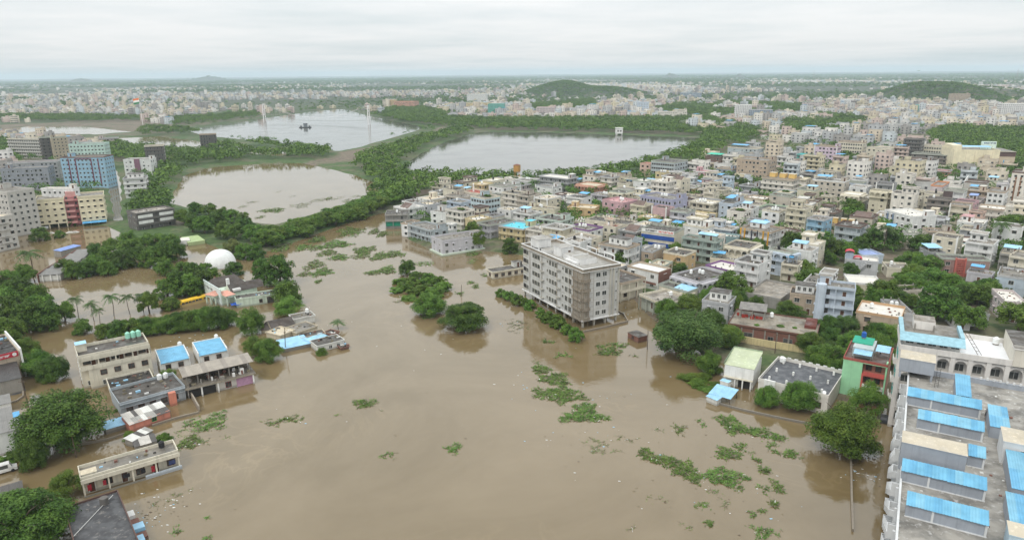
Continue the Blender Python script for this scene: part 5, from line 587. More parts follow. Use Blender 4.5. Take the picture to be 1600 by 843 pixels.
    if 'net' in feat:
        p = MB(); k_ = 12
        for i in range(k_): p.face([(-w / 2 + w * i / k_, -d / 2 - .5 - .18 * math.sin(i * 1.7), .4), (-w / 2 + w * (i + 1) / k_, -d / 2 - .5 - .18 * math.sin((i + 1) * 1.7), .5), (-w / 2 + w * (i + 1) / k_, -d / 2 - .3 - .1 * math.sin((i + 1) * 2.1), 3.2 + .3 * math.sin(i + 1)), (-w / 2 + w * i / k_, -d / 2 - .3 - .1 * math.sin(i * 2.1), 3.2 + .3 * math.sin(i))], plain(srgb(40, 130, 104), .8))
        p.build('shade_net', root)
    if 'lip' in feat:
        p = MB(); p.box(-w / 2 - .8, w / 2 + .8, -d / 2 - .8, d / 2 + .8, -1.5, .75, paint(srgb(196, 208, 190), .3)); p.build('plinth', root)
    if 'spire' in feat:
        p = MB(); p.cyl(-w * .2, 0, zr, zr + 4.5, .55, .42, 10, WHITE); p.cyl(-w * .2, 0, zr + 4.5, zr + 5.3, .6, .15, 10, WHITE); p.build('pillar', root)
    if 'arch' in feat:
        p = MB(); na_ = max(2, int(w / 2.6)); arch_wall(p, -w / 2, w / 2, -1.5, -1.3, st * (n - 1), H - .05, na_, wm); p.box(-w / 2, w / 2, -1.5, 0, st * (n - 1) - .15, st * (n - 1), wm); p.box(-w / 2, w / 2, -1.3, 0, H + .075, H + .2, wm); p.build('arcade', root, (0, -d / 2, 0))
        if ('right', PI / 2) in vis:
            p = MB(); na_ = max(2, int(d / 2.6)); arch_wall(p, -d / 2, d / 2, -1.4, -1.2, st * (n - 1), H - .05, na_, wm); p.box(-d / 2, d / 2, -1.4, 0, st * (n - 1) - .15, st * (n - 1), wm); p.box(-d / 2, d / 2, -1.2, 0, H + .075, H + .2, wm); p.build('arcade', root, (w / 2, 0, 0), PI / 2)
    def panel(name, x0, x1, z0, z1, m, out=.14, face='front'):
        p = MB()
        if face == 'front': p.box(x0, x1, -d / 2 - ov - out, -d / 2 - ov + .02, z0, z1, m)
        else: p.box(w / 2 + ovr - .02, w / 2 + ovr + out, x0, x1, z0, z1, m)
        p.build(name, root)
    if 'purpc' in feat: panel('stair_bay', -w * .1, w * .1, 0, H + 1.2, paint(srgb(128, 92, 108), .3), .5)
    if 'maroon' in feat:
        mm = paint(srgb(112, 44, 62), .25)
        for x in (-.32, -.16, .2, .36): panel('frame_band', x * w - .35, x * w + .35, 2, H - .3, mm)
        panel('frame_band', -.155 * w + .2, .195 * w - .2, H - 1.0, H - .2, mm)
    if 'ochp' in feat:
        om = paint(srgb(196, 146, 52), .3)
        for x in (-.5, -.36, .3, .47): panel('pilaster', x * w, x * w + .7, 0, H + .9, om, .1)
        panel('doorway_frame', -w * .1, -w * .06, st, H + .7, plain(srgb(62, 62, 74), .6), .2); panel('doorway_frame', w * .1, w * .14, st, H + .7, plain(srgb(62, 62, 74), .6), .2)
    if 'brickb' in feat:
        p = MB(); p.box(w / 2 + .14, w / 2 + .34, -d / 2, d / 2, st - .2, H + .6, BRICK); p.box(-w / 2, w / 2, -d / 2 - 1.42, -d / 2 - 1.27, st - .9, st - .1, BRICK); p.build('brick_wall', root)
    if 'bands' in feat:
        for z in (st * .45 + 1.0, st * 1.6 + .8): panel('blue_band', -w / 2 + .2, w / 2 - .1, z, z + 1.9, BLUEBAND, .18)
        sg = MB(); sg.box(-w / 2 + .4, w / 2 - .2, -d / 2 - .4, -d / 2 - .24, H - .5, H + 1.0, WHITE); sgo = sg.build('sign', root)
        gl = MB(); glyphs(gl, -w / 2 + 2.2, -.2, -d / 2 - .40, H - .1, H + .7, BLACK, 12, rnd); gl.build('lettering', sgo)
        gl = MB(); glyphs(gl, .5, w / 2 - .6, -d / 2 - .40, H - .1, H + .7, plain(srgb(196, 60, 44), .5), 12, rnd); gl.build('lettering', sgo)
    if 'stairx' in feat:
        p = MB(); o0 = -d / 2 - ov - 1.0; nst = 10
        for q_ in range(nst): p.box(-w * .35 + q_ * w * .05, -w * .35 + (q_ + 1) * w * .05, o0, o0 + .95, -1 + (st * n + 0.8) * q_ / nst, -.75 + (st * n + .8) * (q_ + 1) / nst, wm)
        p.build('outer_stair', root)
    if 'tower' in feat:
        p = MB(); p.cyl(-w / 2 + 1.2, -d / 2 - 1.4, lo, H + 1.5, 1.5, 1.5, 16, wm); p.build('stair_tower', root)
    if 'redc' in feat:
        rc_ = plain(srgb(188, 40, 56), .5)
        for (x, z) in ((-w * .38, zr + 2.6), (-w * .12, zr + .2)):
            p = MB(); kk = 8
            if z > zr + 1: p.box(x - 1.4, x + 1.4, -1.5, 1.5, zr, z, paint(WALL['bluegrey'], .3), bottom=False)
            for q_ in range(kk):
                a0, a1 = PI * q_ / kk, PI * (q_ + 1) / kk
                p.hexa([(x + 1.7 * math.cos(a1), -1.7, z + 1.0 * math.sin(a1) - .06), (x + 1.7 * math.cos(a0), -1.7, z + 1.0 * math.sin(a0) - .06), (x + 1.7 * math.cos(a0), 1.7, z + 1.0 * math.sin(a0) - .06), (x + 1.7 * math.cos(a1), 1.7, z + 1.0 * math.sin(a1) - .06)],
                       [(x + 1.7 * math.cos(a1), -1.7, z + 1.0 * math.sin(a1)), (x + 1.7 * math.cos(a0), -1.7, z + 1.0 * math.sin(a0)), (x + 1.7 * math.cos(a0), 1.7, z + 1.0 * math.sin(a0)), (x + 1.7 * math.cos(a1), 1.7, z + 1.0 * math.sin(a1))], rc_)
            p.build('arched_canopy', root)
    if 'slats' in feat:
        rm_ = paint(srgb(186, 104, 92), .3)
        for x in (-w * .22, -w * .02): panel('screen_post', x, x + .4, -.5, H + 1.2, rm_, .9)
        for q_ in range(10): panel('slat', -w * .22 + .4, -w * .02, .2 + q_ * .72, .2 + q_ * .72 + .36, rm_, .7)
        panel('lower_wall', -w * .5, w * .5, -1, 1.2, paint(srgb(150, 84, 78), .4), .5)
    if 'brpan' in feat:
        panel('brown_panel', -w / 2, -w * .02, 0, H + .4, plain(srgb(92, 80, 78), .6), .25); panel('brown_panel', w * .42, w / 2 + .2, 0, H - 4, plain(srgb(106, 70, 64), .6), .2)
    if 'brst' in feat:
        for x in (-.22, .12): panel('brown_stripe', x * w, x * w + .8, 1, H - 2, plain(srgb(124, 92, 70), .6), .1)
    if 'whpan' in feat:
        for i in (1, 2):
            for x in (-.47, .08): panel('white_panel', x * w, (x + .38) * w, i * st + 1.0, i * st + 2.6, WHITE, .02)
    if 'slant' in feat:
        p = MB(); p.hexa([(-w / 2 - .02, -d / 2 - .3, H - 1), (-w / 2 + .3, -d / 2 - .3, H - 1), (-w / 2 + .3, d / 2, H - 1), (-w / 2 - .02, d / 2, H - 1)], [(-w / 2 - .02, -d / 2 - .3, H + 1.0), (-w / 2 + .3, -d / 2 - .3, H + 1.0), (-w / 2 + .3, d / 2, H + 3.2), (-w / 2 - .02, d / 2, H + 3.2)], WHITE); p.build('slanted_wall', root)
    if 'blubars' in feat:
        for x in (-.4, -.2): panel('blue_panel', x * w, x * w + 1.2, .5, H, plain(srgb(110, 128, 150), .5), .12)
    if 'gable' in feat:
        p = MB(); hw, hd = w * .36, d * .34
        p.v += [(-hw, -hd, zr), (hw, -hd, zr), (hw, hd, zr), (-hw, hd, zr), (-hw, 0, zr + 2.4), (hw, 0, zr + 2.4)]; k_ = p.mi(ROOF['rbr']); k2 = p.mi(wm)
        p.f += [(0, 1, 5, 4), (2, 3, 4, 5), (1, 2, 5), (3, 0, 4)]; p.m += [k_, k_, k2, k2]; p.build('pitched_roof', root)
    if 'bay' in feat:
        for i in range(1, n):
            p = MB(); p.box(-w * .28, w * .2, -d / 2 - .9, -d / 2, i * st + .3, i * st + .9, wm); p.build('balcony', root)
    if 'pil' in feat:
        for x in (-w / 2, w / 2 - .6): panel('pilaster', x, x + .6, -1, H + 1.6, WHITE, .3)
    if 'step' in feat:
        sw, sd_ = w * rnd.uniform(.5, .68), d * rnd.uniform(.45, .62); x = rnd.choice((-1, 1)) * (w - sw) / 2 * .96; y = (d - sd_) / 2 * .96
        p = MB(); p.box(x - sw / 2, x + sw / 2, y - sd_ / 2, y + sd_ / 2, zr, zr + 2.9, wm, bottom=False); p.box(x - sw / 2 - .35, x + sw / 2 + .35, y - sd_ / 2 - .7, y + sd_ / 2 + .1, zr + 2.9, zr + 3.03, pm, rm); p.ring(x - sw / 2 - .35, x + sw / 2 + .35, y - sd_ / 2 - .7, y + sd_ / 2 + .1, zr + 3.03, zr + 3.55, .14, pm); up = p.build('upper_storey', root)
        for q_ in range(max(1, int(sw / 2.4))): obj('window', window_mesh(1.2, 1.3, fine, frame, False, wm), root, (x - sw / 2 + sw * (q_ + .5) / max(1, int(sw / 2.4)), y - sd_ / 2 - .004, zr + .9))
        for q_ in range(max(1, int(sd_ / 2.8))): obj('window', window_mesh(1.2, 1.3, fine, frame, True, wm), root, (x - sw / 2 - .004, y - sd_ / 2 + sd_ * (q_ + .5) / max(1, int(sd_ / 2.8)), zr + .9), -PI / 2); obj('window', window_mesh(1.2, 1.3, fine, frame, True, wm), root, (x + sw / 2 + .004, y - sd_ / 2 + sd_ * (q_ + .5) / max(1, int(sd_ / 2.8)), zr + .9), PI / 2)
    # clutter that gathers on flat roofs
    if D < 440 and style != 'N' and roof not in ('rwtin', 'rbl') or (near and 'stub' in feat):
        p = MB()
        for q_ in range(rnd.randint(7, 15)):
            x, y = rnd.uniform(-w * .42, w * .42), rnd.uniform(-d * .4, d * .4); s1, s2 = rnd.uniform(.15, .7), rnd.uniform(.15, .6)
            p.box(x, x + s1, y, y + s2, zr, zr + rnd.uniform(.12, .6), rnd.choice((CONC, CONC, WHITE, BRICK, BLACK, GREYTIN, TWIG)))
        tag(p.build('roof_clutter', root), kind='stuff')
    return root

# ---------------------------------------------------------------- trees and weeds
def crown(name, seed, nclump, nleaf, size, mat, z0=0.22, flat=1.0, core=True):
    """crown of leaf sprays in a unit cell: clumps spread over an uneven dome, gaps left between them"""
    g = np.random.default_rng(seed); C = []; Rr = []
    lobes = g.normal(size=(5, 3)); lobes /= np.linalg.norm(lobes, axis=1)[:, None]; amp = g.uniform(-.10, .16, 5)
    while len(C) < nclump:
        v = g.normal(size=3); v /= np.linalg.norm(v)
        if v[2] < -0.55: continue
        rad = g.uniform(.62, 1.0) if g.random() < .8 else g.uniform(.25, .6)
        rad *= 1 + float((amp * np.clip(lobes @ v, 0, 1) ** 2).sum())
        hz = (1 - z0) / 2
        C.append((v[0] * .40 * rad, v[1] * .40 * rad, z0 + hz * .86 + v[2] * hz * .80 * rad * flat)); Rr.append(g.uniform(.085, .16))
    C = np.array(C); Rr = np.array(Rr); per = nleaf // nclump
    cc = np.repeat(C, per, 0); rs = np.repeat(Rr, per)
    d = g.normal(size=cc.shape); d /= np.linalg.norm(d, axis=1)[:, None]; d[:, 2] = np.where(d[:, 2] < -.3, -d[:, 2], d[:, 2])
    p = cc + d * (rs * g.uniform(.55, 1.05, len(rs)))[:, None] * np.array([1, 1, 1.15])
    nrm = d + g.normal(size=d.shape) * .55 + np.array([0, 0, .35]); nrm /= np.linalg.norm(nrm, axis=1)[:, None]
    t = np.cross(nrm, g.normal(size=d.shape)); t /= np.linalg.norm(t, axis=1)[:, None]; u = np.cross(nrm, t)
    s = (size * g.uniform(.6, 1.35, len(p)))[:, None]
    V = np.stack([p - t * s, p + u * s * .55 - nrm * s * .12, p + t * s, p - u * s * .55 - nrm * s * .12], 1).reshape(-1, 3)
    F = np.arange(len(V)).reshape(-1, 4)
    return mesh_np(name, V, F, [mat])
def trunk_mesh(seed, thick=.030):
    g = random.Random(seed); mb = MB()
    top = Vector((g.uniform(-.03, .03), g.uniform(-.03, .03), .42)); mb.tube((0, 0, -.12), top, thick * 1.3, thick * .8, 7, BARK)
    for k in range(5):
        a = 2 * PI * k / 5 + g.uniform(-.4, .4); e = top + Vector((math.cos(a) * g.uniform(.14, .25), math.sin(a) * g.uniform(.14, .25), g.uniform(.12, .34)))
        mb.tube(top - Vector((0, 0, .03)), e, thick * .6, thick * .22, 5, BARK)
        e2 = e + Vector((math.cos(a + .5) * .09, math.sin(a + .5) * .09, .1)); mb.tube(e, e2, thick * .22, thick * .08, 4, BARK)
    return mb.mesh('trunk')
def palm_crown(seed):
    g = random.Random(seed); mb = MB()
    for k in range(19):
        a = 2 * PI * k / 19 * 2.618 + g.uniform(-.2, .2); el = g.uniform(-.2, 1.15); ln = g.uniform(.40, .52); pts = []
        for i in range(8):
            t_ = i / 7; r_ = ln * t_ * math.cos(el * (1 - .4 * t_)); z_ = .86 + ln * (math.sin(el) * t_ - .75 * t_ * t_) * .62
            pts.append(Vector((r_ * math.cos(a), r_ * math.sin(a), z_)))
        sd = Vector((-math.sin(a), math.cos(a), 0))
        for i in range(7):
            p0, p1 = pts[i], pts[i + 1]; wd = .085 * math.sin(PI * (.12 + .86 * i / 7)) + .012
            for s_ in (-1, 1):
                for h in (0, .5):
                    q0 = p0.lerp(p1, h); q1 = p0.lerp(p1, h + .34); tip = q0.lerp(p1, .9) + sd * s_ * wd + Vector((0, 0, -wd * g.uniform(.25, .8)))
                    mb.face((q0, q1, tip + (p1 - p0) * .25, tip), LEAF['palm'])
    return mb.mesh('crown')
def palm_trunk():
    mb = MB(); pr = Vector((0, 0, -.1))
    for i in range(6):
        p_ = Vector((.05 * math.sin(i * .5), .02 * i / 6, -.1 + .98 * (i + 1) / 6)); mb.tube(pr, p_, .022 - .0015 * i, .021 - .0015 * i, 7, BARK); pr = p_
    return mb.mesh('trunk')
CROWN = {}
for kind in ('broad', 'dark', 'light', 'olive', 'yellow'):
    z0 = -.10 if kind != 'light' else .02
    k0 = {'broad': 1, 'dark': 20, 'light': 40, 'olive': 60, 'yellow': 80}[kind]
    nv = 1 if kind in ('olive', 'yellow') else 3
    CROWN[kind] = {0: [crown('crown', k0 + i, 74 if kind != 'light' else 60, 34000 if kind != 'light' else 20000, .0135, LEAF[kind], z0) for i in range(min(nv, 2))],
                   1: [crown('crown', k0 + 5 + i, 52, 9000, .025, LEAF[kind], z0) for i in range(nv)],
                   2: [crown('crown', k0 + 10 + i, 36, 2600, .045, LEAF[kind], z0) for i in range(nv)]}
CROWN['shrub'] = [crown('crown', 100 + i, 40, 4200, .040, LEAF['broad'], -.25) for i in range(3)]
CROWN['palm'] = [palm_crown(i) for i in range(3)]
TRUNK = [trunk_mesh(i) for i in range(4)]; PTRUNK = palm_trunk()
def tree(x, y, w, h, kind, label, group=None):
    D = math.hypot(x, y); rnd = random.Random(int(x * 13 + y * 7))
    s = float(wsd(np.array([x]), np.array([y]))[0]); gz_ = float(ground_z(np.array([x]), np.array([y]))[0])
    z = (-1.0 if kind not in ('palm', 'shrub') else -.4) if s < 2 else gz_
    nm, cat = {'palm': ('palm_tree', 'palm tree'), 'shrub': ('shrub', 'shrub')}.get(kind, ('tree', 'tree'))
    k_ = 1.0 if kind == 'palm' else (1.08 if D > 130 else 1.05)
    root = thing(nm, label, cat, (x, y, z), rnd.uniform(0, 6.28), group); root.scale = (w * k_, w * k_, h * k_)
    if kind == 'palm':
        obj('crown', rnd.choice(CROWN['palm']), root); obj('trunk', PTRUNK, root); return root
    if kind == 'shrub': cm = rnd.choice(CROWN['shrub'])
    else: cm = rnd.choice(CROWN[kind][0 if D < 240 else (1 if D < 430 else 2)])
    obj('crown', cm, root); obj('trunk', rnd.choice(TRUNK), root)
    return root
TREE_XY = []
for label, group, lst in TREES:
    for (x, y, w, h, kind) in lst:
        tree(x, y, w, h, kind, label, group if group else None); TREE_XY.append((x, y, w))

def weeds(label, ells, group=None, twig=False):
    """a raft of floating weed: blades and leaf sprays lying and standing on the water"""
    g = np.random.default_rng(int(abs(ells[0][0] * 31 + ells[0][1] * 17))); P_, T_, U_ = [], [], []
    c0 = np.array(ells[0][:2])
    for (x, y, rx, ry, dens) in ells:
        D = math.hypot(x, y)
        if D > 380: rx, ry, dens = rx * .85, ry * .55, dens * .75
        n = int(max(14, PI * rx * ry * dens * min(50, 50 * (150 / D) ** 1.3)))
        a = g.uniform(0, 2 * PI, n); r = np.sqrt(g.uniform(0, 1, n)) * (1 + .25 * np.sin(a * 3 + x) + .18 * np.sin(a * 7 + y))
        px, py = rx * r * np.cos(a), ry * r * np.sin(a)
        cl_ = np.sin(px * 1.3 + x) * np.cos(py * 1.7 + y) + .5 * np.sin(px * 3.1 - py * 2.3); keep = cl_ > (.9 - 1.9 * dens) * g.uniform(.3, 1, n)
        px, py, r = px[keep], py[keep], r[keep]; n = len(px); ln = np.where(g.random(n) < .25, g.uniform(.6, 1.2, n), g.uniform(.25, .65, n)) * (D / 150) ** .45
        az = g.uniform(0, 2 * PI, n); el = np.abs(g.normal(.22, .22, n)) * (.3 if dens < .45 else 1)
        d = np.stack([np.cos(az) * np.cos(el), np.sin(az) * np.cos(el), np.sin(el)], 1)
        sd = np.stack([-np.sin(az), np.cos(az), g.uniform(-.5, .5, n)], 1)
        hz = np.clip(1 - r, 0, 1) * (.22 if dens > .75 else .08) * g.uniform(.3, 1, n)
        p = np.stack([px + x - c0[0], py + y - c0[1], .02 + hz], 1); wd = ((.05 if dens < .45 else .10) * (D / 150) ** .5 * g.uniform(.6, 1.3, n))[:, None]
        V1 = np.stack([p, p + d * ln[:, None] * .5 + sd * wd, p + d * ln[:, None] - np.array([0, 0, .08]), p + d * ln[:, None] * .5 - sd * wd], 1)
        P_.append(V1.reshape(-1, 3))
    V_ = np.concatenate(P_); F_ = np.arange(len(V_)).reshape(-1, 4)
    dm = float(np.mean([e[4] for e in ells])); mats = [LEAF['weed'], TWIG, LITTER]
    mi = np.where(g.random(len(F_)) < (.2 if dm > .45 else .55), 1, 0); mi = np.where(g.random(len(F_)) < (.004 if dm > .45 else .03), 2, mi)
    me = mesh_np('weed_raft', V_, F_, mats, mi)
    return tag(obj('weed_raft', me, None, (c0[0], c0[1], 0)), label, 'floating weeds', group)
for label, group, ells in WEEDS:
    if group:
        for e in ells: weeds(label, [e], group)
    else: weeds(label, ells)

# ---------------------------------------------------------------- surveyed houses
def shrink(rows):
    """keep neighbours from running into each other: trim the depth of the farther one"""
    rows = [list(r) for r in rows]
    def corners(r, m=.6):
        X, Y, a, w, d = r[:5]; c, s = math.cos(a), math.sin(a)
        return [(X + c * u - s * v, Y + s * u + c * v) for u, v in ((-w / 2 - m, -d / 2 - m), (w / 2 + m, -d / 2 - m), (w / 2 + m, d / 2 + m), (-w / 2 - m, d / 2 + m))]
    def hit(p, q):
        for P_ in (p, q):
            for i in range(4):
                ex, ey = P_[(i + 1) % 4][0] - P_[i][0], P_[(i + 1) % 4][1] - P_[i][1]
                A = [(-ey * x + ex * y) for x, y in p]; B = [(-ey * x + ex * y) for x, y in q]
                if max(A) < min(B) or max(B) < min(A): return False
        return True
    fixed = [[q[0], q[1], q[2], q[3], q[4]] for q in FIXED]
    for it in range(14):
        ch = False
        for i, a in enumerate(rows):
            for j, b_ in enumerate(rows + fixed):
                if j <= i and j < len(rows): continue
                if math.hypot(a[0] - b_[0], a[1] - b_[1]) > 60 or not hit(corners(a), corners(b_)): continue
                # the one whose front is nearer to the camera is trimmed at its back, unless it is already shallow
                cand = [r for r in (a, b_) if r in rows]
                cand.sort(key=lambda r: math.hypot(r[0], r[1]))
                r = cand[0]
                if r[4] < 6.5 and len(cand) > 1: r = cand[1]
                if r[4] < 5.5: continue
                cut = min(1.2, r[4] * .1); r[4] -= cut
                nx_, ny_ = -math.sin(r[2]), math.cos(r[2])
                sg = -1 if r is cand[0] else 1
                r[0] += nx_ * cut / 2 * sg; r[1] += ny_ * cut / 2 * sg; ch = True
        if not ch: break
    return [tuple(r) for r in rows]
FIXED = [QS[k] for k in ('block', 'brick_house', 'parapet_house', 'green_roof_house', 'ornate', 'mint_red', 'yellow_flats', 'flood_house', 'brick_tin')]
HOUSES = shrink(HOUSES)
RECTS = [tuple(r[:5]) for r in HOUSES] + [tuple(q[:5]) for q in FIXED]
for r in HOUSES: house(r)

# ---------------------------------------------------------------- landmark buildings
def root_at(key, name, label, cat, base=0.0, group=None):
    x, y, yaw, w, d, z = QS[key]
    return thing(name, label, cat, (x, y, base), yaw, group), w, d, z - base
def win(root, x, y, z, w=1.3, h=1.3, a=0.0, frame=FRAME_W, hood=False, wm=CONC, near=True):
    return obj('window', window_mesh(w, h, near, frame, hood, wm), root, (x, y, z), a)
# -- the seven-level flooded block on stilts
root, w, d, H = root_at('block', 'apartment_block', 'big pale grey block standing on stilts in the flood, scaffold on one corner', 'apartment block')
CB = paint(srgb(190, 190, 187), .4); CB2 = paint(srgb(178, 175, 165), .4); CBD = paint(srgb(150, 140, 126), .7); CBW = paint(srgb(214, 214, 212), .3)
z0, z1 = 2.6, H - 1.0
mb = MB(); mb.box(-w / 2, w / 2, -d / 2, d / 2, z0, z1, CB); mb.build('wall', root)
mb = MB(); mb.box(-w / 2 - .45, w / 2 + .45, -d / 2 - .45, d / 2 + .45, z0 - .35, z0 - .002, CBW); mb.build('floor_slab', root)
for i in range(4):
    for j in range(8):
        mb = MB(); x = -w / 2 + .5 + (w - 1) * i / 3; y = -d / 2 + .5 + (d - 1) * j / 7; mb.box(x - .28, x + .28, y - .28, y + .28, -2, z0 - .36, CB2); mb.build('column', root)
RB = roofm(srgb(158, 155, 148), .4)
mb = MB(); mb.box(-w / 2 - .6, w / 2 + .6, -d / 2 - .6, d / 2 + .6, z1, z1 + .18, CBW, RB); mb.build('roof', root)
mb = MB(); mb.ring(-w / 2 - .35, w / 2 + .35, -d / 2 - .35, d / 2 + .35, z1 + .18, z1 + 1.15, .2, CBD); mb.build('parapet', root)
mb = MB(); mb.ring(-w / 2 - .62, w / 2 + .62, -d / 2 - .62, d / 2 + .62, z1 + 1.15, z1 + 1.3, .5, CBW); mb.build('coping', root)
fh = (z1 - z0) / 5
for i in range(5):
    zf = z0 + i * fh
    mb = MB(); mb.ring(-w / 2 - .06, w / 2 + .06, -d / 2 - .06, d / 2 + .06, zf + fh - .12, zf + fh - .02, .06, CB2); mb.build('floor_band', root)
    L_ = -w / 2
    # long side toward the flood (left wall): t counts from the far end
    for t, ww, hh, dz in ((3.2, 1.3, 1.4, 1.0), (7.6, 1.5, 1.5, .9), (9.4, 1.5, 1.5, .9), (11.2, 1.5, 1.5, .9), (17.2, .7, .8, 1.4), (19.0, 1.2, 1.5, .9), (20.8, 1.2, 1.5, .9), (22.6, 1.2, 1.5, .9), (27.2, .8, .8, 1.4), (29.4, 1.5, 1.7, .7), (31.6, 1.5, 1.7, .7)):
        win(root, L_ - .005, d / 2 - t, zf + dz, ww, hh, -PI / 2, CB2, False)
    mb = MB(); mb.box(-.9, .9, -1.0, 0, 0, .12, CB2); mb.box(-.9, .9, -1.0, -.92, .12, .55, CB2); mb.build('ledge', root, (L_, d / 2 - 14.2, zf + .7), -PI / 2)
    mb = MB(); mb.box(-.9, .9, -.9, 0, 0, .12, CB2); mb.box(-.9, .9, -.9, -.82, .12, .5, CB2); mb.build('ledge', root, (L_, d / 2 - 25.0, zf + .7), -PI / 2)
    # open end bays
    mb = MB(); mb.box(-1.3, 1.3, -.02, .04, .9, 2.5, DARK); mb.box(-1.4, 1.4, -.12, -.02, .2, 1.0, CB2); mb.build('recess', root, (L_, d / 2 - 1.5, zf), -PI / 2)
    # scaffolded corner balconies
    mb = MB(); mb.box(L_ - .9, L_, -d / 2 + .2, -d / 2 + 5.4, zf, zf + .14, CBD); mb.box(L_ - .9, L_ - .78, -d / 2 + .2, -d / 2 + 5.4, zf + .14, zf + 1.0, CBD); mb.build('balcony', root)
    win(root, L_ - .005, -d / 2 + 1.8, zf + .8, 1.6, 1.8, -PI / 2, CB2); win(root, L_ - .005, -d / 2 + 4.2, zf + .8, 1.0, 1.6, -PI / 2, CB2)
    mb = MB(); mb.box(L_, L_ + 2.4, -d / 2 - .9, -d / 2, zf, zf + .14, CBD); mb.box(L_, L_ + 2.4, -d / 2 - .9, -d / 2 - .78, zf + .14, zf + 1.0, CBD); mb.build('balcony', root)
    win(root, L_ + 1.3, -d / 2 - .005, zf + .8, 1.2, 1.7, 0, CB2)
    # short end
    win(root, L_ + 5.8, -d / 2 - .005, zf + 1.0, 1.6, 1.4, 0, FRAME_W); win(root, L_ + 8.3, -d / 2 - .005, zf + 1.0, 1.6, 1.4, 0, FRAME_W)
    win(root, w / 2 - 1.0, -d / 2 - .005, zf + 1.3, .6, .7, 0, FRAME_W)
    for j in range(11):
        win(root, w / 2 + .005, -d / 2 + 2 + j * 3.5, zf + 1.0, 1.3, 1.3, PI / 2, CB2)
for y_ in (-4.0, 6.0, 14.5): mb = MB(); mb.tube((-w / 2 - .14, y_, z0), (-w / 2 - .14, y_, z1), .09, .09, 6, CBD); mb.build('drainpipe', root)
for x in (L_ + 10.6, w / 2 - 2.2, w / 2 - .25):
    mb = MB(); mb.box(x - .22, x + .22, -d / 2 - .4, -d / 2 + .02, z0, z1 - .01, CB2); mb.build('fin', root)
mb = MB(); mb.box(L_ - .03, L_, -d / 2, -d / 2 + 6.0, z0 + .01, z1 - .01, CBD); mb.box(L_ - .03, L_ + 2.6, -d / 2 - .03, -d / 2, z0 + .01, z1 - .01, CBD); mb.build('stained_corner', root)
sc = MB(); pole = plain(srgb(120, 108, 92), .8)
for x, y in [(L_ - 1.3, -d / 2 + t) for t in (-1.2, 1.2, 3.6, 6.0)] + [(L_ + t, -d / 2 - 1.3) for t in (1.2, 3.2)]:
    sc.tube((x, y, 0), (x, y, z1), .05, .05, 5, pole)
for k in range(11):
    z = z0 + k * 1.55; sc.tube((L_ - 1.3, -d / 2 - 1.2, z), (L_ - 1.3, -d / 2 + 6, z), .04, .04, 4, pole); sc.tube((L_ - 1.3, -d / 2 - 1.3, z), (L_ + 3.2, -d / 2 - 1.3, z), .04, .04, 4, pole)
tag(sc.build('scaffold', root), kind='stuff')
zr = z1 + .18
rroom(root, -w / 2 + 3.6, d / 2 - 6.5, 5.2, 5.5, 3.0, zr + 1.2, CBW, RB, 'tank_room', False, .3)
for sx in (-1, 1):
    for sy in (-1, 1): mb = MB(); mb.box(sx * 2.2 - .3, sx * 2.2 + .3, sy * 2.4 - .3, sy * 2.4 + .3, 0, 1.2, CBW); mb.build('column', root, (-w / 2 + 3.6, d / 2 - 6.5, zr))
rroom(root, -.8, 2.0, 5.0, 5.0, 3.2, zr, CBW, RB, 'stair_room', True, .15)
mb = MB(); mb.box(-3.5, 3.0, -12.5, -2.2, zr, zr + 1.9, CBW, RB); mb.box(-3.5, 3.0, -7.6, -7.4, zr + 1.9, zr + 2.3, CBW); mb.box(-4.9, -3.6, -12, -5, zr, zr + .9, CBW); mb.box(3.2, 4.6, -9, -3, zr, zr + 1.1, CBW); mb.build('water_tank', root)
mb = MB(); mb.box(-5.5, -1, 5.5, 9.5, zr, zr + 1.2, CBW, RB); mb.build('roof_block', root)
for k in range(4):
    y = -d / 2 + 3 + k * 10.2
    mb = MB()
    for yy in (y, y + 5.6): mb.box(w / 2 + .1, w / 2 + .4, yy, yy + .3, zr + 1.14, zr + 2.6, CBW)
    mb.box(w / 2 + .1, w / 2 + .4, y, y + 5.9, zr + 2.6, zr + 2.9, CBW); mb.build('roof_frame', root)
def wall_run(label, pts, h, t, m, z=-1.0, cat='wall', name='boundary_wall'):
    mb = MB()
    for (a, b_) in zip(pts, pts[1:]):
        a, b_ = Vector((*a, 0)), Vector((*b_, 0)); n = (b_ - a).normalized().cross(Vector((0, 0, 1))) * t / 2
        o = pts[0]
        lo = [a - n, b_ - n, b_ + n, a + n]; mb.hexa([(p.x - o[0], p.y - o[1], z) for p in lo], [(p.x - o[0], p.y - o[1], h) for p in lo], m)
    return tag(mb.build(name, None, (pts[0][0], pts[0][1], 0)), label, cat)
for (label, pts, h, t, mk) in WALLS: wall_run(label, pts, h, t, {'c': CONC, 'd': CBD, 'y': paint(srgb(196, 182, 138), .7), 'w': WHITE}[mk])

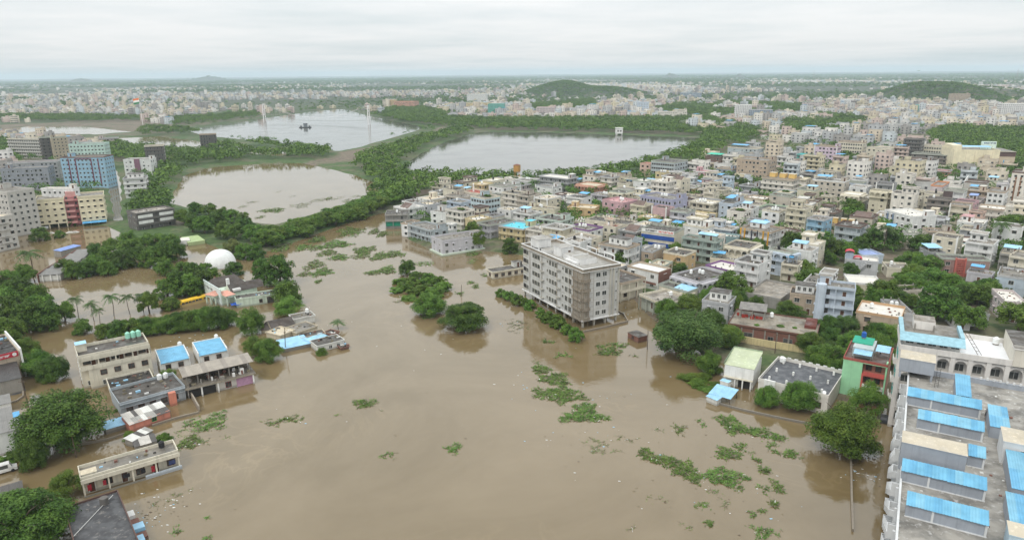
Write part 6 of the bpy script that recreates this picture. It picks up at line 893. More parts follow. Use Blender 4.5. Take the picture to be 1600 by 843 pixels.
# -- generic custom box with flat roof
def block(key, name, label, cat, wm, rm, par=.8, z_lo=-2.0, base=0.0, par_m=None, over=.12):
    root, w, d, H = root_at(key, name, label, cat, base)
    mb = MB(); mb.box(-w / 2, w / 2, -d / 2, d / 2, z_lo, H - par - .15, wm); mb.build('wall', root)
    mb = MB(); mb.box(-w / 2 - over, w / 2 + over, -d / 2 - over, d / 2 + over, H - par - .15, H - par, wm, rm); mb.build('roof', root)
    if par > .1:
        mb = MB(); mb.ring(-w / 2 - over, w / 2 + over, -d / 2 - over, d / 2 + over, H - par, H, .18, par_m or wm); mb.build('parapet', root)
    return root, w, d, H, H - par
def clutter(root, w, d, z, n, seed):
    rnd = random.Random(seed); p = MB()
    for q_ in range(n):
        x, y = rnd.uniform(-w * .44, w * .42), rnd.uniform(-d * .42, d * .4); s1, s2 = rnd.uniform(.15, 1.1), rnd.uniform(.1, .6)
        p.box(x, x + s1, y, y + s2, z, z + rnd.uniform(.08, .5), rnd.choice((CONC, WHITE, BRICK, BLACK, TWIG, TWIG, DARK, LBLUE)))
    tag(p.build('roof_clutter', root), kind='stuff')
# -- left bank: cream flats
CR_ = paint(srgb(208, 202, 184), .5)
root, w, d, H, zr = block('cream_flats', 'house', 'three-storey cream flats with open galleries and three mint water tanks', 'house', CR_, ROOF['rd'], .8)
MINT = plain(srgb(150, 206, 184), .4)
for q_ in range(3): obj('water_tank', tank_mesh(MINT), root, (w / 2 - 3.9 + q_ * 1.35, d / 2 - 1.3, zr)).scale = (1.1, 1.1, 1.25)
rroom(root, -w / 2 + 1.3, d / 2 - 2.3, 2.4, 2.6, 2.0, zr, CR_, LBLUE, 'stair_room', False, .15)
mb = MB(); mb.box(-w / 2, w / 2, -1.9, 0, -.15, .05, CR_); mb.box(-w / 2, w / 2, -1.9, -1.72, .05, 1.0, CR_); mb.build('balcony', root, (0, -d / 2, 5.7))
mb = MB(); mb.box(-w / 2 + 1.6, w / 2, -1.7, -.01, -2, 5.54, CR_); mb.build('lower_wall', root, (0, -d / 2, 0))
mb = MB(); mb.box(-w / 2 - .1, w / 2 + .1, -d / 2 - 1.9, -d / 2 - .13, zr - .15, zr - .001, CR_, ROOF['rd']); mb.box(-w / 2 - .1, w / 2 + .1, -d / 2 - 1.9, -d / 2 - 1.72, zr - .5, zr + .8, CR_); mb.build('roof_overhang', root)
for k in range(5):
    x = -w / 2 + .2 + (w - .4) * k / 4; mb = MB(); mb.box(x - .16, x + .16, -d / 2 - 1.71, -d / 2 - 1.4, 5.76, zr - .16, CR_); mb.build('column', root)
for k in range(5):
    x = -w / 2 + 1.7 + k * 3.3
    win(root, x, -d / 2 - .005, 6.6, 1.7, 1.5, 0, FRAME_B)
    if k: win(root, x, -d / 2 - 1.705, 3.5, 1.4, 1.3, 0, FRAME_B)
    obj('door', door_mesh(DOOR), root, (x + 1.5, -d / 2 - .005, 5.86))
    win(root, x + .1, -d / 2 - 1.705 if k else -d / 2 - .005, .7, 1.3, 1.2)
for z in (1, 3.8, 6.7):
    for y in (-2.5, .5, 3): win(root, w / 2 + .005, y, z, 1.1, 1.2, PI / 2); win(root, -w / 2 - .005, y, z, 1.1, 1.2, -PI / 2)
clutter(root, w, d, zr, 6, 3)
# -- grey low house and its dark annex
GP = paint(srgb(160, 168, 172), .6)
root, w, d, H, zr = block('grey_house', 'house', 'low grey house whose dark flat roof is littered with junk and two white tanks', 'house', GP, ROOF['rd'], .7)
for q_ in range(2): obj('water_tank', tank_mesh(TANKW), root, (w / 2 - 3.6 + q_ * 1.5, d / 2 - 1.5, zr))
clutter(root, w, d, zr, 26, 5)
for k in range(5): win(root, -w / 2 + 2 + k * 2.6, -d / 2 - .005, .9, 1.3, 1.2, 0, FRAME_B)
mb = MB(); ns = 22
for k in range(ns): x = -w / 2 + .2 + k * (w - .4) / ns; mb.box(x, x + .12, -d / 2 - .42, -d / 2 - .3, 2.5, 3.3, GP)
mb.box(-w / 2, w / 2, -d / 2 - .46, -d / 2 - .14, 3.3, 3.42, GP); mb.box(-w / 2, w / 2, -d / 2 - .46, -d / 2 - .14, 2.4, 2.5, GP); mb.build('balustrade', root)
mb = MB(); mb.box(w / 2 - 4.2, w / 2 - 2.6, -d / 2 - 1.7, -d / 2 - .5, -1.5, 3.5, paint(srgb(204, 130, 108), .5)); mb.build('pink_closet', root)
root, w, d, H, zr = block('grey_annex', 'house', 'black-roofed yard annex between the cream flats and the junk-littered roof', 'house', CR_, roofm(srgb(62, 58, 54), .5), .5)
clutter(root, w, d, zr, 18, 6)
# -- pink hut with patched sheet roof: every sheet its own piece
PK = paint(srgb(208, 136, 116), .5)
root, w, d, H = root_at('pink_hut', 'house', 'small pink house under a patched white and black sheet roof', 'house')
mb = MB(); mb.box(-w / 2, w / 2, -d / 2 + .4, d / 2 - .3, -2, H - .5, PK); mb.build('wall', root)
PATCH = [tin(srgb(206, 206, 200)), tin(srgb(150, 148, 142)), tin(srgb(78, 74, 70)), tin(srgb(188, 184, 176))]
rf = MB(); rf.box(-w / 2, w / 2, -.06, .06, H - .3, H - .22, BARK); rf = rf.build('roof', root)
for i in range(9):
    for j in range(2):
        mb = MB(); ww = w / 9 + .12; ridged(mb, ww, d / 2 + .25, 0, .42, PATCH[R.randrange(4)], .3)
        mb.build('roof_sheet', rf, (-w / 2 + (i + .5) * w / 9, -d / 4 + j * d / 2, H - .62 + j * .40 + (i % 2) * .03 + R.uniform(0, .03)))
win(root, w * .1, -d / 2 + .395, .9, .9, 1.0, 0, plain(srgb(40, 150, 70), .5))
# -- low sheds and shanties
def shed(key, label, rm, wm, zt=None, slope=.35, name='shed', cat='shed', sheets=1.1, posts=False):
    root, w, d, H = root_at(key, name, label, cat)
    if not posts: mb = MB(); mb.box(-w / 2 + .15, w / 2 - .15, -d / 2 + .25, d / 2 - .2, -2, H - slope - .15, wm); mb.build('wall', root)
    else:
        for sx in (-1, 0, 1):
            for sy in (-1, 1): mb = MB(); mb.box(sx * (w / 2 - .3) - .08, sx * (w / 2 - .3) + .08, sy * (d / 2 - .3) - .08, sy * (d / 2 - .3) + .08, -2, H - slope - .1, BARK); mb.build('post', root)
    n = max(2, int(w / sheets)); rf = MB(); rf.box(-w / 2 + .1, w / 2 - .1, -.05, .05, H - slope * .5 - .16, H - slope * .5 - .08, BARK); rf = rf.build('roof', root)
    rms = rm if isinstance(rm, list) else [rm]
    for i in range(n):
        mb = MB(); ridged(mb, w / n + .08, d, 0, slope, rms[R.randrange(len(rms))], .3); mb.build('roof_sheet', rf, (-w / 2 + (i + .5) * w / n, 0, H - slope + (i % 2) * .025))
    return root, w, d, H
shed('blue_low', 'low blue sheet roof with dark holes beside the patched pink house', LBLUE, CONC, slope=.3)
shed('shanty_a', 'lean-to shack with grey sheets behind the clothes-line house', PATCH[:3], CONC, slope=.3)
shed('shanty_b', 'broken shack roof touching the clothes-line house', [PATCH[2], PATCH[3]], CONC, slope=.2)
shed('kiosk_blue', 'tiny kiosk with bright blue sheet roof in the flooded left lane', BLUE, WHITE, slope=.2)
for key, lab in (('blue_a', 'white-walled house with bright blue roof, the one nearer the cream flats'), ('blue_b', 'white-walled house with bright blue roof, the one nearer the open flood')):
    root, w, d, H = root_at(key, 'house', lab, 'house')
    mb = MB(); mb.box(-w / 2, w / 2, -d / 2 + .5, d / 2, -2, H - .9, WHITE); mb.build('wall', root)
    mb = MB(); mb.box(-w / 2 - .25, -w / 2, -d / 2 + .3, d / 2 + .2, -1, H + .12, WHITE); mb.box(w / 2, w / 2 + .25, -d / 2 + .3, d / 2 + .2, -1, H + .12, WHITE); mb.box(-w / 2, w / 2, d / 2, d / 2 + .2, -1, H + .15, WHITE); mb.build('parapet', root)
    rf = MB(); rf.box(-w / 2, w / 2, -.06, .06, H - .65, H - .5, BARK); rf = rf.build('roof', root)
    for i in range(7): mb = MB(); ridged(mb, w / 7 + .04, d, 0, .5, tin(srgb(104, 170, 204)), .3); mb.build('roof_sheet', rf, (-w / 2 + (i + .5) * w / 7, 0, H - .62 + (i % 2) * .02))
    obj('water_tank', tank_mesh(TANKW), root, (w / 2 - .8, d / 2 + .9, H - .9)); mb = MB(); mb.box(w / 2 - 1.6, w / 2 - .1, d / 2 + .2, d / 2 + 1.7, -1, H - .9, WHITE); mb.build('tank_stand', root)
    win(root, -w * .25, -d / 2 + .495, .8, 1.2, 1.2, 0, FRAME_B); win(root, w * .2, -d / 2 + .495, .8, 1.2, 1.2, 0, FRAME_B)
# -- long two-level shed with sheet canopy at the water
x, y, yaw, w, d, z = QS['shed_slab']; d = 8.0
root = thing('warehouse', 'long weathered shed with open upper floor under a grey sheet canopy, at the water', 'warehouse', (x, y, 0), yaw)
WC = paint(srgb(150, 142, 126), .8)
y0 = -6.1
mb = MB(); mb.box(-w / 2, w / 2, y0, y0 + d, 2.75, 3.1, WC, roofm(srgb(120, 112, 100), .7)); mb.build('floor_slab', root)
mb = MB(); mb.box(-w / 2 + .6, w / 2 - .5, y0 + 1.0, y0 + d - .4, -2, 2.74, paint(srgb(196, 192, 184), .6)); mb.build('wall', root)
mb = MB(); mb.box(w * .22, w / 2 - .6, y0 + .86, y0 + .995, -1, 2.3, plain(srgb(178, 140, 166), .6)); mb.build('pink_shutter', root)
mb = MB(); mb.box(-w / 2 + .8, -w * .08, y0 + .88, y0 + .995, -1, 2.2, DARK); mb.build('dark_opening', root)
for x_ in (-w * .28, -w * .05, w * .46): mb = MB(); mb.box(x_ - .18, x_ + .18, y0 + .2, y0 + .56, -2, 2.74, WHITE); mb.build('column', root)
win(root, w * .1, y0 + .99, .6, 1.3, 1.4, 0, plain(srgb(130, 40, 44), .6))
for k in range(7): x_ = -w / 2 + 1 + k * (w - 2) / 6; mb = MB(); mb.box(x_ - .12, x_ + .12, y0 + 2.4, y0 + 2.64, 3.1, 5.6, CONC); mb.build('column', root)
mb = MB(); mb.box(-w / 2 + .6, w / 2 - .6, y0 + d - 1.2, y0 + d - 1.0, 3.1, 5.9, paint(srgb(120, 114, 104), .8)); mb.build('back_wall', root)
cl_ = MB(); rn = random.Random(9)
for q_ in range(40): x_, yy = rn.uniform(-w / 2 + 1, w / 2 - 1), rn.uniform(y0 + .5, y0 + 6); cl_.box(x_, x_ + rn.uniform(.2, 1.2), yy, yy + rn.uniform(.2, .8), 3.1, 3.1 + rn.uniform(.2, 1.1), rn.choice((CONC, BARK, DARK, WHITE, BRICK, TWIG)))
tag(cl_.build('stored_goods', root), kind='stuff')
mb = MB(); mb.box(w * .3, w * .3 + .9, y0 + 1.6, y0 + 2.4, 3.1, 4.5, WHITE); mb.build('white_bin', root)
rf = MB(); rf.box(-w / 2, w / 2, y0 + 2.45, y0 + 2.6, 5.6, 5.74, BARK); rf.box(-w / 2, w / 2, y0 + 6.4, y0 + 6.55, 6.15, 6.28, BARK); rf = rf.build('roof', root)
for i in range(14): mb = MB(); ridged(mb, w / 14 + .1, 5.6, 0, .7, tin(srgb(158, 150, 138)) if i % 4 else tin(srgb(140, 132, 122)), .28); mb.build('roof_sheet', rf, (-w / 2 + (i + .5) * w / 14, y0 + 4.4, 5.78 + (i % 2) * .03))
# -- cream one-storey house with clothes lines
root, w, d, H, zr = block('balcony_house', 'house', 'cream one-storey house with clothes drying along its flooded verandah', 'house', CR_, ROOF['rg'], .7, base=0.0)
mb = MB(); mb.box(-w / 2 - .12, w / 2 + .12, -1.5, -.13, zr - .15, zr, CR_, ROOF['rg']); mb.box(-w / 2 - .12, w / 2 + .12, -1.5, -1.34, zr, zr + .7, CR_); mb.build('roof_overhang', root, (0, -d / 2, 0))
mb = MB(); mb.box(w * .12, w / 2 + .2, -1.5, -1.35, -1.5, .9, paint(srgb(186, 196, 204), .4)); mb.box(-w / 2, w * .12, -1.5, -1.35, -1.5, .35, paint(srgb(150, 148, 140), .6)); mb.build('verandah_wall', root, (0, -d / 2, 0))
for k in range(5): x_ = -w / 2 + .2 + (w - .4) * k / 4; mb = MB(); mb.box(x_ - .15, x_ + .15, -1.34, -1.05, -2, zr - .16, CR_); mb.build('column', root, (0, -d / 2, 0))
for k in range(6):
    x_ = -w / 2 + 1.6 + k * 2.9
    if k % 2: win(root, x_, -d / 2 - .005, .9, 1.4, 1.2, 0, FRAME_B)
    else: obj('door', door_mesh(DOOR), root, (x_, -d / 2 - .005, .2))
rn = random.Random(4); x_ = -w / 2 + .8
while x_ < w / 2 - 1.5:
    ww = rn.uniform(.5, 1.4); mb = MB(); c_ = CLOTHC[0] if w * .22 < x_ < w * .32 else rn.choice(CLOTHC[1:] + CLOTHC[2:]); hh = rn.uniform(.9, 1.5)
    for q_ in range(3): mb.face([(x_ + ww * q_ / 3, -1.2 + .07 * (q_ % 2), 2.5 - hh), (x_ + ww * (q_ + 1) / 3, -1.2 + .07 * ((q_ + 1) % 2), 2.5 - hh), (x_ + ww * (q_ + 1) / 3, -1.2, 2.5), (x_ + ww * q_ / 3, -1.2, 2.5)], c_)
    mb.build('hung_cloth', root, (0, -d / 2, 0)); x_ += ww + rn.uniform(.8, 3.2)
obj('water_tank', tank_mesh(BLACK), root, (w / 2 - 2.4, d / 2 - 1.4, zr)); rroom(root, -w / 2 + 1.5, -d / 2 + 1.2, 2.6, 1.8, .9, zr, CR_, ROOF['rc'], 'roof_room', False, .1); clutter(root, w, d, zr, 10, 8)
# -- black flat roof at the bottom edge
root, w, d, H, zr = block('black_roof', 'house', 'large flat black roof with pale dry patches and a rope across, at the bottom edge', 'house', paint(srgb(120, 112, 104), .7), roofm(srgb(70, 70, 72), .5, srgb(150, 144, 136)), .35, over=.2, par_m=paint(srgb(90, 66, 58), .6))
mb = MB(); mb.cyl(w * .2, d * .36, zr, zr + 1.3, .75, .75, 12, paint(srgb(96, 92, 88), .7)); mb.build('water_tank', root)
mb = MB(); mb.tube((-w / 2, -d * .02, zr + .2), (w * .1, d * .3, zr + .15), .05, .05, 5, LITTER); mb.tube((w * .1, d * .3, zr + .15), (w * .4, d * .44, zr + .3), .05, .05, 5, LITTER); mb.build('rope', root)
rn = random.Random(21)
for k in range(5):
    mb = MB(); y_ = d * .25 - k * 2.3; mb.box(w / 2 + .3, w / 2 + rn.uniform(1.5, 2.6), y_ - 1.0, y_ + 1, -1.5, rn.uniform(.6, 1.8), rn.choice((CONC, LBLUE, WHITE, BRICK))); mb.build('lean_to', root)
# -- dark tiled house with pink porches
x, y, yaw, w, d, z = QS['dark_house']; d = 17.0
root = thing('house', 'big house with dark tiled roofs and pale green walls behind the pink porches', 'house', (x - 2.2, y - 2.6, 0), yaw)
PG = paint(srgb(196, 210, 192), .5); TILE = roofm(srgb(74, 66, 60), .5)
mb = MB(); mb.box(-w / 2, w / 2, -d / 2, d / 2, -2, 4.2, PG); mb.build('wall', root)
def pitched(root, x0, x1, y0, y1, z, rise, m, gm_, hip=0.0):
    mb = MB(); ym = (y0 + y1) / 2; k1 = mb.mi(m); k2 = mb.mi(gm_)
    mb.v += [(x0, y0, z), (x1, y0, z), (x1, y1, z), (x0, y1, z), (x0 + hip, ym, z + rise), (x1 - hip, ym, z + rise)]
    mb.f += [(0, 1, 5, 4), (2, 3, 4, 5), (1, 2, 5), (3, 0, 4), (3, 2, 1, 0)]; mb.m += [k1, k1, k1 if hip else k2, k1 if hip else k2, k2]
    return mb.build('pitched_roof', root)
pitched(root, -w / 2 - .4, w / 2 - .5, .3, d / 2 + .4, 4.25, 2.9, TILE, PG, 2.5)
pitched(root, -w / 2 + 3.4, w / 2 + 2.6, -d / 2 - .5, -d / 2 + 6.5, 4.25, 2.2, TILE, PG)
mb = MB(); mb.box(-w / 2 - .3, -w / 2, -d / 2, d / 2 + .5, 0, 6.2, paint(srgb(206, 218, 214), .4)); mb.build('side_wall', root)
for y_ in (-4, 0, 4): win(root, -w / 2 - .305, y_, 3.6, 1.0, 1.2, -PI / 2)
mb = MB(); mb.box(-1.5, -.5, -.9, .1, 4.3, 7.3, WHITE); mb.build('chimney', root)
mb = MB(); mb.box(-2.2, .6, -d / 2 - .2, -d / 2 + 1.6, 4.35, 5.2, WHITE); mb.build('roof_box', root)
root, w, d, H, zr = block('dark_annex', 'house', 'pale green flat-roofed annex in front of the dark tiled roofs', 'house', PG, ROOF['rd'], .4)
win(root, w * .1, -d / 2 - .005, .8, 1.0, 1.2, 0, FRAME_B); win(root, w * .34, -d / 2 - .005, .2, 2.2, 2.2, 0, FRAME_B); clutter(root, w, d, zr, 20, 12)
PINKR = roofm(srgb(206, 150, 132), .2)
for key, dd, lab in (('gate_a', 4.6, 'pink-roofed porch room at the dome end of the dark tiled house'), ('gate_b', 4.8, 'pink-roofed gate porch where the yellow buses stand'), ('gate_c', 7.0, 'long pink-roofed porch beside the pale green wall')):
    x, y, yaw, w, d, z = QS[key]; w = max(w, 3.2)
    root = thing('porch', lab, 'porch', (x, y, 0), yaw)
    for sx in (-1, 1):
        for sy in (-1, 0, 1): mb = MB(); mb.box(sx * (w / 2 - .3) - .2, sx * (w / 2 - .3) + .2, sy * (dd / 2 - .3) - .2, sy * (dd / 2 - .3) + .2, -2, z - .8, PG); mb.build('column', root)
    mb = MB(); mb.box(-w / 2 + .1, w / 2 - .1, -dd / 2 + .1, dd / 2 - .1, z - 1.7, z - .8, PG); mb.build('lintel', root)
    pitched(root, -w / 2 - .3, w / 2 + .3, -dd / 2 - .3, dd / 2 + .3, z - .8, 1.1, PINKR, PG, 1.2)
x, y = QS['gate_c'][:2]; root = thing('tarpaulin', 'blue tarpaulin slung low over the water beside the long porch', 'tarpaulin', (x + 5.2, y - 3.2, .5), .6)
mb = MB(); TB = plain(srgb(44, 84, 168), .5)
for i in range(6):
    for j in range(3): f_ = lambda a, b_: (a * .85 - 2.5, b_ * 1.1 - 1.6, .9 + .25 * math.sin(a * 1.9 + b_) - .25 * math.cos(b_ * 2.2)); mb.face([f_(i, j), f_(i + 1, j), f_(i + 1, j + 1), f_(i, j + 1)], TB)
mb.build('sheet', root)
for sx, sy in ((-2.4, -1.5), (2.4, -1.5), (2.4, 1.5), (-2.4, 1.5)): mb = MB(); mb.tube((sx, sy, -2), (sx, sy, .9), .05, .05, 6, BARK); mb.build('post', root)
# -- white dome
x, y = DOME; root = thing('dome', 'white ribbed dome hall standing in the flood among trees', 'dome hall', (x, y, 0))
mb = MB(); nseg, nring, Rd, Hd = 40, 12, 6.5, 6.6; DM = paint(srgb(222, 224, 222), .22)
pr = None
for i in range(nring + 1):
    e = PI / 2 * i / nring; o_ = len(mb.v)
    for k in range(nseg):
        a = 2 * PI * k / nseg; rb = 1.0 - (.006 if k % 2 else 0); mb.v.append((Rd * rb * math.cos(e) ** .85 * math.cos(a), Rd * rb * math.cos(e) ** .85 * math.sin(a), .6 + Hd * math.sin(e)))
    if pr is not None:
        for k in range(nseg): j = (k + 1) % nseg; mb.f.append((pr + k, pr + j, o_ + j, o_ + k)); mb.m.append(mb.mi(DM))
    pr = o_
so = mb.build('shell', root)
mb = MB(); mb.cyl(0, 0, -2, .62, Rd + .15, Rd + .15, 40, DM); mb.build('base_ring', root)
# -- two school buses up to their windows in water
for k, (x, y, a) in enumerate(BUSES):
    root = thing('school_bus', ('yellow school bus sunk to its roof, the one nearer the pink porch', 'yellow school bus sunk to its roof, the one farther from the porch')[k], 'bus', (x, y, -1.75), a, 'sunken school buses')
    YB = plain(srgb(226, 184, 52), .4); mb = MB()
    prof = [(-1.2, .5), (-1.2, 2.35), (-1.05, 2.75), (-.6, 2.95), (.6, 2.95), (1.05, 2.75), (1.2, 2.35), (1.2, .5)]
    k_ = mb.mi(YB); n = len(prof)
    for xx in (-4.4, 4.4): mb.v += [(xx, p[0], p[1]) for p in prof]
    for i in range(n): j = (i + 1) % n; mb.f.append((i, j, n + j, n + i)); mb.m.append(k_)
    mb.f += [tuple(range(n)), tuple(range(2 * n - 1, n - 1, -1))]; mb.m += [k_, k_]; mb.build('body', root)
    for i in range(6):
        for s_ in (-1, 1): mb = MB(); mb.box(-3.9 + i * 1.3, -2.8 + i * 1.3, s_ * 1.21 - .02, s_ * 1.21 + .02, 1.6, 2.3, GLASS); mb.build('window', root)
    mb = MB(); mb.box(4.38, 4.44, -1.0, 1.0, 1.5, 2.4, GLASS); mb.build('windscreen', root)
    for i in (-1, 1):
        for s_ in (-1, 1): mb = MB(); mb.tube((i * 2.8, s_ * 1.0, .48), (i * 2.8, s_ * 1.22, .48), .48, .48, 14, BLACK); mb.build('wheel', root)
# -- cluster of low flooded houses
PL = paint(srgb(188, 178, 156), .6); PW = paint(srgb(206, 206, 200), .5)
for key, lab, wm_, rm_, kind in (
    ('K1', 'low house with dark pitched tile roof at the head of the flooded cluster', PL, TILE, 'p'), ('K2', 'dark hipped tile roof beside the pitched tile roof, in the flooded cluster', PL, TILE, 'h'),
    ('K3', 'tan flat-roofed hut left in the flooded cluster behind the blue sheets', PL, ROOF['rc'], 'f'), ('K4', 'tan flat roof with black railings in the middle of the flooded cluster', PL, ROOF['rg'], 'f'),
    ('K5', 'grey-white flat roof with a white tank, rearmost in the flooded cluster', PW, ROOF['rg'], 'f'), ('K6', 'dark low roof just behind the blue sheets in the flooded cluster', PL, ROOF['rd'], 'f'),
    ('K7', 'small brown roof at the water end of the flooded cluster', BRICK, ROOF['rd'], 'f'), ('K8', 'white house with dark roof sunk to its windows, right of the blue sheets', PW, roofm(srgb(76, 72, 66), .5), 'f'),
    ('K9', 'tiny dark hut roof nearly under water, outermost of the flooded cluster', BRICK, ROOF['rd'], 'f')):
    if kind == 'f':
        root, w, d, H, zr = block(key, 'house', lab, 'house', wm_, rm_, .25 if key not in ('K8', 'K9') else .12, over=.25)
        clutter(root, w, d, zr, 8, int(QS[key][1]))
        if key == 'K5': obj('water_tank', tank_mesh(TANKW), root, (w * .3, d * .2, zr))
        if key == 'K8':
            for q_ in range(3): win(root, -w * .32 + q_ * w * .3, -d / 2 - .005, .35, .9, 1.0, 0, FRAME_W)
    else:
        root, w, d, H = root_at(key, 'house', lab, 'house'); d = min(d, 7.0)
        mb = MB(); mb.box(-w / 2, w / 2, -d / 2, d / 2, -2, H - 1.2, wm_); mb.build('wall', root)
        pitched(root, -w / 2 - .4, w / 2 + .4, -d / 2 - .4, d / 2 + .4, H - 1.2, 1.8, rm_, wm_, 0 if kind == 'p' else 2.0)
shed('B1', 'broad pale blue sheet roof of the flooded cluster', LBLUE, CONC, slope=.4); shed('B2', 'narrow pale blue sheet strip reaching toward the white sunk house', LBLUE, CONC, slope=.2)
root, w, d, H, zr = block('flood_house', 'house', 'low cream house alone in the flood, stair room on its dark roof', 'house', CR_, ROOF['rd'], .35, over=.5)
rroom(root, w / 2 - 3.4, d / 2 - 1.4, 3.0, 2.4, 2.0, zr, PW, ROOF['rd']); obj('water_tank', tank_mesh(BLACK), root, (w / 2 - 1.0, d / 2 - 1.2, zr))
for q_ in range(5): win(root, -w * .4 + q_ * w * .19, -d / 2 - .005, .8, 1.4, 1.2, 0, FRAME_B)
win(root, -w / 2 - .005, 0, .8, 1.4, 1.2, -PI / 2, FRAME_B)
root, w, d, H, zr = block('kiosk_brick', 'hut', 'small brick hut with dark roof at the flood edge before the giant tree', 'hut', BRICK, ROOF['rd'], .1, over=.15)
win(root, 0, -d / 2 - .005, .5, .9, 1.0, 0, FRAME_B)
# -- school sheds at left
x, y, yaw, w, d, z = QS['school_shed']; root = thing('shed', 'long row of stepped grey sheet roofs running into the flooded grove', 'shed', (x, y, 0), yaw)
mb = MB(); mb.box(-w / 2 + .3, w / 2 - .3, -d / 2 + .4, d / 2 - .2, -2, 2.5, PW); mb.build('wall', root)
mb = MB(); mb.box(-w / 2 - .25, -w / 2 + .1, -d / 2, d / 2, -1, 3.6, BRICK); mb.build('side_wall', root)
for i in range(5):
    mb = MB(); ridged(mb, w, d / 5 + .2, 2.9, 3.5, GREYTIN, .5); mb.build('roof_sheet', root, (0, -d / 2 + (i + .5) * d / 5, (i % 2) * .12))
for q_ in (-.3, .05, .35): mb = MB(); mb.box(q_ * w - .2, q_ * w + .2, -d / 2 - .1, -d / 2 + .3, -2, 2.85, WHITE); mb.build('column', root)
shed('blue_shed_l', 'long dull blue sheet roof beyond the stepped grey sheet roofs', LILAC, CONC, slope=.3)
block('white_kiosk', 'hut', 'small white box hut in the flood beside the green slab', 'hut', WHITE, ROOF['rw'], .1)
block('green_slab', 'hut', 'flat lime-green roof slab in the flood behind the dome', 'hut', paint(srgb(166, 182, 132), .4), roofm(srgb(164, 182, 130), .2), .1)
for q_, (x, y, a, w_, d_, h_, m_, lab) in enumerate(STALLS):
    QS['stall'] = (x, y, a, w_, d_, h_); shed('stall', lab, {'b': LBLUE, 'w': WTIN, 'g': GREYTIN, 'd': PATCH[2]}[m_], WHITE, slope=.25, name='stall', cat='stall')
shed('edge_tin', 'black corrugated roof at the left edge below the red sign', [tin(srgb(62, 60, 58)), tin(srgb(70, 68, 66))], CONC, slope=.8, sheets=1.0)
root, w, d, H, zr = block('edge_sign_house', 'shop', 'dark flat-roofed shop at the left edge carrying a long red sign', 'shop', paint(srgb(186, 170, 150), .6), roofm(srgb(52, 50, 48), .4), .5)
mb = MB(); RS = plain(srgb(178, 52, 66), .5); mb.box(-w / 2, w / 2 - .3, -d / 2 - .5, -d / 2 - .35, H - 1.3, H + .2, RS); so = mb.build('sign', root)
mb = MB(); glyphs(mb, -w / 2 + .5, w / 2 - 2.2, -d / 2 - .5, H - .9, H - .3, WHITE, 8, random.Random(2)); mb.build('lettering', so)
mb = MB(); mb.tube((w / 2 - 1.2, -d / 2 - .49, H - .55), (w / 2 - 1.2, -d / 2 - .56, H - .55), .5, .5, 16, WHITE); mb.build('roundel', so)
mb = MB(); mb.box(w / 2 + .1, w / 2 + .5, -d / 2 - 1, d / 2, -2, H + .9, WHITE); mb.build('side_wall', root); clutter(root, w, d, zr, 14, 33)
# -- yellow and maroon flats
x, y, yaw, w, d, z = QS['yellow_flats']; d = 16
root = thing('apartment_block', 'pair of yellow flats joined by a maroon-pink stair bay, blue awning at the foot', 'apartment block', (x, y, 0), yaw)
YF = paint(srgb(214, 206, 178), .3); PKB = paint(srgb(170, 112, 112), .35)
xs = (-w / 2, -w * .09, w * .115, w / 2); st = 3.05
for a, b_ in ((xs[0], xs[1]), (xs[2], xs[3])):
    mb = MB(); mb.box(a, b_, -d / 2, d / 2, st * .8, 15.6, YF); mb.build('wall', root)
    mb = MB(); mb.box(a - .2, b_ + .2, -d / 2 - .2, d / 2 + .2, 15.6, 15.75, YF, ROOF['rg']); mb.build('roof', root)
    mb = MB(); mb.ring(a - .2, b_ + .2, -d / 2 - .2, d / 2 + .2, 15.75, 16.5, .18, YF); mb.build('parapet', root)
    for k in range(4): x_ = a + .4 + (b_ - a - .8) * k / 3; mb = MB(); mb.box(x_ - .25, x_ + .25, -d / 2 + .1, -d / 2 + .6, -2, st * .79, YF); mb.build('column', root)
    for i in range(4):
        zf = st * .8 + i * 3.2
        for k in range(4): win(root, a + 1.5 + (b_ - a - 3) * k / 3, -d / 2 - .005, zf + 1.0, 1.0 if k in (1, 2) else 1.25, 1.0, 0, FRAME_B, True, YF, False)
        for yy in (-4, 0, 4): win(root, b_ + .005, yy, zf + 1.0, 1.2, 1.2, PI / 2, FRAME_B, True, YF, False)
    mb = MB(); mb.box(a - .04, b_ + .04, -d / 2 - .08, -d / 2 - .01, 9.0, 9.15, CR_); mb.build('floor_band', root)
mb = MB(); mb.box(xs[1], xs[2], -d / 2 + 2.2, d / 2 - 1, -2, 16.2, PKB); mb.box(xs[1] + .8, xs[2] - 1.0, -d / 2 + 4, d / 2 - 4, 16.2, 18.8, paint(srgb(196, 150, 144), .3)); mb.build('stair_bay', root)
for i in range(5):
    mb = MB(); z_ = 1.8 + i * 3.1; mb.box(xs[1] + .05, xs[2] - .05, -d / 2 + .3, -d / 2 + 2.19, z_, z_ + .15, PKB); mb.box(xs[1] + .05, xs[2] - 2.0, -d / 2 + .3, -d / 2 + .45, z_ + .15, z_ + 1.2, paint(srgb(192, 140, 136), .3)); mb.build('balcony', root)
    win(root, xs[1] + 1.2, -d / 2 + 2.19, z_ + .9, 1.0, 1.3, 0, None, False, PKB, False); win(root, xs[2] - 1.2, -d / 2 + 2.19, z_ + .9, 1.0, 1.3, 0, None, False, PKB, False)
sheet_roof(root, 'awning', (xs[3] - xs[2]) * .95, 2.4, 1.6, 2.2, BLUE, ((xs[2] + xs[3]) / 2, -d / 2 - 1.3, 0), 0, True, -2)
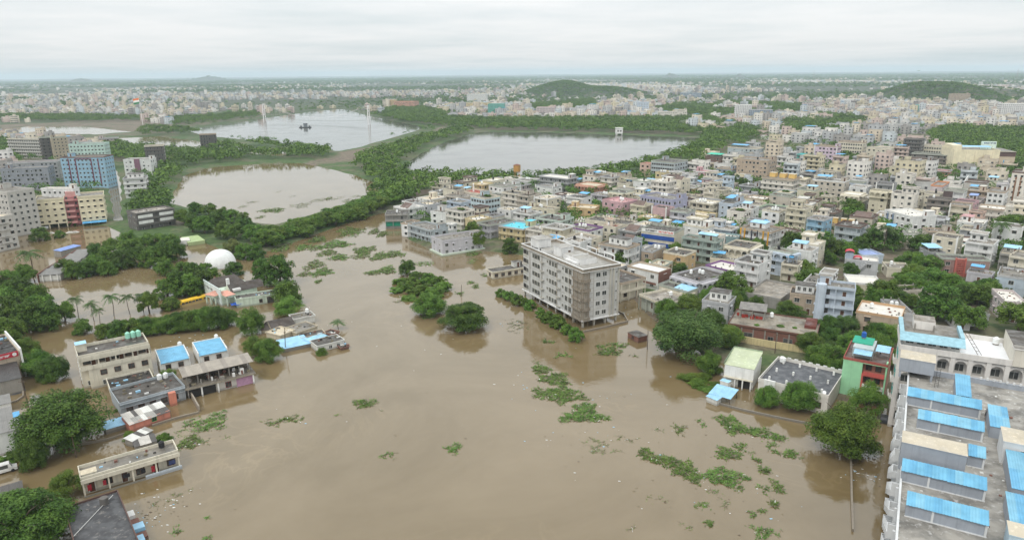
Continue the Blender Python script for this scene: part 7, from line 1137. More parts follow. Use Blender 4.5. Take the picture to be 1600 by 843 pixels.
# -- right bank: green-roofed white house and its blue sheds
x, y, yaw, w, d, z = QS['green_roof_house']; d = 11.5
root = thing('house', 'white house with broad pale green sloping roof beside the flooded yard', 'house', (x, y, 0), yaw)
mb = MB(); mb.box(-w / 2, w / 2, -d / 2 + .9, d / 2, -2, 5.4, WHITE); mb.build('wall', root)
mb = MB(); mb.box(-w / 2, w / 2, -d / 2 + .001, -d / 2 + .899, 3.0, 6.0, WHITE); mb.build('front_parapet', root)
GR = roofm(srgb(184, 192, 160), .2); rf = MB(); rf.hexa([(-w / 2 - .12, -d / 2 - .05, 6.02), (w / 2 + .12, -d / 2 - .05, 6.02), (w / 2 + .12, d / 2 + .1, 6.5), (-w / 2 - .12, d / 2 + .1, 6.5)], [(-w / 2 - .12, -d / 2 - .05, 6.16), (w / 2 + .12, -d / 2 - .05, 6.16), (w / 2 + .12, d / 2 + .1, 6.66), (-w / 2 - .12, d / 2 + .1, 6.66)], GR); rf.build('roof', root)
mb = MB(); mb.box(-w / 2 - .2, -w / 2 - .08, -d / 2, d / 2, 6.0, 6.95, paint(srgb(120, 136, 112), .4)); mb.box(-w / 2 - .08, w / 2 + .1, d / 2 + .1, d / 2 + .25, 6.2, 6.95, paint(srgb(150, 166, 140), .4)); mb.build('roof_edge', root)
mb = MB(); mb.box(-w / 2, w / 2, -d / 2 - .6, -d / 2 + .89, 2.75, 2.95, CR_); mb.build('balcony', root)
for x_ in (-w * .1, w * .16, w * .44): mb = MB(); mb.box(x_ - .16, x_ + .16, -d / 2 - .5, -d / 2 - .2, -2, 2.74, WHITE); mb.build('column', root)
win(root, -w * .05, -d / 2 + .895, 3.3, 1.2, 1.8, 0, FRAME_B); win(root, w * .28, -d / 2 + .895, 3.2, 2.4, 1.9, 0, FRAME_B)
mb = MB(); mb.box(-w * .02, w * .4, -d / 2 + .84, -d / 2 + .895, -1, 2.2, DARK); mb.build('gate', root)
shed('blue_shed_r', 'blue sheet canopy on posts before the green-roofed house', LBLUE, CONC, slope=.5, sheets=1.1, posts=True); shed('blue_shed_r2', 'small lower blue sheet roof on a wall at the water', LBLUE, PW, slope=.3)
block('blue_box_r', 'hut', 'small white cabin with blue roof behind the blue canopy', 'hut', WHITE, LBLUE, .1)
# -- house with black roof and white parapet stubs
root, w, d, H, zr = block('parapet_house', 'house', 'white house with wet black roof and rows of white column stubs', 'house', paint(srgb(212, 208, 200), .35), roofm(srgb(84, 86, 90), .35, srgb(128, 130, 132)), .85)
for i in range(4):
    for j in range(3):
        x_ = -w / 2 + 2 + (w - 4) * i / 3; y_ = -d / 2 + 2.2 + (d - 4.4) * j / 2; mb = MB(); mb.box(x_ - .22, x_ + .22, y_ - .22, y_ + .22, zr, zr + 1.0, WHITE); mb.build('column_stub', root)
for k in range(9):
    x_ = -w / 2 + 1 + k * (w - 2) / 8; mb = MB(); mb.box(x_ - .45, x_ + .45, d / 2 - .12, d / 2 + .13, H, H + .3, WHITE); mb.build('merlon', root)
obj('water_tank', tank_mesh(TANKW), root, (-w / 2 + 1.6, d / 2 - 1.6, zr)).scale = (1.3, 1.3, .9)
mb = MB(); mb.box(-w / 2 + 1.5, -w / 2 + 4.2, -d / 2 - .5, -d / 2 - .01, -2, H + .2, WHITE); mb.build('stair_front', root)
for k in range(4): win(root, -w * .1 + k * 2.6, -d / 2 - .005, 1.4, 1.4, 1.4, 0, FRAME_B); win(root, -w / 2 - .005, -4 + k * 3, 1.4, 1.2, 1.3, -PI / 2, FRAME_B)
mb = MB(); mb.tube((w / 2 - 1.4, -d / 2 + 1.6, zr + .3), (w / 2 - 1.2, -d / 2 + 1.3, zr + .7), .45, .45, 14, TANKW); mb.build('dish', root)
# -- brick house
root, w, d, H, zr = block('brick_house', 'house', 'brick-walled unfinished house with wet stained roof and dark openings', 'house', BRICK, roofm(srgb(140, 132, 118), .75, srgb(176, 166, 146)), .35, over=.5, par_m=paint(srgb(108, 74, 62), .6))
for x_, ww, hh, z_ in ((-w * .27, 2.6, 1.8, 1.9), (0, 1.5, 2.6, .8), (w * .2, 2.4, 2.0, 1.6), (w * .38, 3.2, 3.0, .2)): win(root, x_, -d / 2 - .005, z_, ww, hh, 0, CONC)
for k in range(8):
    x_ = -w / 2 + .2 + (w - .4) * k / 7; mb = MB(); mb.box(x_ - .2, x_ + .2, -d / 2 - .07, -d / 2 + .01, -2, zr - .5, CONC); mb.build('pilaster', root)
for k in range(4): win(root, w / 2 + .005, -4 + k * 3, 1.6, 1.6, 1.8, PI / 2, CONC)
mb = MB(); mb.box(w / 2 - 3.5, w / 2 - .3, -1, d / 2 - .2, zr + .01, zr + .9, paint(srgb(112, 56, 46), .5), roofm(srgb(100, 52, 42), .5)); mb.build('brick_heap', root)
for (x_, y_, s_) in ((2.0, -2.5, 2.6), (-4.5, -4.8, 1.8), (6.0, -2.2, 1.6)): o = obj('roof_weeds', CROWN['shrub'][0], root, (x_, y_, zr)); o.scale = (s_, s_, .5)
obj('water_tank', tank_mesh(TANKW), root, (-w * .06, d * .3, zr))
rn = random.Random(3)
for k in range(9):
    ring_ = MB(); x_, y_ = -w * .36 + rn.uniform(-2.5, 4.5), d * .1 + rn.uniform(-1.4, 1.0); ring_.ring(x_ - .5, x_ + .5, y_ - .08, y_ + .08, zr, zr + .9, .08, plain(srgb(150, 52, 40), .6)); ring_.build('red_frame', root)
x, y, yaw, w, d, z = QS['brick_tin']; t_ = thing('canopy', 'grey sheet canopy on posts over the back of the brick house roof', 'canopy', (x - 2.2, y - 4.8, 5.66), yaw); d = 6.5
for sx in (-1, 0, 1):
    for sy in (-1, 1): mb = MB(); mb.box(sx * (w / 2 - .4) - .15, sx * (w / 2 - .4) + .15, sy * (d / 2 - .4) - .15, sy * (d / 2 - .4) + .15, 0, 2.9, CONC); mb.build('post', t_)
for i in range(8):
    for j in range(3): mb = MB(); ridged(mb, w / 8 + .06, d / 3 + .1, 0, .16, tin(srgb(126, 122, 116)) if (i + j) % 3 else tin(srgb(112, 108, 104)), .3); mb.build('roof_sheet', t_, (-w / 2 + (i + .5) * w / 8, -d / 2 + (j + .5) * d / 3, 2.95 + j * .15 + (i % 2) * .02))
# -- mint and red narrow house
x, y, yaw, w, d, z = QS['mint_red']; root = thing('house', 'narrow three-storey house, blank mint wall on one half and red balconies on the other', 'house', (x, y, 0), yaw)
MT = paint(srgb(158, 214, 170), .25); RD = paint(srgb(196, 92, 84), .3)
mb = MB(); mb.box(-w / 2, -w * .05, -d / 2, d / 2, -2, 9.9, MT); mb.build('mint_wall', root)
mb = MB(); mb.box(-w * .05 + .002, w / 2, -d / 2 + 1.6, d / 2, -2, 9.9, paint(srgb(170, 120, 104), .4)); mb.build('wall', root)
mb = MB(); mb.box(w / 2 - .35, w / 2, -d / 2, -d / 2 + 1.58, -2, 11.0, MT); mb.box(-w * .05 + .003, -w * .05 + .4, -d / 2 - .15, -d / 2 + 1.58, -2, 7.2, RD); mb.build('side_fin', root)
mb = MB(); mb.box(-w / 2 - .1, w / 2 + .1, -d / 2 - .1, d / 2 + .1, 9.9, 10.05, MT, ROOF['rbr']); mb.build('roof', root)
mb = MB(); mb.ring(-w / 2 - .1, w / 2 + .1, -d / 2 - .1, d / 2 + .1, 10.05, 10.7, .18, paint(srgb(160, 84, 74), .4)); mb.build('parapet', root)
for z_, m_ in ((.9, RD), (3.6, WHITE), (6.9, RD)):
    mb = MB(); mb.box(-w * .05 + .41, w / 2 - .36, -d / 2 - .2, -d / 2 + 1.59, z_ - .15, z_, m_); mb.box(-w * .05 + .41, w / 2 - .36, -d / 2 - .2, -d / 2 - .05, z_, z_ + 1.0, m_); mb.build('balcony', root)
    for q_ in (.08, .3): win(root, q_ * w, -d / 2 + 1.595, z_ + .9, 1.2, 1.3, 0, FRAME_B)
mb = MB(); glyphs(mb, w * .28, w * .44, -d / 2 - .2, 4.0, 4.4, DARK, 3, random.Random(8)); mb.build('lettering', root)
mb = MB(); mb.box(-w * .36, w * .12, -d / 2 + 3.5, d / 2 - 2, 10.05, 12.5, paint(srgb(176, 186, 186), .4)); mb.build('roof_room', root)
mb = MB(); mb.box(-w * .42, w * .06, 0, d / 2 - 1.2, 12.5, 12.75, paint(srgb(40, 160, 130), .2)); mb.build('green_slab', root)
sheet_roof(root, 'sheet_roof', w * .42, 2.6, 11.6, 12.1, LBLUE, (-w * .1, -d / 2 + 2.4, 0), 0, True, 10.05); sheet_roof(root, 'sheet_roof', w * .32, 4.0, 12.2, 12.6, LBLUE, (w * .32, -d / 2 + 6, 0), 0, True, 10.05)
obj('water_tank', tank_mesh(plain(srgb(44, 92, 170), .4)), root, (-w * .2, d / 2 - 2.5, 12.76)); clutter(root, w * .9, d * .5, 10.06, 14, 17)
# -- ornate white school with arches
x, y, yaw, w, d, z = QS['ornate']; w_ext = 30.0; root = thing('school_building', 'ornate white building with arched galleries and pale blue roof awning', 'building', (x, y, 0), yaw)
OW = paint(srgb(214, 210, 204), .3); ox0, ox1 = -w / 2, -w / 2 + w_ext; H = 19.0
mb = MB(); mb.box(ox0, ox1, -d / 2 + 1.8, d / 2, -2, H, OW); mb.build('wall', root)
bays = 9; bw = (ox1 - ox0) / bays
for lv in range(4):
    z_ = H - 4.6 * (lv + 1)
    if z_ < -1: break
    for k in range(bays):
        mb = MB(); a = ox0 + k * bw
        arch_wall(mb, a + .45, a + bw - .45, -d / 2 + .1, -d / 2 + .4, z_ + 1.1, z_ + 4.4, 1, OW, .1); mb.box(a + .45, a + bw - .45, -d / 2 + .1, -d / 2 + .4, z_, z_ + 1.09, OW); mb.build('arched_bay', root)
        win(root, a + bw * .5, -d / 2 + 1.795, z_ + 1.2, 1.6, 1.6, 0, FRAME_W)
    mb = MB(); mb.box(ox0, ox1, -d / 2 - .1, -d / 2 + 1.79, z_ - .18, z_ - .01, OW); mb.build('gallery_floor', root)
for k in range(bays + 1): mb = MB(); xx = ox0 + k * bw; mb.box(xx - .44, xx + .44, -d / 2 - .25, -d / 2 + .5, -2, H + .2, OW); mb.build('pillar', root)
OR = roofm(srgb(222, 224, 226), .06)
mb = MB(); mb.box(ox0 - .5, ox1 + .3, -d / 2 - .4, d / 2 + .3, H + .2, H + .4, OW, OR); mb.build('roof', root)
mb = MB(); mb.ring(ox0 - .5, ox1 + .3, -d / 2 - .4, d / 2 + .3, H + .4, H + 1.5, .25, OW); mb.build('parapet', root)
tw = w * .52
mb = MB(); mb.box(ox0 + .4, ox0 + tw, -d / 2 + 2.5, d / 2 - .5, H + .4, H + 3.0, OW, ROOF['rg']); mb.build('terrace_room', root)
for k in range(5): win(root, ox0 + 1.6 + k * 2.2, -d / 2 + 2.495, H + 1.2, 1.5, 1.2, 0, FRAME_W)
AW = plain(srgb(142, 180, 192), .5)
mb = MB(); mb.hexa([(ox0 - .6, -d / 2 - .2, H + 2.5), (ox0 + tw + .6, -d / 2 - .2, H + 2.5), (ox0 + tw + .6, -d / 2 + 2.8, H + 3.6), (ox0 - .6, -d / 2 + 2.8, H + 3.6)], [(ox0 - .6, -d / 2 - .2, H + 2.6), (ox0 + tw + .6, -d / 2 - .2, H + 2.6), (ox0 + tw + .6, -d / 2 + 2.8, H + 3.72), (ox0 - .6, -d / 2 + 2.8, H + 3.72)], AW); mb.build('blue_awning', root)
mb = MB(); mb.box(ox0 - .6, ox0 + .3, -d / 2 + 2.81, d / 2, H + 3.0, H + 3.7, AW); mb.box(ox0 + tw - .2, ox0 + tw + .6, -d / 2 + 2.81, d / 2 - 2, H + 3.0, H + 3.9, AW); mb.build('blue_side_awning', root)
mb = MB(); mb.box(ox0 + 2.2, ox0 + 6.6, 1.0, 5.6, H + 3.01, H + 5.0, OW, ROOF['rs']); mb.build('tank_room', root)
for sx in (2.4, 6.2):
    for y_ in (-.4, .6): mb = MB(); mb.box(ox0 + sx, ox0 + sx + .25, y_, y_ + .25, H + 3.01, H + 4.4, CONC); mb.build('post', root)
mb = MB()
for yy in (0, .7): mb.tube((ox0 + tw + 1.0 + yy, 1, H + 3.6), (ox0 + tw + 3.4 + yy, -4, H + .6), .06, .06, 5, BARK)
for k in range(6): mb.tube((ox0 + tw + 1.0 + 2.4 * k / 6, 1 - 5 * k / 6, H + 3.6 - 3.0 * k / 6), (ox0 + tw + 1.7 + 2.4 * k / 6, 1 - 5 * k / 6, H + 3.6 - 3.0 * k / 6), .05, .05, 5, BARK)
mb.build('ladder', root)
tx = ox0 + w * .94
mb = MB(); mb.box(tx, tx + 4.6, -d / 2 - .8, d / 2 - 1, H + .41, H + 4.2, paint(srgb(206, 200, 186), .35), ROOF['rd']); mb.build('stair_tower', root)
mb = MB(); mb.box(tx - .3, tx + 5.0, -d / 2 - 1.0, -d / 2 + 1.4, H + 4.2, H + 4.5, OW, ROOF['rg']); mb.build('tower_roof', root)
obj('water_tank', tank_mesh(TANKW), root, (tx - 1.4, d / 2 - 1.6, H + .41)).scale = (1.2, 1.2, 1)
for k in range(3):
    mb = MB(); z_ = 4.5 + k * 4.6; mb.box(-.9, 0, -2, 2, 0, .15, OW); mb.box(-.9, -.75, -2, 2, .15, 1.1, OW); mb.build('balcony', root, (ox0, 0, z_))
    for yy in (-3, 0, 3): win(root, ox0 - .005, yy, z_ + 1, 1.2, 1.4, -PI / 2, plain(srgb(70, 170, 160), .5))

# -- the big grey school with blue roof sheds (lower right)
GY = paint(srgb(150, 156, 164), .35); GYW = paint(srgb(206, 208, 208), .3); SR = roofm(srgb(152, 148, 140), .85, (0.60, 0.59, 0.57)); SB = [tin(srgb(104, 168, 198)), tin(srgb(94, 160, 194)), tin(srgb(118, 174, 198))]
yaw = -0.53; ca, sa = math.cos(yaw), math.sin(yaw); sx0, sy0 = SCH_ORG
root = thing('school_building', 'huge grey school whose flat roof carries rows of bright blue sheet-roofed sheds', 'building', (sx0, sy0, 0), yaw)
def loc(q): dx, dy = q[0] - sx0, q[1] - sy0; return dx * ca + dy * sa, -dx * sa + dy * ca
LEN, WID, ZR = 86.0, 46.0, 18.0            # the wall facing the flood runs along local x = 0, from y = -LEN to y = 0
mb = MB(); mb.box(0, WID, -LEN, 0, -2, ZR - .2, GY); mb.build('wall', root)
mb = MB(); mb.box(-.1, WID, -LEN, .3, ZR - .2, ZR, GYW, SR); mb.build('roof', root)
mb = MB(); mb.box(-.25, .05, -LEN, .3, ZR, ZR + .55, GYW); mb.box(.06, WID, -.05, .3, ZR, ZR + 1.1, GY); mb.build('parapet', root)
for k in range(12):
    y_ = -3.0 - k * 6.0
    for i in range(5):
        z_ = 1.0 + i * 3.4
        mb = MB(); mb.box(-1.3, 0, -1.3, 1.3, -.15, 0, GYW); mb.box(-1.3, -1.14, -1.3, 1.3, 0, .95, GYW); mb.box(-1.13, 0, -1.3, -1.15, 0, 2.2 if k % 2 else .95, GYW); mb.box(-1.13, 0, 1.15, 1.3, 0, .95, GYW); mb.build('balcony', root, (0, y_, z_))
        win(root, -.005, y_, z_ + .8, 1.8, 1.5, -PI / 2, GYW); win(root, -.005, y_ - 3.0, z_ + .8, 1.0, 1.6, -PI / 2, CR_)
    mb = MB(); mb.box(-.6, 0, y_ - 4.3, y_ - 3.9, -2, ZR - .25, GYW); mb.build('fin', root)
def rshed(key, name, dep=None, hw=2.1):
    q = SCHOOL[key]; x_, y_ = loc(q); w, d = q[3], dep or q[4]; a = (q[2] - yaw) if abs(q[2] - yaw) > .06 and key != 'fb2' else 0.0
    o = MB(); o.box(-w / 2 + .05, w / 2 - .05, -d / 2 + .35, d / 2 - .1, 0, hw - .05, GY)
    n = max(1, int(w / 3.2))
    for k in range(n + 1): xx = -w / 2 + .2 + (w - .4) * k / n; o.box(xx - .14, xx + .14, -d / 2 + .25, -d / 2 + .349, 0, hw - .06, GYW if k % 2 else GY)
    o.box(-w / 2, w / 2, -d / 2 + .2, -d / 2 + .34, 0, .14, GYW)
    o = o.build(name, root, (x_, y_, ZR), a)
    n = max(2, int(round(w / 1.05)))
    for i in range(n):
        mb = MB(); ridged(mb, w / n + .03, d + .1 + R.uniform(-.05, .12), 0, .75, R.choice(SB), .35); mb.build('roof_sheet', o, (-w / 2 + (i + .5) * w / n, 0, hw - .02 + (i % 2) * .018))
for k in ('s1', 's2', 's3', 's4', 'mini'): rshed(k, 'roof_shed', 2.6)
for k, dw in (('fb1', 0), ('fb2', 0), ('rb1', 5.0), ('rb2', 6.0)):
    q = list(SCHOOL[k]); 
    if dw: cx_, cy_ = q[0] + math.cos(yaw) * dw / 2, q[1] + math.sin(yaw) * dw / 2; q[0], q[1], q[3] = cx_, cy_, q[3] + dw
    x_, y_ = loc(q); w, d = q[3], q[4]; hw = 2.2
    o = MB(); o.box(-w / 2 + .05, w / 2 - .05, -d / 2 + .1, d / 2 - .1, 0, hw - .1, GY); o = o.build('roof_shed', root, (x_, y_, ZR))
    n = max(2, int(round(w / 1.05)))
    for i in range(n):
        m_ = max(1, int(d / 4))
        for j in range(m_): mb = MB(); ridged(mb, w / n + .03, d / m_ + .08, 0, .3, R.choice(SB), .35); mb.build('roof_sheet', o, (-w / 2 + (i + .5) * w / n, -d / 2 + (j + .5) * d / m_, hw + .02 + j * .29 + (i % 2) * .018))
def rbox(key, name, zt, wm_, rm_, lift=0.0, dw=0.0, windows=()):
    q = SCHOOL[key]; x_, y_ = loc(q); w, d = q[3], q[4]; x_ += dw / 2; w += dw
    o = MB(); o.box(-w / 2, w / 2, -d / 2, d / 2, lift, zt - ZR - .15, wm_); o.box(-w / 2 - .08, w / 2 + .08, -d / 2 - .08, d / 2 + .08, zt - ZR - .15, zt - ZR, wm_, rm_)
    o = o.build(name, root, (x_, y_, ZR))
    for (a, z_, ww, hh) in windows: obj('window', window_mesh(ww, hh, True, GYW, False, GY), o, (a * w, -d / 2 - .005, z_))
    if lift:
        for sx in (-1, 1):
            for sy in (-1, 1): mb = MB(); mb.box(sx * (w / 2 - .3) - .2, sx * (w / 2 - .3) + .2, sy * (d / 2 - .3) - .2, sy * (d / 2 - .3) + .2, 0, lift - .001, GY); mb.build('leg', o)
    return o
BEI = roofm(srgb(190, 180, 160), .25)
rbox('box5', 'stair_block', 22.8, GY, BEI, 0, 0, ((-.25, .7, 2.6, 1.2), (.2, .5, 2.4, 1.2))); rbox('tankbox', 'roof_tank', 22.3, GY, BEI, 1.4)
rbox('box_r', 'stair_block', 22.0, GYW, BEI, 0, 6.0, ((-.2, 1.6, 1.2, 1.2), (.3, 1.6, 1.2, 1.2))); rbox('box_br', 'stair_block', 20.8, paint(srgb(170, 190, 200), .3), BEI, 0, 6.0, ())
mb = MB()
for k in range(9): mb.tube((4.6, -6.3, ZR + 1.0 + k * .35), (5.2, -6.3, ZR + 1.0 + k * .35), .03, .03, 4, DARK)
for xx in (4.6, 5.2): mb.tube((xx, -6.3, ZR), (xx, -6.3, ZR + 4.2), .04, .04, 4, DARK)
mb.build('ladder', root)
lp = MB(); rn = random.Random(77)
for k in range(70):
    x_, y_ = rn.uniform(.8, 18), rn.uniform(-58, -2); s_ = rn.uniform(.1, .5); lp.box(x_, x_ + s_, y_, y_ + s_ * rn.uniform(.4, 1.2), ZR, ZR + rn.uniform(.03, .2), rn.choice((LITTER, LITTER, CONC, BRICK)))
tag(lp.build('roof_litter', root), kind='stuff')
for k in range(14):
    mb = MB(); x_ = 12.5 + k * 1.1; mb.box(x_, x_ + .35, -.25, -.06, ZR + 1.1, ZR + 1.6, GYW); mb.build('merlon', root)

# ---------------------------------------------------------------- small landmarks
x, y = TOWER; root = thing('water_tower', 'rusty ochre water tank raised on a slim frame at the edge of the lakeside wood', 'water tower', (x, y, .9), .3)
OC = paint(srgb(176, 132, 72), .6)
for sx in (-1.6, 1.6):
    for sy in (-1.6, 1.6): mb = MB(); mb.tube((sx * 1.1, sy * 1.1, -1), (sx, sy, 9.5), .16, .14, 6, OC); mb.build('leg', root)
for z in (3, 6, 9): mb = MB(); mb.ring(-1.85, 1.85, -1.85, 1.85, z, z + .22, .18, OC); mb.build('brace', root)
mb = MB(); mb.cyl(0, 0, 9.7, 14.2, 2.6, 2.6, 18, OC); mb.cyl(0, 0, 14.2, 14.9, 2.75, .8, 18, paint(srgb(120, 78, 60), .5)); mb.build('tank', root)
# suspension footbridge over the far lake
(ax, ay), (bx, by) = PYLONS
mid = ((ax + bx) / 2, (ay + by) / 2); ba = math.atan2(by - ay, bx - ax); bl = math.hypot(bx - ax, by - ay)
root = thing('suspension_bridge', 'thin suspension bridge with two tall white pylons across the far lake', 'bridge', (*mid, 0), ba)
WP_ = plain(srgb(228, 226, 224), .5)
for s_ in (-1, 1):
    mb = MB(); x_ = s_ * bl / 2
    for yy in (-2.6, 2.6): mb.hexa([(x_ - .7, yy - .6, -3), (x_ + .7, yy - .6, -3), (x_ + .7, yy + .6, -3), (x_ - .7, yy + .6, -3)], [(x_ - .4, yy * .75 - .4, 31), (x_ + .4, yy * .75 - .4, 31), (x_ + .4, yy * .75 + .4, 31), (x_ - .4, yy * .75 + .4, 31)], WP_)
    for z in (12, 21, 29): mb.box(x_ - .6, x_ + .6, -2.2, 2.2, z, z + 1.4, WP_)
    mb.build('pylon', root)
mb = MB(); nd = 24
for i in range(nd):
    a, b_ = -bl / 2 + bl * i / nd, -bl / 2 + bl * (i + 1) / nd; f_ = lambda t: 7.5 - 3.0 * (1 - (2 * t / bl) ** 2)
    mb.hexa([(a, -1.6, f_(a) - .4), (b_, -1.6, f_(b_) - .4), (b_, 1.6, f_(b_) - .4), (a, 1.6, f_(a) - .4)], [(a, -1.6, f_(a)), (b_, -1.6, f_(b_)), (b_, 1.6, f_(b_)), (a, 1.6, f_(a))], plain(srgb(150, 152, 152), .7))
mb.build('deck', root)
for yy in (-1.7, 1.7):
    mb = MB(); c_ = lambda t: 9.5 + 22.5 * (2 * t / bl) ** 2
    for i in range(nd): a, b_ = -bl / 2 + bl * i / nd, -bl / 2 + bl * (i + 1) / nd; mb.tube((a, yy, c_(a)), (b_, yy, c_(b_)), .09, .09, 4, WP_)
    for i in range(1, nd): a = -bl / 2 + bl * i / nd; mb.tube((a, yy, c_(a)), (a, yy, 7.5 - 3.0 * (1 - (2 * a / bl) ** 2)), .06, .06, 3, WP_)
    mb.build('cable', root)
# barge
x, y = BARGE; root = thing('barge', 'dark flat barge carrying a small grey cabin, alone on the far lake', 'barge', (x, y, 0), .15); root.scale = (.42, .6, .7)
HB = plain(srgb(78, 80, 84), .7)
mb = MB(); mb.hexa([(-20, -5, -1), (20, -5, -1), (20, 5, -1), (-20, 5, -1)], [(-22, -6, 1.8), (22, -6, 1.8), (22, 6, 1.8), (-22, 6, 1.8)], HB); mb.build('hull', root)
mb = MB(); mb.box(-5, 8, -4, 4, 1.8, 8.5, plain(srgb(116, 122, 126), .7)); mb.box(-6, 9, -5, 5, 8.5, 9.2, HB); mb.build('cabin', root)
mb = MB(); mb.box(-17, -12, -3, 3, 1.8, 4.4, HB); mb.box(13, 18, -3, 3, 1.8, 4.2, HB); mb.build('deck_box', root)
# pump house on the grey lake
x, y = PUMP; root = thing('pump_house', 'small white pump house standing in the grey lake before the far wood', 'pump house', (x, y, 0), .1)
mb = MB(); mb.box(-4.2, 4.2, -3, 3, 2.2, 9.0, WHITE); mb.build('wall', root)
mb = MB(); mb.box(-4.8, 4.8, -3.6, 3.6, 9.0, 9.6, WHITE, ROOF['rw']); mb.build('roof', root)
for sx in (-3.4, 3.4):
    for sy in (-2.4, 2.4): mb = MB(); mb.box(sx - .5, sx + .5, sy - .5, sy + .5, -3, 2.19, WHITE); mb.build('pier', root)
for q_ in (-2, 1.6): win(root, q_, -3.005, 4.6, 1.6, 1.8, 0, FRAME_B)
# flag on its mast
x, y = FLAG; root = thing('flagpole', 'very tall flagpole flying a large orange, white and green flag by the marsh', 'flagpole', (x, y, .8), .0)
mb = MB(); mb.tube((0, 0, -1), (0, 0, 46), .35, .18, 8, WP_); mb.build('pole', root)
mb = MB(); fc = [plain(srgb(228, 120, 60), .8), plain(srgb(232, 232, 228), .8), plain(srgb(40, 120, 70), .8)]
for j in range(3):
    for i in range(8):
        g_ = lambda a, b_: (-a * 1.25, .8 * math.sin(a * .9 + b_ * .4), 45.5 - b_ * 2.8 - .18 * a * (1 + .1 * b_)); mb.face([g_(i, j + 1), g_(i + 1, j + 1), g_(i + 1, j), g_(i, j)], fc[j])
mb.build('flag', root)
# radio masts far off
for (x, y, h, lab) in MASTS:
    root = thing('radio_mast', lab, 'radio mast', (x, y, 0)); mb = MB(); s_ = h / 60
    for k in range(3): a = 2 * PI * k / 3; mb.tube((2.2 * s_ * math.cos(a), 2.2 * s_ * math.sin(a), -1), (.5 * s_ * math.cos(a), .5 * s_ * math.sin(a), h), .35 * s_, .25 * s_, 4, plain(srgb(150, 120, 116), .7))
    mb.build('lattice', root); mb = MB()
    for k in range(8): mb.cyl(0, 0, h * (k + 1) / 9, h * (k + 1) / 9 + .5, (2.2 - 1.7 * (k + 1) / 9) * s_, (2.2 - 1.7 * (k + 1) / 9) * s_, 6, plain(srgb(150, 120, 116), .7))
    mb.build('braces', root)
# poles and wires on the flooded lane, bare pole in the flood
def pole(name, label, cat, x, y, h, lean=(0, 0), arms=True):
    root = thing(name, label, cat, (x, y, 0)); mb = MB(); mb.tube((0, 0, -1.5), (lean[0], lean[1], h), .14, .09, 7, BARK); mb.build('pole', root)
    if arms:
        mb = MB(); mb.box(-.9 + lean[0], .9 + lean[0], lean[1] - .06, lean[1] + .06, h - .6, h - .48, BARK); mb.build('crossarm', root)
    return root
for (x, y, h, ln, arms, lab) in POLES: pole('utility_pole' if arms else 'post', lab, 'pole', x, y, h, ln, arms)
# gravel heap and small cars
x, y = GRAVEL; g = np.random.default_rng(3); n = 900
r_ = np.sqrt(g.random(n)) * 2.7; a_ = g.random(n) * 2 * PI; hz = np.clip(1.25 * (1 - r_ / 2.8), 0, 2); px_, py_ = r_ * np.cos(a_), r_ * np.sin(a_) * .8
o4 = np.array([[1, 0, 0], [-.5, .87, 0], [-.5, -.87, 0], [0, 0, .9]]); P_ = np.stack([px_, py_, hz - .1], 1); S_ = g.uniform(.15, .32, n)
V_ = (P_[:, None, :] + o4[None] * S_[:, None, None]).reshape(-1, 3); F_ = (np.array([[0, 1, 3], [1, 2, 3], [2, 0, 3]])[None] + (np.arange(n) * 4)[:, None, None]).reshape(-1, 3)
tag(obj('gravel_heap', mesh_np('gravel_heap', V_, F_, [plain(srgb(74, 74, 76), .9)]), None, (x, y, 0)), 'dark gravel heap rising out of the flooded left lane', 'gravel', None, 'stuff')
def car(label, x, y, z, a, c, van=False):
    root = thing('parked_van' if van else 'parked_car', label, 'van' if van else 'car', (x, y, z), a); m = plain(c, .35, .5); mb = MB()
    hl = 2.2 if van else 2.0; zt = 1.95 if van else 1.45
    pr = [(-hl, .3), (-hl, 1.0), (-hl * .8, 1.05 if not van else zt), (-hl * .55, zt), (hl * (.45 if van else .25), zt), (hl * .62, 1.0), (hl, .85), (hl, .3)]
    n_ = len(pr); k_ = mb.mi(m)
    for yy, sc_ in ((-.85, 1), (.85, 1)): mb.v += [(p[0], yy * (.86 if p[1] > 1.2 else 1), p[1]) for p in pr]
    for i in range(n_): j = (i + 1) % n_; mb.f.append((j, i, n_ + i, n_ + j)); mb.m.append(k_)
    mb.f += [tuple(range(n_)), tuple(range(2 * n_ - 1, n_ - 1, -1))]; mb.m += [k_, k_]; mb.build('body', root)
    for s_ in (-1, 1): mb = MB(); mb.box(-hl * .6, hl * .3, s_ * .80 - .02, s_ * .80 + .02, 1.02, zt - .14, GLASS); mb.build('side_window', root)
    mb = MB(); mb.face([(hl * .60, -.7, 1.03), (hl * .60, .7, 1.03), (hl * (.45 if van else .27) + .04, .66, zt - .08), (hl * (.45 if van else .27) + .04, -.66, zt - .08)], GLASS); mb.build('windscreen', root)
    for i in (-1, 1):
        for s_ in (-1, 1): mb = MB(); mb.tube((i * hl * .62, s_ * .62, .32), (i * hl * .62, s_ * .88, .32), .32, .32, 12, BLACK); mb.build('wheel', root)
for (x, y, z, a, c, van, lab) in CARS: car(lab, x, y, z, a, srgb(*c), van)

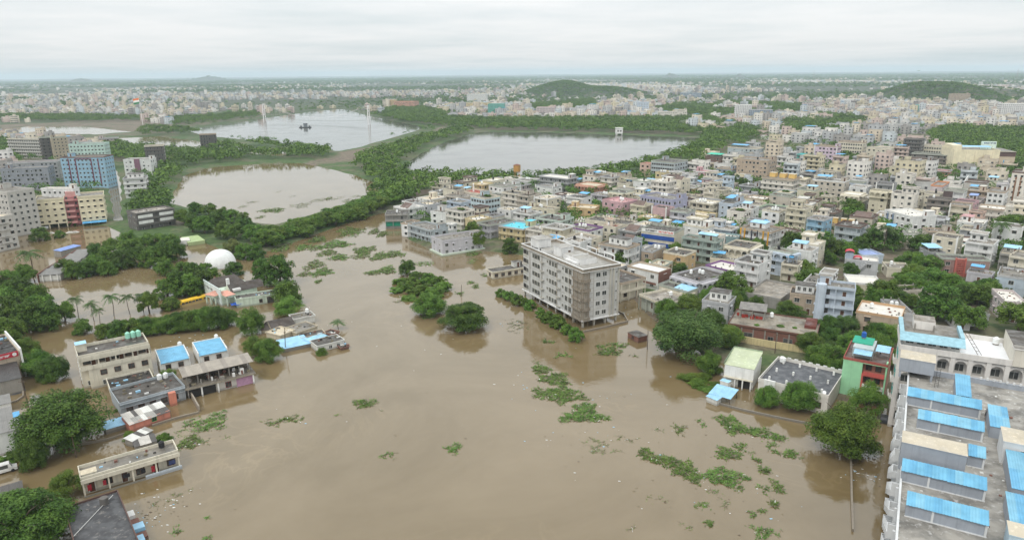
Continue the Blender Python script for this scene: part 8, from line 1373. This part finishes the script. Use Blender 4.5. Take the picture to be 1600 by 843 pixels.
# person walking on the school roof
def skinned(name, verts, edges, rad, mat, parent, root_i=0, sub=1):
    me = bpy.data.meshes.new(name); me.from_pydata(verts, edges, []); me.materials.append(mat)
    o = obj(name, me, parent); sk = o.modifiers.new('skin', 'SKIN'); sk.use_smooth_shade = True
    if not me.skin_vertices: me.attributes  # layer is made by the modifier
    for i, v in enumerate(me.skin_vertices[0].data): v.radius = (rad[i], rad[i]); v.use_root = (i == root_i)
    s_ = o.modifiers.new('smooth', 'SUBSURF'); s_.levels = sub; s_.render_levels = sub
    return o
x, y = PERSON; root = thing('person', 'person in pale shirt and black trousers walking past the blue-roofed shed ends', 'person', (x, y, 18.0), 2.2)
SK = plain(srgb(120, 84, 66), .6); SH = plain(srgb(206, 200, 198), .8); TR = plain(srgb(30, 30, 36), .8)
B = [(0, 0, .93), (0, 0, 1.15), (0, 0, 1.36), (0, 0.01, 1.50), (0, .02, 1.60), (0, .03, 1.72)]; Rb = [.125, .115, .135, .055, .085, .07]; E_ = [(0, 1), (1, 2), (2, 3), (3, 4), (4, 5)]
def limb(pts, rads, start):
    i = start
    for p, r_ in zip(pts, rads): B.append(p); Rb.append(r_); E_.append((i, len(B) - 1)); i = len(B) - 1
    return i
limb([(.10, .0, .90), (.11, .22, .50), (.11, .20, .09), (.11, .36, .05)], [.09, .062, .042, .035], 0)
limb([(-.10, .0, .90), (-.11, -.06, .49), (-.11, -.34, .14), (-.11, -.24, .04)], [.09, .062, .042, .035], 0)
for s_, sw in ((1, -.22), (-1, .20)):
    i = limb([(s_ * .19, 0, 1.41), (s_ * .25, sw * .5, 1.14), (s_ * .26, sw, .92), (s_ * .26, sw * 1.15, .85)], [.058, .042, .03, .026], 2)
    for k, ln in enumerate((.085, .095, .09, .07)): limb([(s_ * .26 + (k - 1.5) * .02, sw * 1.25, .83), (s_ * .26 + (k - 1.5) * .024, sw * 1.32, .83 - ln)], [.009, .008], i)
    limb([(s_ * .235, sw * 1.25 + .03, .86), (s_ * .22, sw * 1.3 + .04, .81)], [.01, .008], i)
skinned('body', B, E_, Rb, SK, root)
skinned('shirt', [(0, 0, .92), (0, 0, 1.15), (0, 0, 1.40), (.19, 0, 1.42), (.25, -.11, 1.15), (-.19, 0, 1.42), (-.25, .10, 1.15)], [(0, 1), (1, 2), (2, 3), (3, 4), (2, 5), (5, 6)], [.15, .135, .15, .075, .06, .075, .06], SH, root)
skinned('trousers', [(0, 0, .95), (.10, 0, .88), (.11, .22, .50), (.11, .20, .12), (-.10, 0, .88), (-.11, -.06, .49), (-.11, -.33, .16)], [(0, 1), (1, 2), (2, 3), (0, 4), (4, 5), (5, 6)], [.14, .11, .08, .062, .11, .08, .062], TR, root)
skinned('hair', [(0, -.01, 1.66), (0, .0, 1.74), (0, .03, 1.77)], [(0, 1), (1, 2)], [.085, .085, .06], BLACK, root)
mb = MB(); 
for s_ in (-1, 1): mb.box(s_ * .032 - .012, s_ * .032 + .012, .095, .112, 1.665, 1.68, BLACK)
mb.box(-.025, .025, .10, .112, 1.60, 1.61, BRICK); mb.hexa([(-.014, .10, 1.625), (.014, .10, 1.625), (.014, .135, 1.625), (-.014, .135, 1.625)], [(-.006, .10, 1.67), (.006, .10, 1.67), (.006, .112, 1.67), (-.006, .112, 1.67)], SK); mb.build('face', root)
for s_ in (-1, 1): mb = MB(); mb.box(s_ * .09 - .012, s_ * .09 + .012, 0, .04, 1.63, 1.69, SK); mb.build('ear', root)
# mall annex with poster, roof signboard
x, y, yaw, w, d = MALL; root = thing('shopping_mall', 'large windowless cream hall with brown corner band, poster and roof signboard', 'mall', (x, y, 1), yaw)
CM = paint(srgb(226, 216, 186), .25); BT = paint(srgb(196, 180, 158), .3); H = 15.0
mb = MB(); mb.box(-w / 2, w * .24, -d / 2, d / 2, -2, H, CM); mb.build('wall', root)
mb = MB(); mb.box(w * .24 + .01, w / 2, -d / 2 + .8, d / 2 - 2, -2, H - 3.8, BT); mb.box(w * .24 + .01, w / 2, -d / 2 + .7, d / 2 - 2, H - 3.8, H, plain(srgb(98, 78, 76), .7)); mb.build('corner_wall', root)
mb = MB(); mb.box(-w / 2 - .1, w / 2, -d / 2 - .1, d / 2, H, H + .2, CM, ROOF['rg']); mb.build('roof', root)
mb = MB(); mb.ring(-w / 2 - .1, w * .24, -d / 2 - .1, d / 2, H + .2, H + 1.4, .25, CM); mb.build('parapet', root)
for k in range(4): mb = MB(); xx = -w * .3 + k * w * .14; mb.box(xx - .1, xx + .1, -d / 2 - .06, -d / 2 + .01, 0, H - .1, BT); mb.build('joint', root)
sheet_roof(root, 'sheet_roof', w * .5, d * .25, 2.6, 3.2, LBLUE, (-w * .1, -d * .15, H + .2), 0, True, 0)
mb = MB(); mb.box(-w * .5 + .5, -w * .34, -d * .3, d * .4, H + .2, H + 4.0, CM); mb.build('roof_room', root)
so = MB(); so.box(w * .06, w * .3, d * .05, d * .12, H + .2, H + 6.5, plain(srgb(206, 222, 210), .6)); so = so.build('signboard', root)
mb = MB(); glyphs(mb, w * .09, w * .29, d * .05, H + 4.6, H + 6.0, plain(srgb(60, 70, 110), .6), 9, random.Random(5)); mb.build('lettering', so)
po = MB(); xx = w * .37; po.box(xx - 2.2, xx + 2.2, -d / 2 + .6, -d / 2 + .79, 1.2, 8.6, plain(srgb(116, 170, 206), .6)); po = po.build('poster', root)
mb = MB(); mb.box(xx - 1.6, xx + 1.6, -d / 2 + .56, -d / 2 + .599, 1.6, 7.6, plain(srgb(168, 140, 160), .6)); mb.build('poster_print', po)

# ---------------------------------------------------------------- the rest of the town, house by house
def in_poly(x, y, poly): return float(sdist(np.array([x], float), np.array([y], float), poly)[0]) < 0
def rect_hit(a, b_, m=1.0):
    def cs(r):
        X, Y, t_, w, d = r; c, s = math.cos(t_), math.sin(t_); return [(X + c * u - s * v, Y + s * u + c * v) for u, v in ((-w / 2 - m, -d / 2 - m), (w / 2 + m, -d / 2 - m), (w / 2 + m, d / 2 + m), (-w / 2 - m, d / 2 + m))]
    p, q = cs(a), cs(b_)
    for P_ in (p, q):
        for i in range(4):
            ex, ey = P_[(i + 1) % 4][0] - P_[i][0], P_[(i + 1) % 4][1] - P_[i][1]
            A = [(-ey * x + ex * y) for x, y in p]; B_ = [(-ey * x + ex * y) for x, y in q]
            if max(A) < min(B_) or max(B_) < min(A): return False
    return True
CNAME = dict(palebluegrey='blue-grey', white='white', lilacgrey='lilac-grey', concrete='bare concrete', beige='beige', cream='cream', yellow='yellow', pink='pink', creamyellow='pale yellow', ochre='ochre', peach='peach', grey='grey',
             salmon='salmon', icyblue='ice-blue', tan='tan', lightgrey='light grey', creamwhite='off-white', mint='mint', stone='brown-grey', pinkgrey='pinkish grey', skypale='pale blue', rose='rose')
CW = ['white'] * 5 + ['creamyellow'] * 3 + ['creamwhite'] * 3 + ['cream'] * 8 + ['beige'] * 3 + ['grey', 'lightgrey', 'lightgrey', 'lightgrey', 'creamwhite', 'creamwhite', 'creamwhite', 'palebluegrey', 'pinkgrey', 'concrete', 'creamyellow', 'tan', 'peach', 'icyblue', 'lightgrey', 'lilacgrey', 'skypale', 'rose', 'cream', 'cream', 'creamyellow', 'yellow', 'stone', 'white', 'pink']
FT = [('', ''), ('sr', 'stair room on the roof'), ('blue', 'blue sheet canopy on the roof'), ('tk1', 'one white roof tank'), ('tk2', 'two white roof tanks'), ('tb1', 'a black roof tank'), ('sr tk1', 'stair room and white tank'), ('blueb', 'sheet-roofed upper room'), ('stub', 'bare roof posts'), ('garden', 'roof plants'), ('gable', 'small pitched roof'), ('tk3', 'three white roof tanks'), ('sr blue', 'stair room and blue canopy'), ('pil', 'white corner pillars'), ('arch', 'arched gallery'), ('step', 'set-back upper storey'), ('step tk1', 'set-back upper storey and white tank'), ('step sr', 'set-back upper storey and stair room'), ('step blue', 'set-back upper storey and blue canopy')]
RN = dict(rg='grey-roofed', rd='dark-roofed', rc='cream-roofed', rw='white-roofed', rs='stained-roofed', rr='red-roofed')
NUM = {1: 'single-storey', 2: 'two-storey', 3: 'three-storey', 4: 'four-storey', 5: 'five-storey', 6: 'six-storey'}
GAPS = []; USED = set(r[13] for r in HOUSES); ux, uy = math.cos(-.72), math.sin(-.72); cells = []
for i in range(-34, 68):
    for j in range(0, 70):
        u = i * 13.2 + (j // 2 % 2) * 4; v = j * 12.6 + (j // 2) * 4.5
        X = 30 + u * ux - v * uy * 1.0; Y = 190 + u * uy + v * ux
        cells.append((math.hypot(X, Y), X, Y))
cells.sort(); n_house = 0; GRID_DONE = 0
TX = np.array([(t_[0], t_[1], t_[2]) for t_ in TREE_XY])
def tree_near(X, Y, m): return bool((np.hypot(TX[:, 0] - X, TX[:, 1] - Y) < TX[:, 2] * .38 + m).any())
for D, X, Y in cells:
    if n_house >= N_MORE: break
    if Y < 150 or abs(math.atan2(X, Y)) > .70 or not in_poly(X, Y, CITY): continue
    if any(in_poly(X, Y, f) for f in FORESTS): continue
    if float(wsd(np.array([X]), np.array([Y]))[0]) < 9: continue
    rnd = random.Random(int(X * 17 + Y * 29)); GRID_DONE = max(GRID_DONE, D)
    if rnd.random() < (.09 if D < 330 else .15): GAPS.append((X, Y)); continue
    w, d = rnd.uniform(7.5, 12.3), rnd.uniform(7.5, 12); X += rnd.uniform(-1, 1); Y += rnd.uniform(-1, 1); a = -.72 + rnd.gauss(0, .06)
    if D > 500 and rnd.random() < .2: w, d = w * 1.3, d * 1.2
    ok = False
    for k in range(4):
        if tree_near(X, Y, min(w, d) * .42): break
        if not any(abs(r[0] - X) < 50 and abs(r[1] - Y) < 50 and rect_hit((X, Y, a, w, d), r, .5) for r in RECTS): ok = True; break
        w *= .82; d *= .82
    if not ok or min(w, d) < 5: continue
    n = rnd.choices((1, 2, 3, 4, 5), (3, 7, 4.5, .9 if D > 330 else .2, .25 if D > 420 else 0))[0]
    if D > 480 and rnd.random() < .12: n += 1
    best = min(LANDMARKS, key=lambda l: math.hypot(l[0] - X, l[1] - Y)); ld = math.hypot(best[0], best[1])
    rel = 'behind' if D > ld + 9 else ('in front of' if D < ld - 9 else 'beside')
    for k in range(200):
        wall = rnd.choice(CW); ft, fl = rnd.choice(FT + FT[-4:]); rf = rnd.choices(list(RN), (6, 6, 2.2, 2.5, 2, .5))[0]; st_ = rnd.choice(('B', 'B', 'B', 'M', 'W'))
        if ft == 'arch' and st_ == 'B': continue
        lab = ' '.join(f"{RN[rf]} {NUM[min(n, 6)]} {CNAME[wall]} house {('with ' + fl + ' ') if fl else ''}{rel} {best[2]}".split())
        if lab not in USED and len(lab.split()) <= 16: USED.add(lab); break
    row = (round(X, 1), round(Y, 1), a, w, d, n, 1.0, n * 3.1, .9, wall, rf, st_, ft + (' bx' if st_ == 'B' and rnd.random() < .5 else ''), lab)
    house(row, group='houses of the town'); RECTS.append((X, Y, a, w, d)); n_house += 1
print('more houses', n_house, 'out to', GRID_DONE)

# ---------------------------------------------------------------- far town and far woods: too many and too small to tell apart
DM_COL = [srgb(*c) for c in ((192, 190, 184), (198, 188, 166), (168, 168, 164), (186, 172, 148), (204, 200, 190), (158, 160, 160), (182, 162, 150), (140, 136, 130), (186, 176, 144), (176, 184, 186))]
FARM = [paint(tuple(x * .95 for x in soft(c, .15)), .35) for c in DM_COL] + [ROOF['rg'], ROOF['rd'], ROOF['rw'], plain((.045, .047, .05), .6), plain(srgb(96, 166, 210), .5)]
BOXF = np.array([[0, 1, 5, 4], [1, 2, 6, 5], [2, 3, 7, 6], [3, 0, 4, 7], [4, 5, 6, 7]])
class Far:
    def __init__(s): s.V = []; s.F = []; s.M = []; s.n = 0
    def box(s, X, Y, a, x0, x1, y0, y1, z0, z1, m, mt=None):
        c, sn = math.cos(a), math.sin(a)
        p = [(x0, y0), (x1, y0), (x1, y1), (x0, y1)]; q = [(X + c * u - sn * v, Y + sn * u + c * v) for u, v in p]
        s.V += [(u, v, z0) for u, v in q] + [(u, v, z1) for u, v in q]; s.F.append(BOXF + s.n); s.M += [m, m, m, m, m if mt is None else mt]; s.n += 8
def far_house(f, X, Y, a, w, d, n, z, rnd, detail):
    H = n * 3.1; m = rnd.randrange(10); f.box(X, Y, a, -w / 2, w / 2, -d / 2, d / 2, z - 3, z + H + .9, m, 10 + rnd.choices((0, 1, 2), (4, 4, 2))[0])
    if detail:
        for (x0, x1, y0, y1) in ((-w / 2, w / 2, -d / 2, -d / 2 + .3), (w / 2 - .3, w / 2, -d / 2 + .3, d / 2), (-w / 2, -w / 2 + .3, -d / 2 + .3, d / 2)): f.box(X, Y, a, x0, x1, y0, y1, z + H + .9, z + H + 1.7, m)
    if rnd.random() < .6: s_ = rnd.choice((-1, 1)); f.box(X, Y, a, s_ * w * .2 - 1.7, s_ * w * .2 + 1.7, d * .1, d * .1 + 3.4, z + H + .9, z + H + 3.4, m, 10)
    if rnd.random() < .06: f.box(X, Y, a, -w * .4, w * .3, -d * .35, d * .3, z + H + 2.9, z + H + 3.1, 14)
    if detail > 1 and rnd.random() < .55:
        for i in range(1, n): f.box(X, Y, a, -w / 2, w / 2, -d / 2 - 1.2, -d / 2 - .02, z + i * 3.1 - .1, z + i * 3.1 + .95, m)
        f.box(X, Y, a, -w / 2, w / 2, -d / 2 - 1.2, -d / 2 - .02, z + H + .5, z + H + 1.65, m)
    if detail:
        k = max(2, int(w / (3.2 if detail > 1 else 4.5))); k2 = max(2, int(d / (3.2 if detail > 1 else 4.5)))
        for i in range(n):
            zz = z + i * 3.1 + 1.0
            for j in range(k): t_ = -w / 2 + w * (j + .5) / k; f.box(X, Y, a, t_ - .75, t_ + .75, -d / 2 - .05, -d / 2 + .1, zz, zz + 1.4, 13)
            for j in range(k2):
                t_ = -d / 2 + d * (j + .5) / k2
                if X < 0 or X * math.cos(a) + Y * math.sin(a) < 0: f.box(X, Y, a, w / 2 - .1, w / 2 + .05, t_ - .75, t_ + .75, zz, zz + 1.4, 13)
                else: f.box(X, Y, a, -w / 2 - .05, -w / 2 + .1, t_ - .75, t_ + .75, zz, zz + 1.4, 13)
def blocked(X, Y, allow_forest=False):
    s_ = wsd(X, Y) < 12
    if not allow_forest:
        for p in FORESTS: s_ |= (sdist(X, Y, p) < 3) & ((np.sin(X * .03) + np.sin(Y * .024 + X * .01) < 1.05) | (np.hypot(X, Y) < 900) | (X < 250))
    s_ |= hill(X, Y) > 3
    return s_
far = Far(); far2 = Far(); rnd = random.Random(99)
# near ring on a street grid
g1 = []
for i in range(-80, 160):
    for j in range(-20, 140):
        u = i * 14.5 + (j // 2 % 2) * 5; v = j * 13.5 + (j // 2) * 6; g1.append((u * ux - v * uy, 250 + u * uy + v * ux))
g1 = np.array(g1); g1 += NR.uniform(-1.5, 1.5, g1.shape); D = np.hypot(g1[:, 0], g1[:, 1]); A = np.abs(np.arctan2(g1[:, 0], g1[:, 1]))
k = (D < 1650) & (D > 420) & (A < .74) & ~blocked(g1[:, 0], g1[:, 1])
incity = sdist(g1[:, 0], g1[:, 1], CITY) < 0
k &= (sdist(g1[:, 0], g1[:, 1], WATERS['lake']) > 70) & (sdist(g1[:, 0], g1[:, 1], WATERS['reservoir']) > 60); k &= ~(incity & (D < GRID_DONE - 4)) & ((g1[:, 0] > 0) | (D > 650))
for p in OPENS: k &= sdist(g1[:, 0], g1[:, 1], p) > 0
nz = np.sin(g1[:, 0] * .009 + 1) + np.sin(g1[:, 1] * .011 + 2) + np.sin((g1[:, 0] + g1[:, 1]) * .023); k &= nz > np.where(g1[:, 0] > 0, -1.35, -.4)
for X, Y in g1[k]:
    D_ = math.hypot(X, Y)
    if rnd.random() < .14: GAPS.append((X, Y)); continue
    if any(abs(r[0] - X) < 30 and abs(r[1] - Y) < 30 and math.hypot(r[0] - X, r[1] - Y) < max(r[3], r[4]) * .5 + 8 for r in RECTS): continue
    n = rnd.choices((1, 2, 3, 4, 5, 6), (4, 8, 6, 1.8, .6, .25))[0]; big = 1.5 if rnd.random() < .12 else 1
    far_house(far, X, Y, -.72 + rnd.gauss(0, .1), rnd.uniform(8, 12.5) * big, rnd.uniform(8, 12) * big, n, .9, rnd, 2 if D_ < 800 else 1)
mt = [m for m in FARM]
tag(obj('distant_houses', mesh_np('distant_houses', far.V, np.concatenate(far.F), mt, far.M)), kind='stuff')
# named mid-distance blocks that stand out
for (X, Y, a, w, d, n, wall, roof, feat, lab) in MIDS: house((X, Y, a, w, d, n, 1.0, n * 3.1, .9, wall, roof, 'W', feat, lab))
# beyond
N2 = 19000
r_ = np.exp(NR.uniform(math.log(1500), math.log(7500), N2)); a_ = NR.uniform(-.76, .76, N2); X = r_ * np.sin(a_); Y = r_ * np.cos(a_)
dens = np.sin(X * .0031 + .5) + np.sin(Y * .0043 + 1.7) + np.sin((X - Y) * .0021 + 2) + np.where(X > 100, .75, np.where(r_ < 3200, .7, .1)) - np.clip((r_ - 4200) / 3000, 0, 1.2)
k = ~blocked(X, Y) & (dens > NR.uniform(-.4, 1.6, N2)); Xk, Yk, rk = X[k], Y[k], r_[k]
for x, y, r in zip(Xk, Yk, rk):
    if r > 3500 and rnd.random() < .18: w, d, n = rnd.uniform(25, 70), rnd.uniform(14, 24), 2
    else: w, d, n = rnd.uniform(8, 14), rnd.uniform(8, 13), rnd.choices((1, 2, 3, 4, 6), (3, 5, 4, 2, .7))[0]
    m = rnd.randrange(10); a = rnd.choice((-.7, -.7, -.35, .2)) + rnd.gauss(0, .1); H = n * 3.1 + .8
    far2.box(x, y, a, -w / 2, w / 2, -d / 2, d / 2, -2, H, m if n > 2 or w < 30 else 4, 10 + rnd.choices((0, 1, 2), (4, 3, 3))[0])
    if r < 3200 and w < 30:
        far2.box(x, y, a, -2, 2, 0, 4, H, H + 2.6, m, 10)
        for i in range(n): far2.box(x, y, a, -w / 2 + .6, w / 2 - .6, -d / 2 - .08, -d / 2 + .1, i * 3.1 + 1.2, i * 3.1 + 2.4, 13)
lt = MB(); rn = random.Random(12)
for (cx_, cy_, sp, n_) in LITTERS:
    for q_ in range(n_):
        x_, y_ = cx_ + rn.gauss(0, sp), cy_ + rn.gauss(0, sp * .8); s_ = rn.uniform(.08, .34); a_ = rn.uniform(0, 3)
        lt.face([(x_ + s_ * math.cos(a_ + k_ * PI / 2 + .4 * (k_ % 2)), y_ + s_ * .6 * math.sin(a_ + k_ * PI / 2), .03 + .03 * (k_ % 2)) for k_ in range(4)], rn.choice((LITTER, LITTER, TWIG, TWIG, BARK, LBLUE)))
tag(lt.build('floating_litter'), kind='stuff')
tag(obj('far_town', mesh_np('far_town', far2.V, np.concatenate(far2.F), mt, far2.M)), kind='stuff')

def leaf_cloud(name, X, Y, Z, W, H, per, size, mats, seed):
    """many small crowns as one leafy mass: leaf sprays around lobed crowns"""
    g = np.random.default_rng(seed); n = len(X); M_ = n * per
    c = np.repeat(np.stack([X, Y, Z], 1), per, 0); w = np.repeat(W, per); h = np.repeat(H, per)
    lob = g.normal(size=(n, 5, 3)); lob /= np.linalg.norm(lob, axis=2)[:, :, None]; lob[:, :, 2] = np.abs(lob[:, :, 2]) * 1.1 - .25
    li = g.integers(0, 5, M_); L_ = lob[np.repeat(np.arange(n), per), li]
    v = g.normal(size=(M_, 3)); v /= np.linalg.norm(v, axis=1)[:, None]; v[:, 2] = np.where(v[:, 2] < -.4, -v[:, 2], v[:, 2])
    p = L_ * .30 + v * .24; p *= (g.uniform(.8, 1.05, M_))[:, None]
    pos = c + np.stack([p[:, 0] * w, p[:, 1] * w, h * .52 + p[:, 2] * h * .9], 1)
    nr_ = v + g.normal(size=v.shape) * .5; nr_[:, 2] += .3; nr_ /= np.linalg.norm(nr_, axis=1)[:, None]
    t_ = np.cross(nr_, g.normal(size=v.shape)); t_ /= np.linalg.norm(t_, axis=1)[:, None]; u_ = np.cross(nr_, t_); s_ = (size * w * g.uniform(.65, 1.3, M_))[:, None]
    V_ = np.stack([pos - t_ * s_, pos + u_ * s_ * .6, pos + t_ * s_, pos - u_ * s_ * .6], 1).reshape(-1, 3)
    mi = np.repeat(g.integers(0, len(mats), n), per)
    return tag(obj(name, mesh_np(name, V_, np.arange(M_ * 4).reshape(-1, 4), mats, mi)), kind='stuff')
def scatter_in(poly, step, jit, seed):
    g = np.random.default_rng(seed); P_ = np.array(poly); x0, y0 = P_.min(0); x1, y1 = P_.max(0)
    xx, yy = np.meshgrid(np.arange(x0, x1, step), np.arange(y0, y1, step)); xx = xx.ravel() + g.uniform(-jit, jit, xx.size); yy = yy.ravel() + g.uniform(-jit, jit, yy.size)
    k = (sdist(xx, yy, poly) < 0) & (wsd(xx, yy) > 1); return xx[k], yy[k]
FL_ = [LEAF['broad'], LEAF['dark'], LEAF['broad'], LEAF['light']]; FD_ = [LEAF['broad'], LEAF['dark'], LEAF['dark']]
allx, ally = [], []
for q_, p in enumerate(FORESTS):
    dmean = float(np.hypot(*np.mean(np.array(p), 0))); xx, yy = scatter_in(p, 8.5 if dmean < 1100 else 11, 3, q_); allx.append(xx); ally.append(yy)
X = np.concatenate(allx); Y = np.concatenate(ally); g = np.random.default_rng(1)
print('forest trees', len(X))
leaf_cloud('far_woods', X, Y, ground_z(X, Y), g.uniform(9, 15, len(X)), g.uniform(7, 11.5, len(X)), 70, .075, FL_, 2)
# street and garden trees among the houses
g = np.random.default_rng(4); n = 17000; r_ = np.exp(g.uniform(math.log(170), math.log(1700), n)); a_ = g.uniform(-.75, .75, n); X = r_ * np.sin(a_); Y = r_ * np.cos(a_)
k = wsd(X, Y) > 4
for p in OPENS: k &= sdist(X, Y, p) > 0
k &= (r_ > 270) | (sdist(X, Y, LOWER_TOWN) < 0)
cl_ = np.sin(X * .021) + np.sin(Y * .027 + 1) + np.sin((X + Y) * .05); k &= (cl_ > np.where(r_ < 620, .15, -.5)) | (g.random(n) < .22)
k &= ~((X < 10) & (r_ < 640) & (r_ > 0) & (Y < 620) & (np.abs(X) < 240))
X, Y, r_ = X[k], Y[k], r_[k]; RC = np.array([(r[0], r[1], max(r[3], r[4])) for r in RECTS]); kk = np.ones(len(X), bool)
for rx, ry, rm_ in RC: kk &= np.hypot(X - rx, Y - ry) > rm_ * .5 + 1.2
X, Y, r_ = X[kk], Y[kk], r_[kk]; print('street trees', len(X))
GP_ = [(a + dx, b_ + dy) for a, b_ in GAPS if wsd(np.array([a]), np.array([b_]))[0] > 6 and not tree_near(a, b_, 3) for dx, dy in ((-3, 1), (3, -2))]; X = np.concatenate([X, [p[0] for p in GP_]]); Y = np.concatenate([Y, [p[1] for p in GP_]]); r_ = np.hypot(X, Y)
W_, H_ = g.uniform(5, 10.5, len(X)), g.uniform(5, 9, len(X)); nb = r_ < 340
for q_ in np.flatnonzero(nb)[::6]:
    x, y = float(X[q_]), float(Y[q_])
    if (np.hypot(RC[:, 0] - x, RC[:, 1] - y) < RC[:, 2] * .5 + 2.2).any(): continue
    best = min(LANDMARKS, key=lambda l: math.hypot(l[0] - x, l[1] - y)); kd = R.choice(('broad', 'dark', 'light')); rel = 'behind' if math.hypot(x, y) > math.hypot(best[0], best[1]) else 'before'
    tree(x, y, float(W_[q_]) * .9, float(H_[q_]) * .9, kd, f"{dict(broad='leafy', dark='dark', light='bright')[kd]} garden tree squeezed between houses {rel} {best[2]}", 'garden trees between the houses')
nb = ~nb; leaf_cloud('street_trees', X[nb], Y[nb], ground_z(X[nb], Y[nb]), W_[nb], H_[nb], 90, .060, FL_[:3], 5)
# hills and country beyond
g = np.random.default_rng(6); n = 50000; r_ = np.exp(g.uniform(math.log(1450), math.log(14000), n)); a_ = g.uniform(-.78, .78, n); X = r_ * np.sin(a_); Y = r_ * np.cos(a_)
dn = np.sin(X * .0041 + 2) + np.sin(Y * .0037) + np.sin((X + Y) * .0023 + 1) + np.clip((r_ - 4000) / 4000, -.4, 1.0) + np.where(r_ < 3500, .35, 0)
k = (wsd(X, Y) > 8) & (dn > g.uniform(-.9, 1.3, n)); X, Y, r_ = X[k], Y[k], r_[k]
hx, hy = [], []
for (x, y, rx, ry, h, nn) in HILLS[:3]:
    m_ = 1500; xx, yy = x + g.normal(size=m_) * rx * .75, y + g.normal(size=m_) * ry * .75; kk = hill(xx, yy) > 4; hx.append(xx[kk]); hy.append(yy[kk])
X = np.concatenate([X] + hx); Y = np.concatenate([Y] + hy); r_ = np.hypot(X, Y); print('country trees', len(X))
sz = np.clip(r_ / 260, 9, 38); leaf_cloud('far_country_trees', X, Y, ground_z(X, Y), sz * g.uniform(.8, 1.4, len(X)), np.clip(sz * .7, 7, 12) * g.uniform(.7, 1.2, len(X)), 20, .15, FD_, 7)
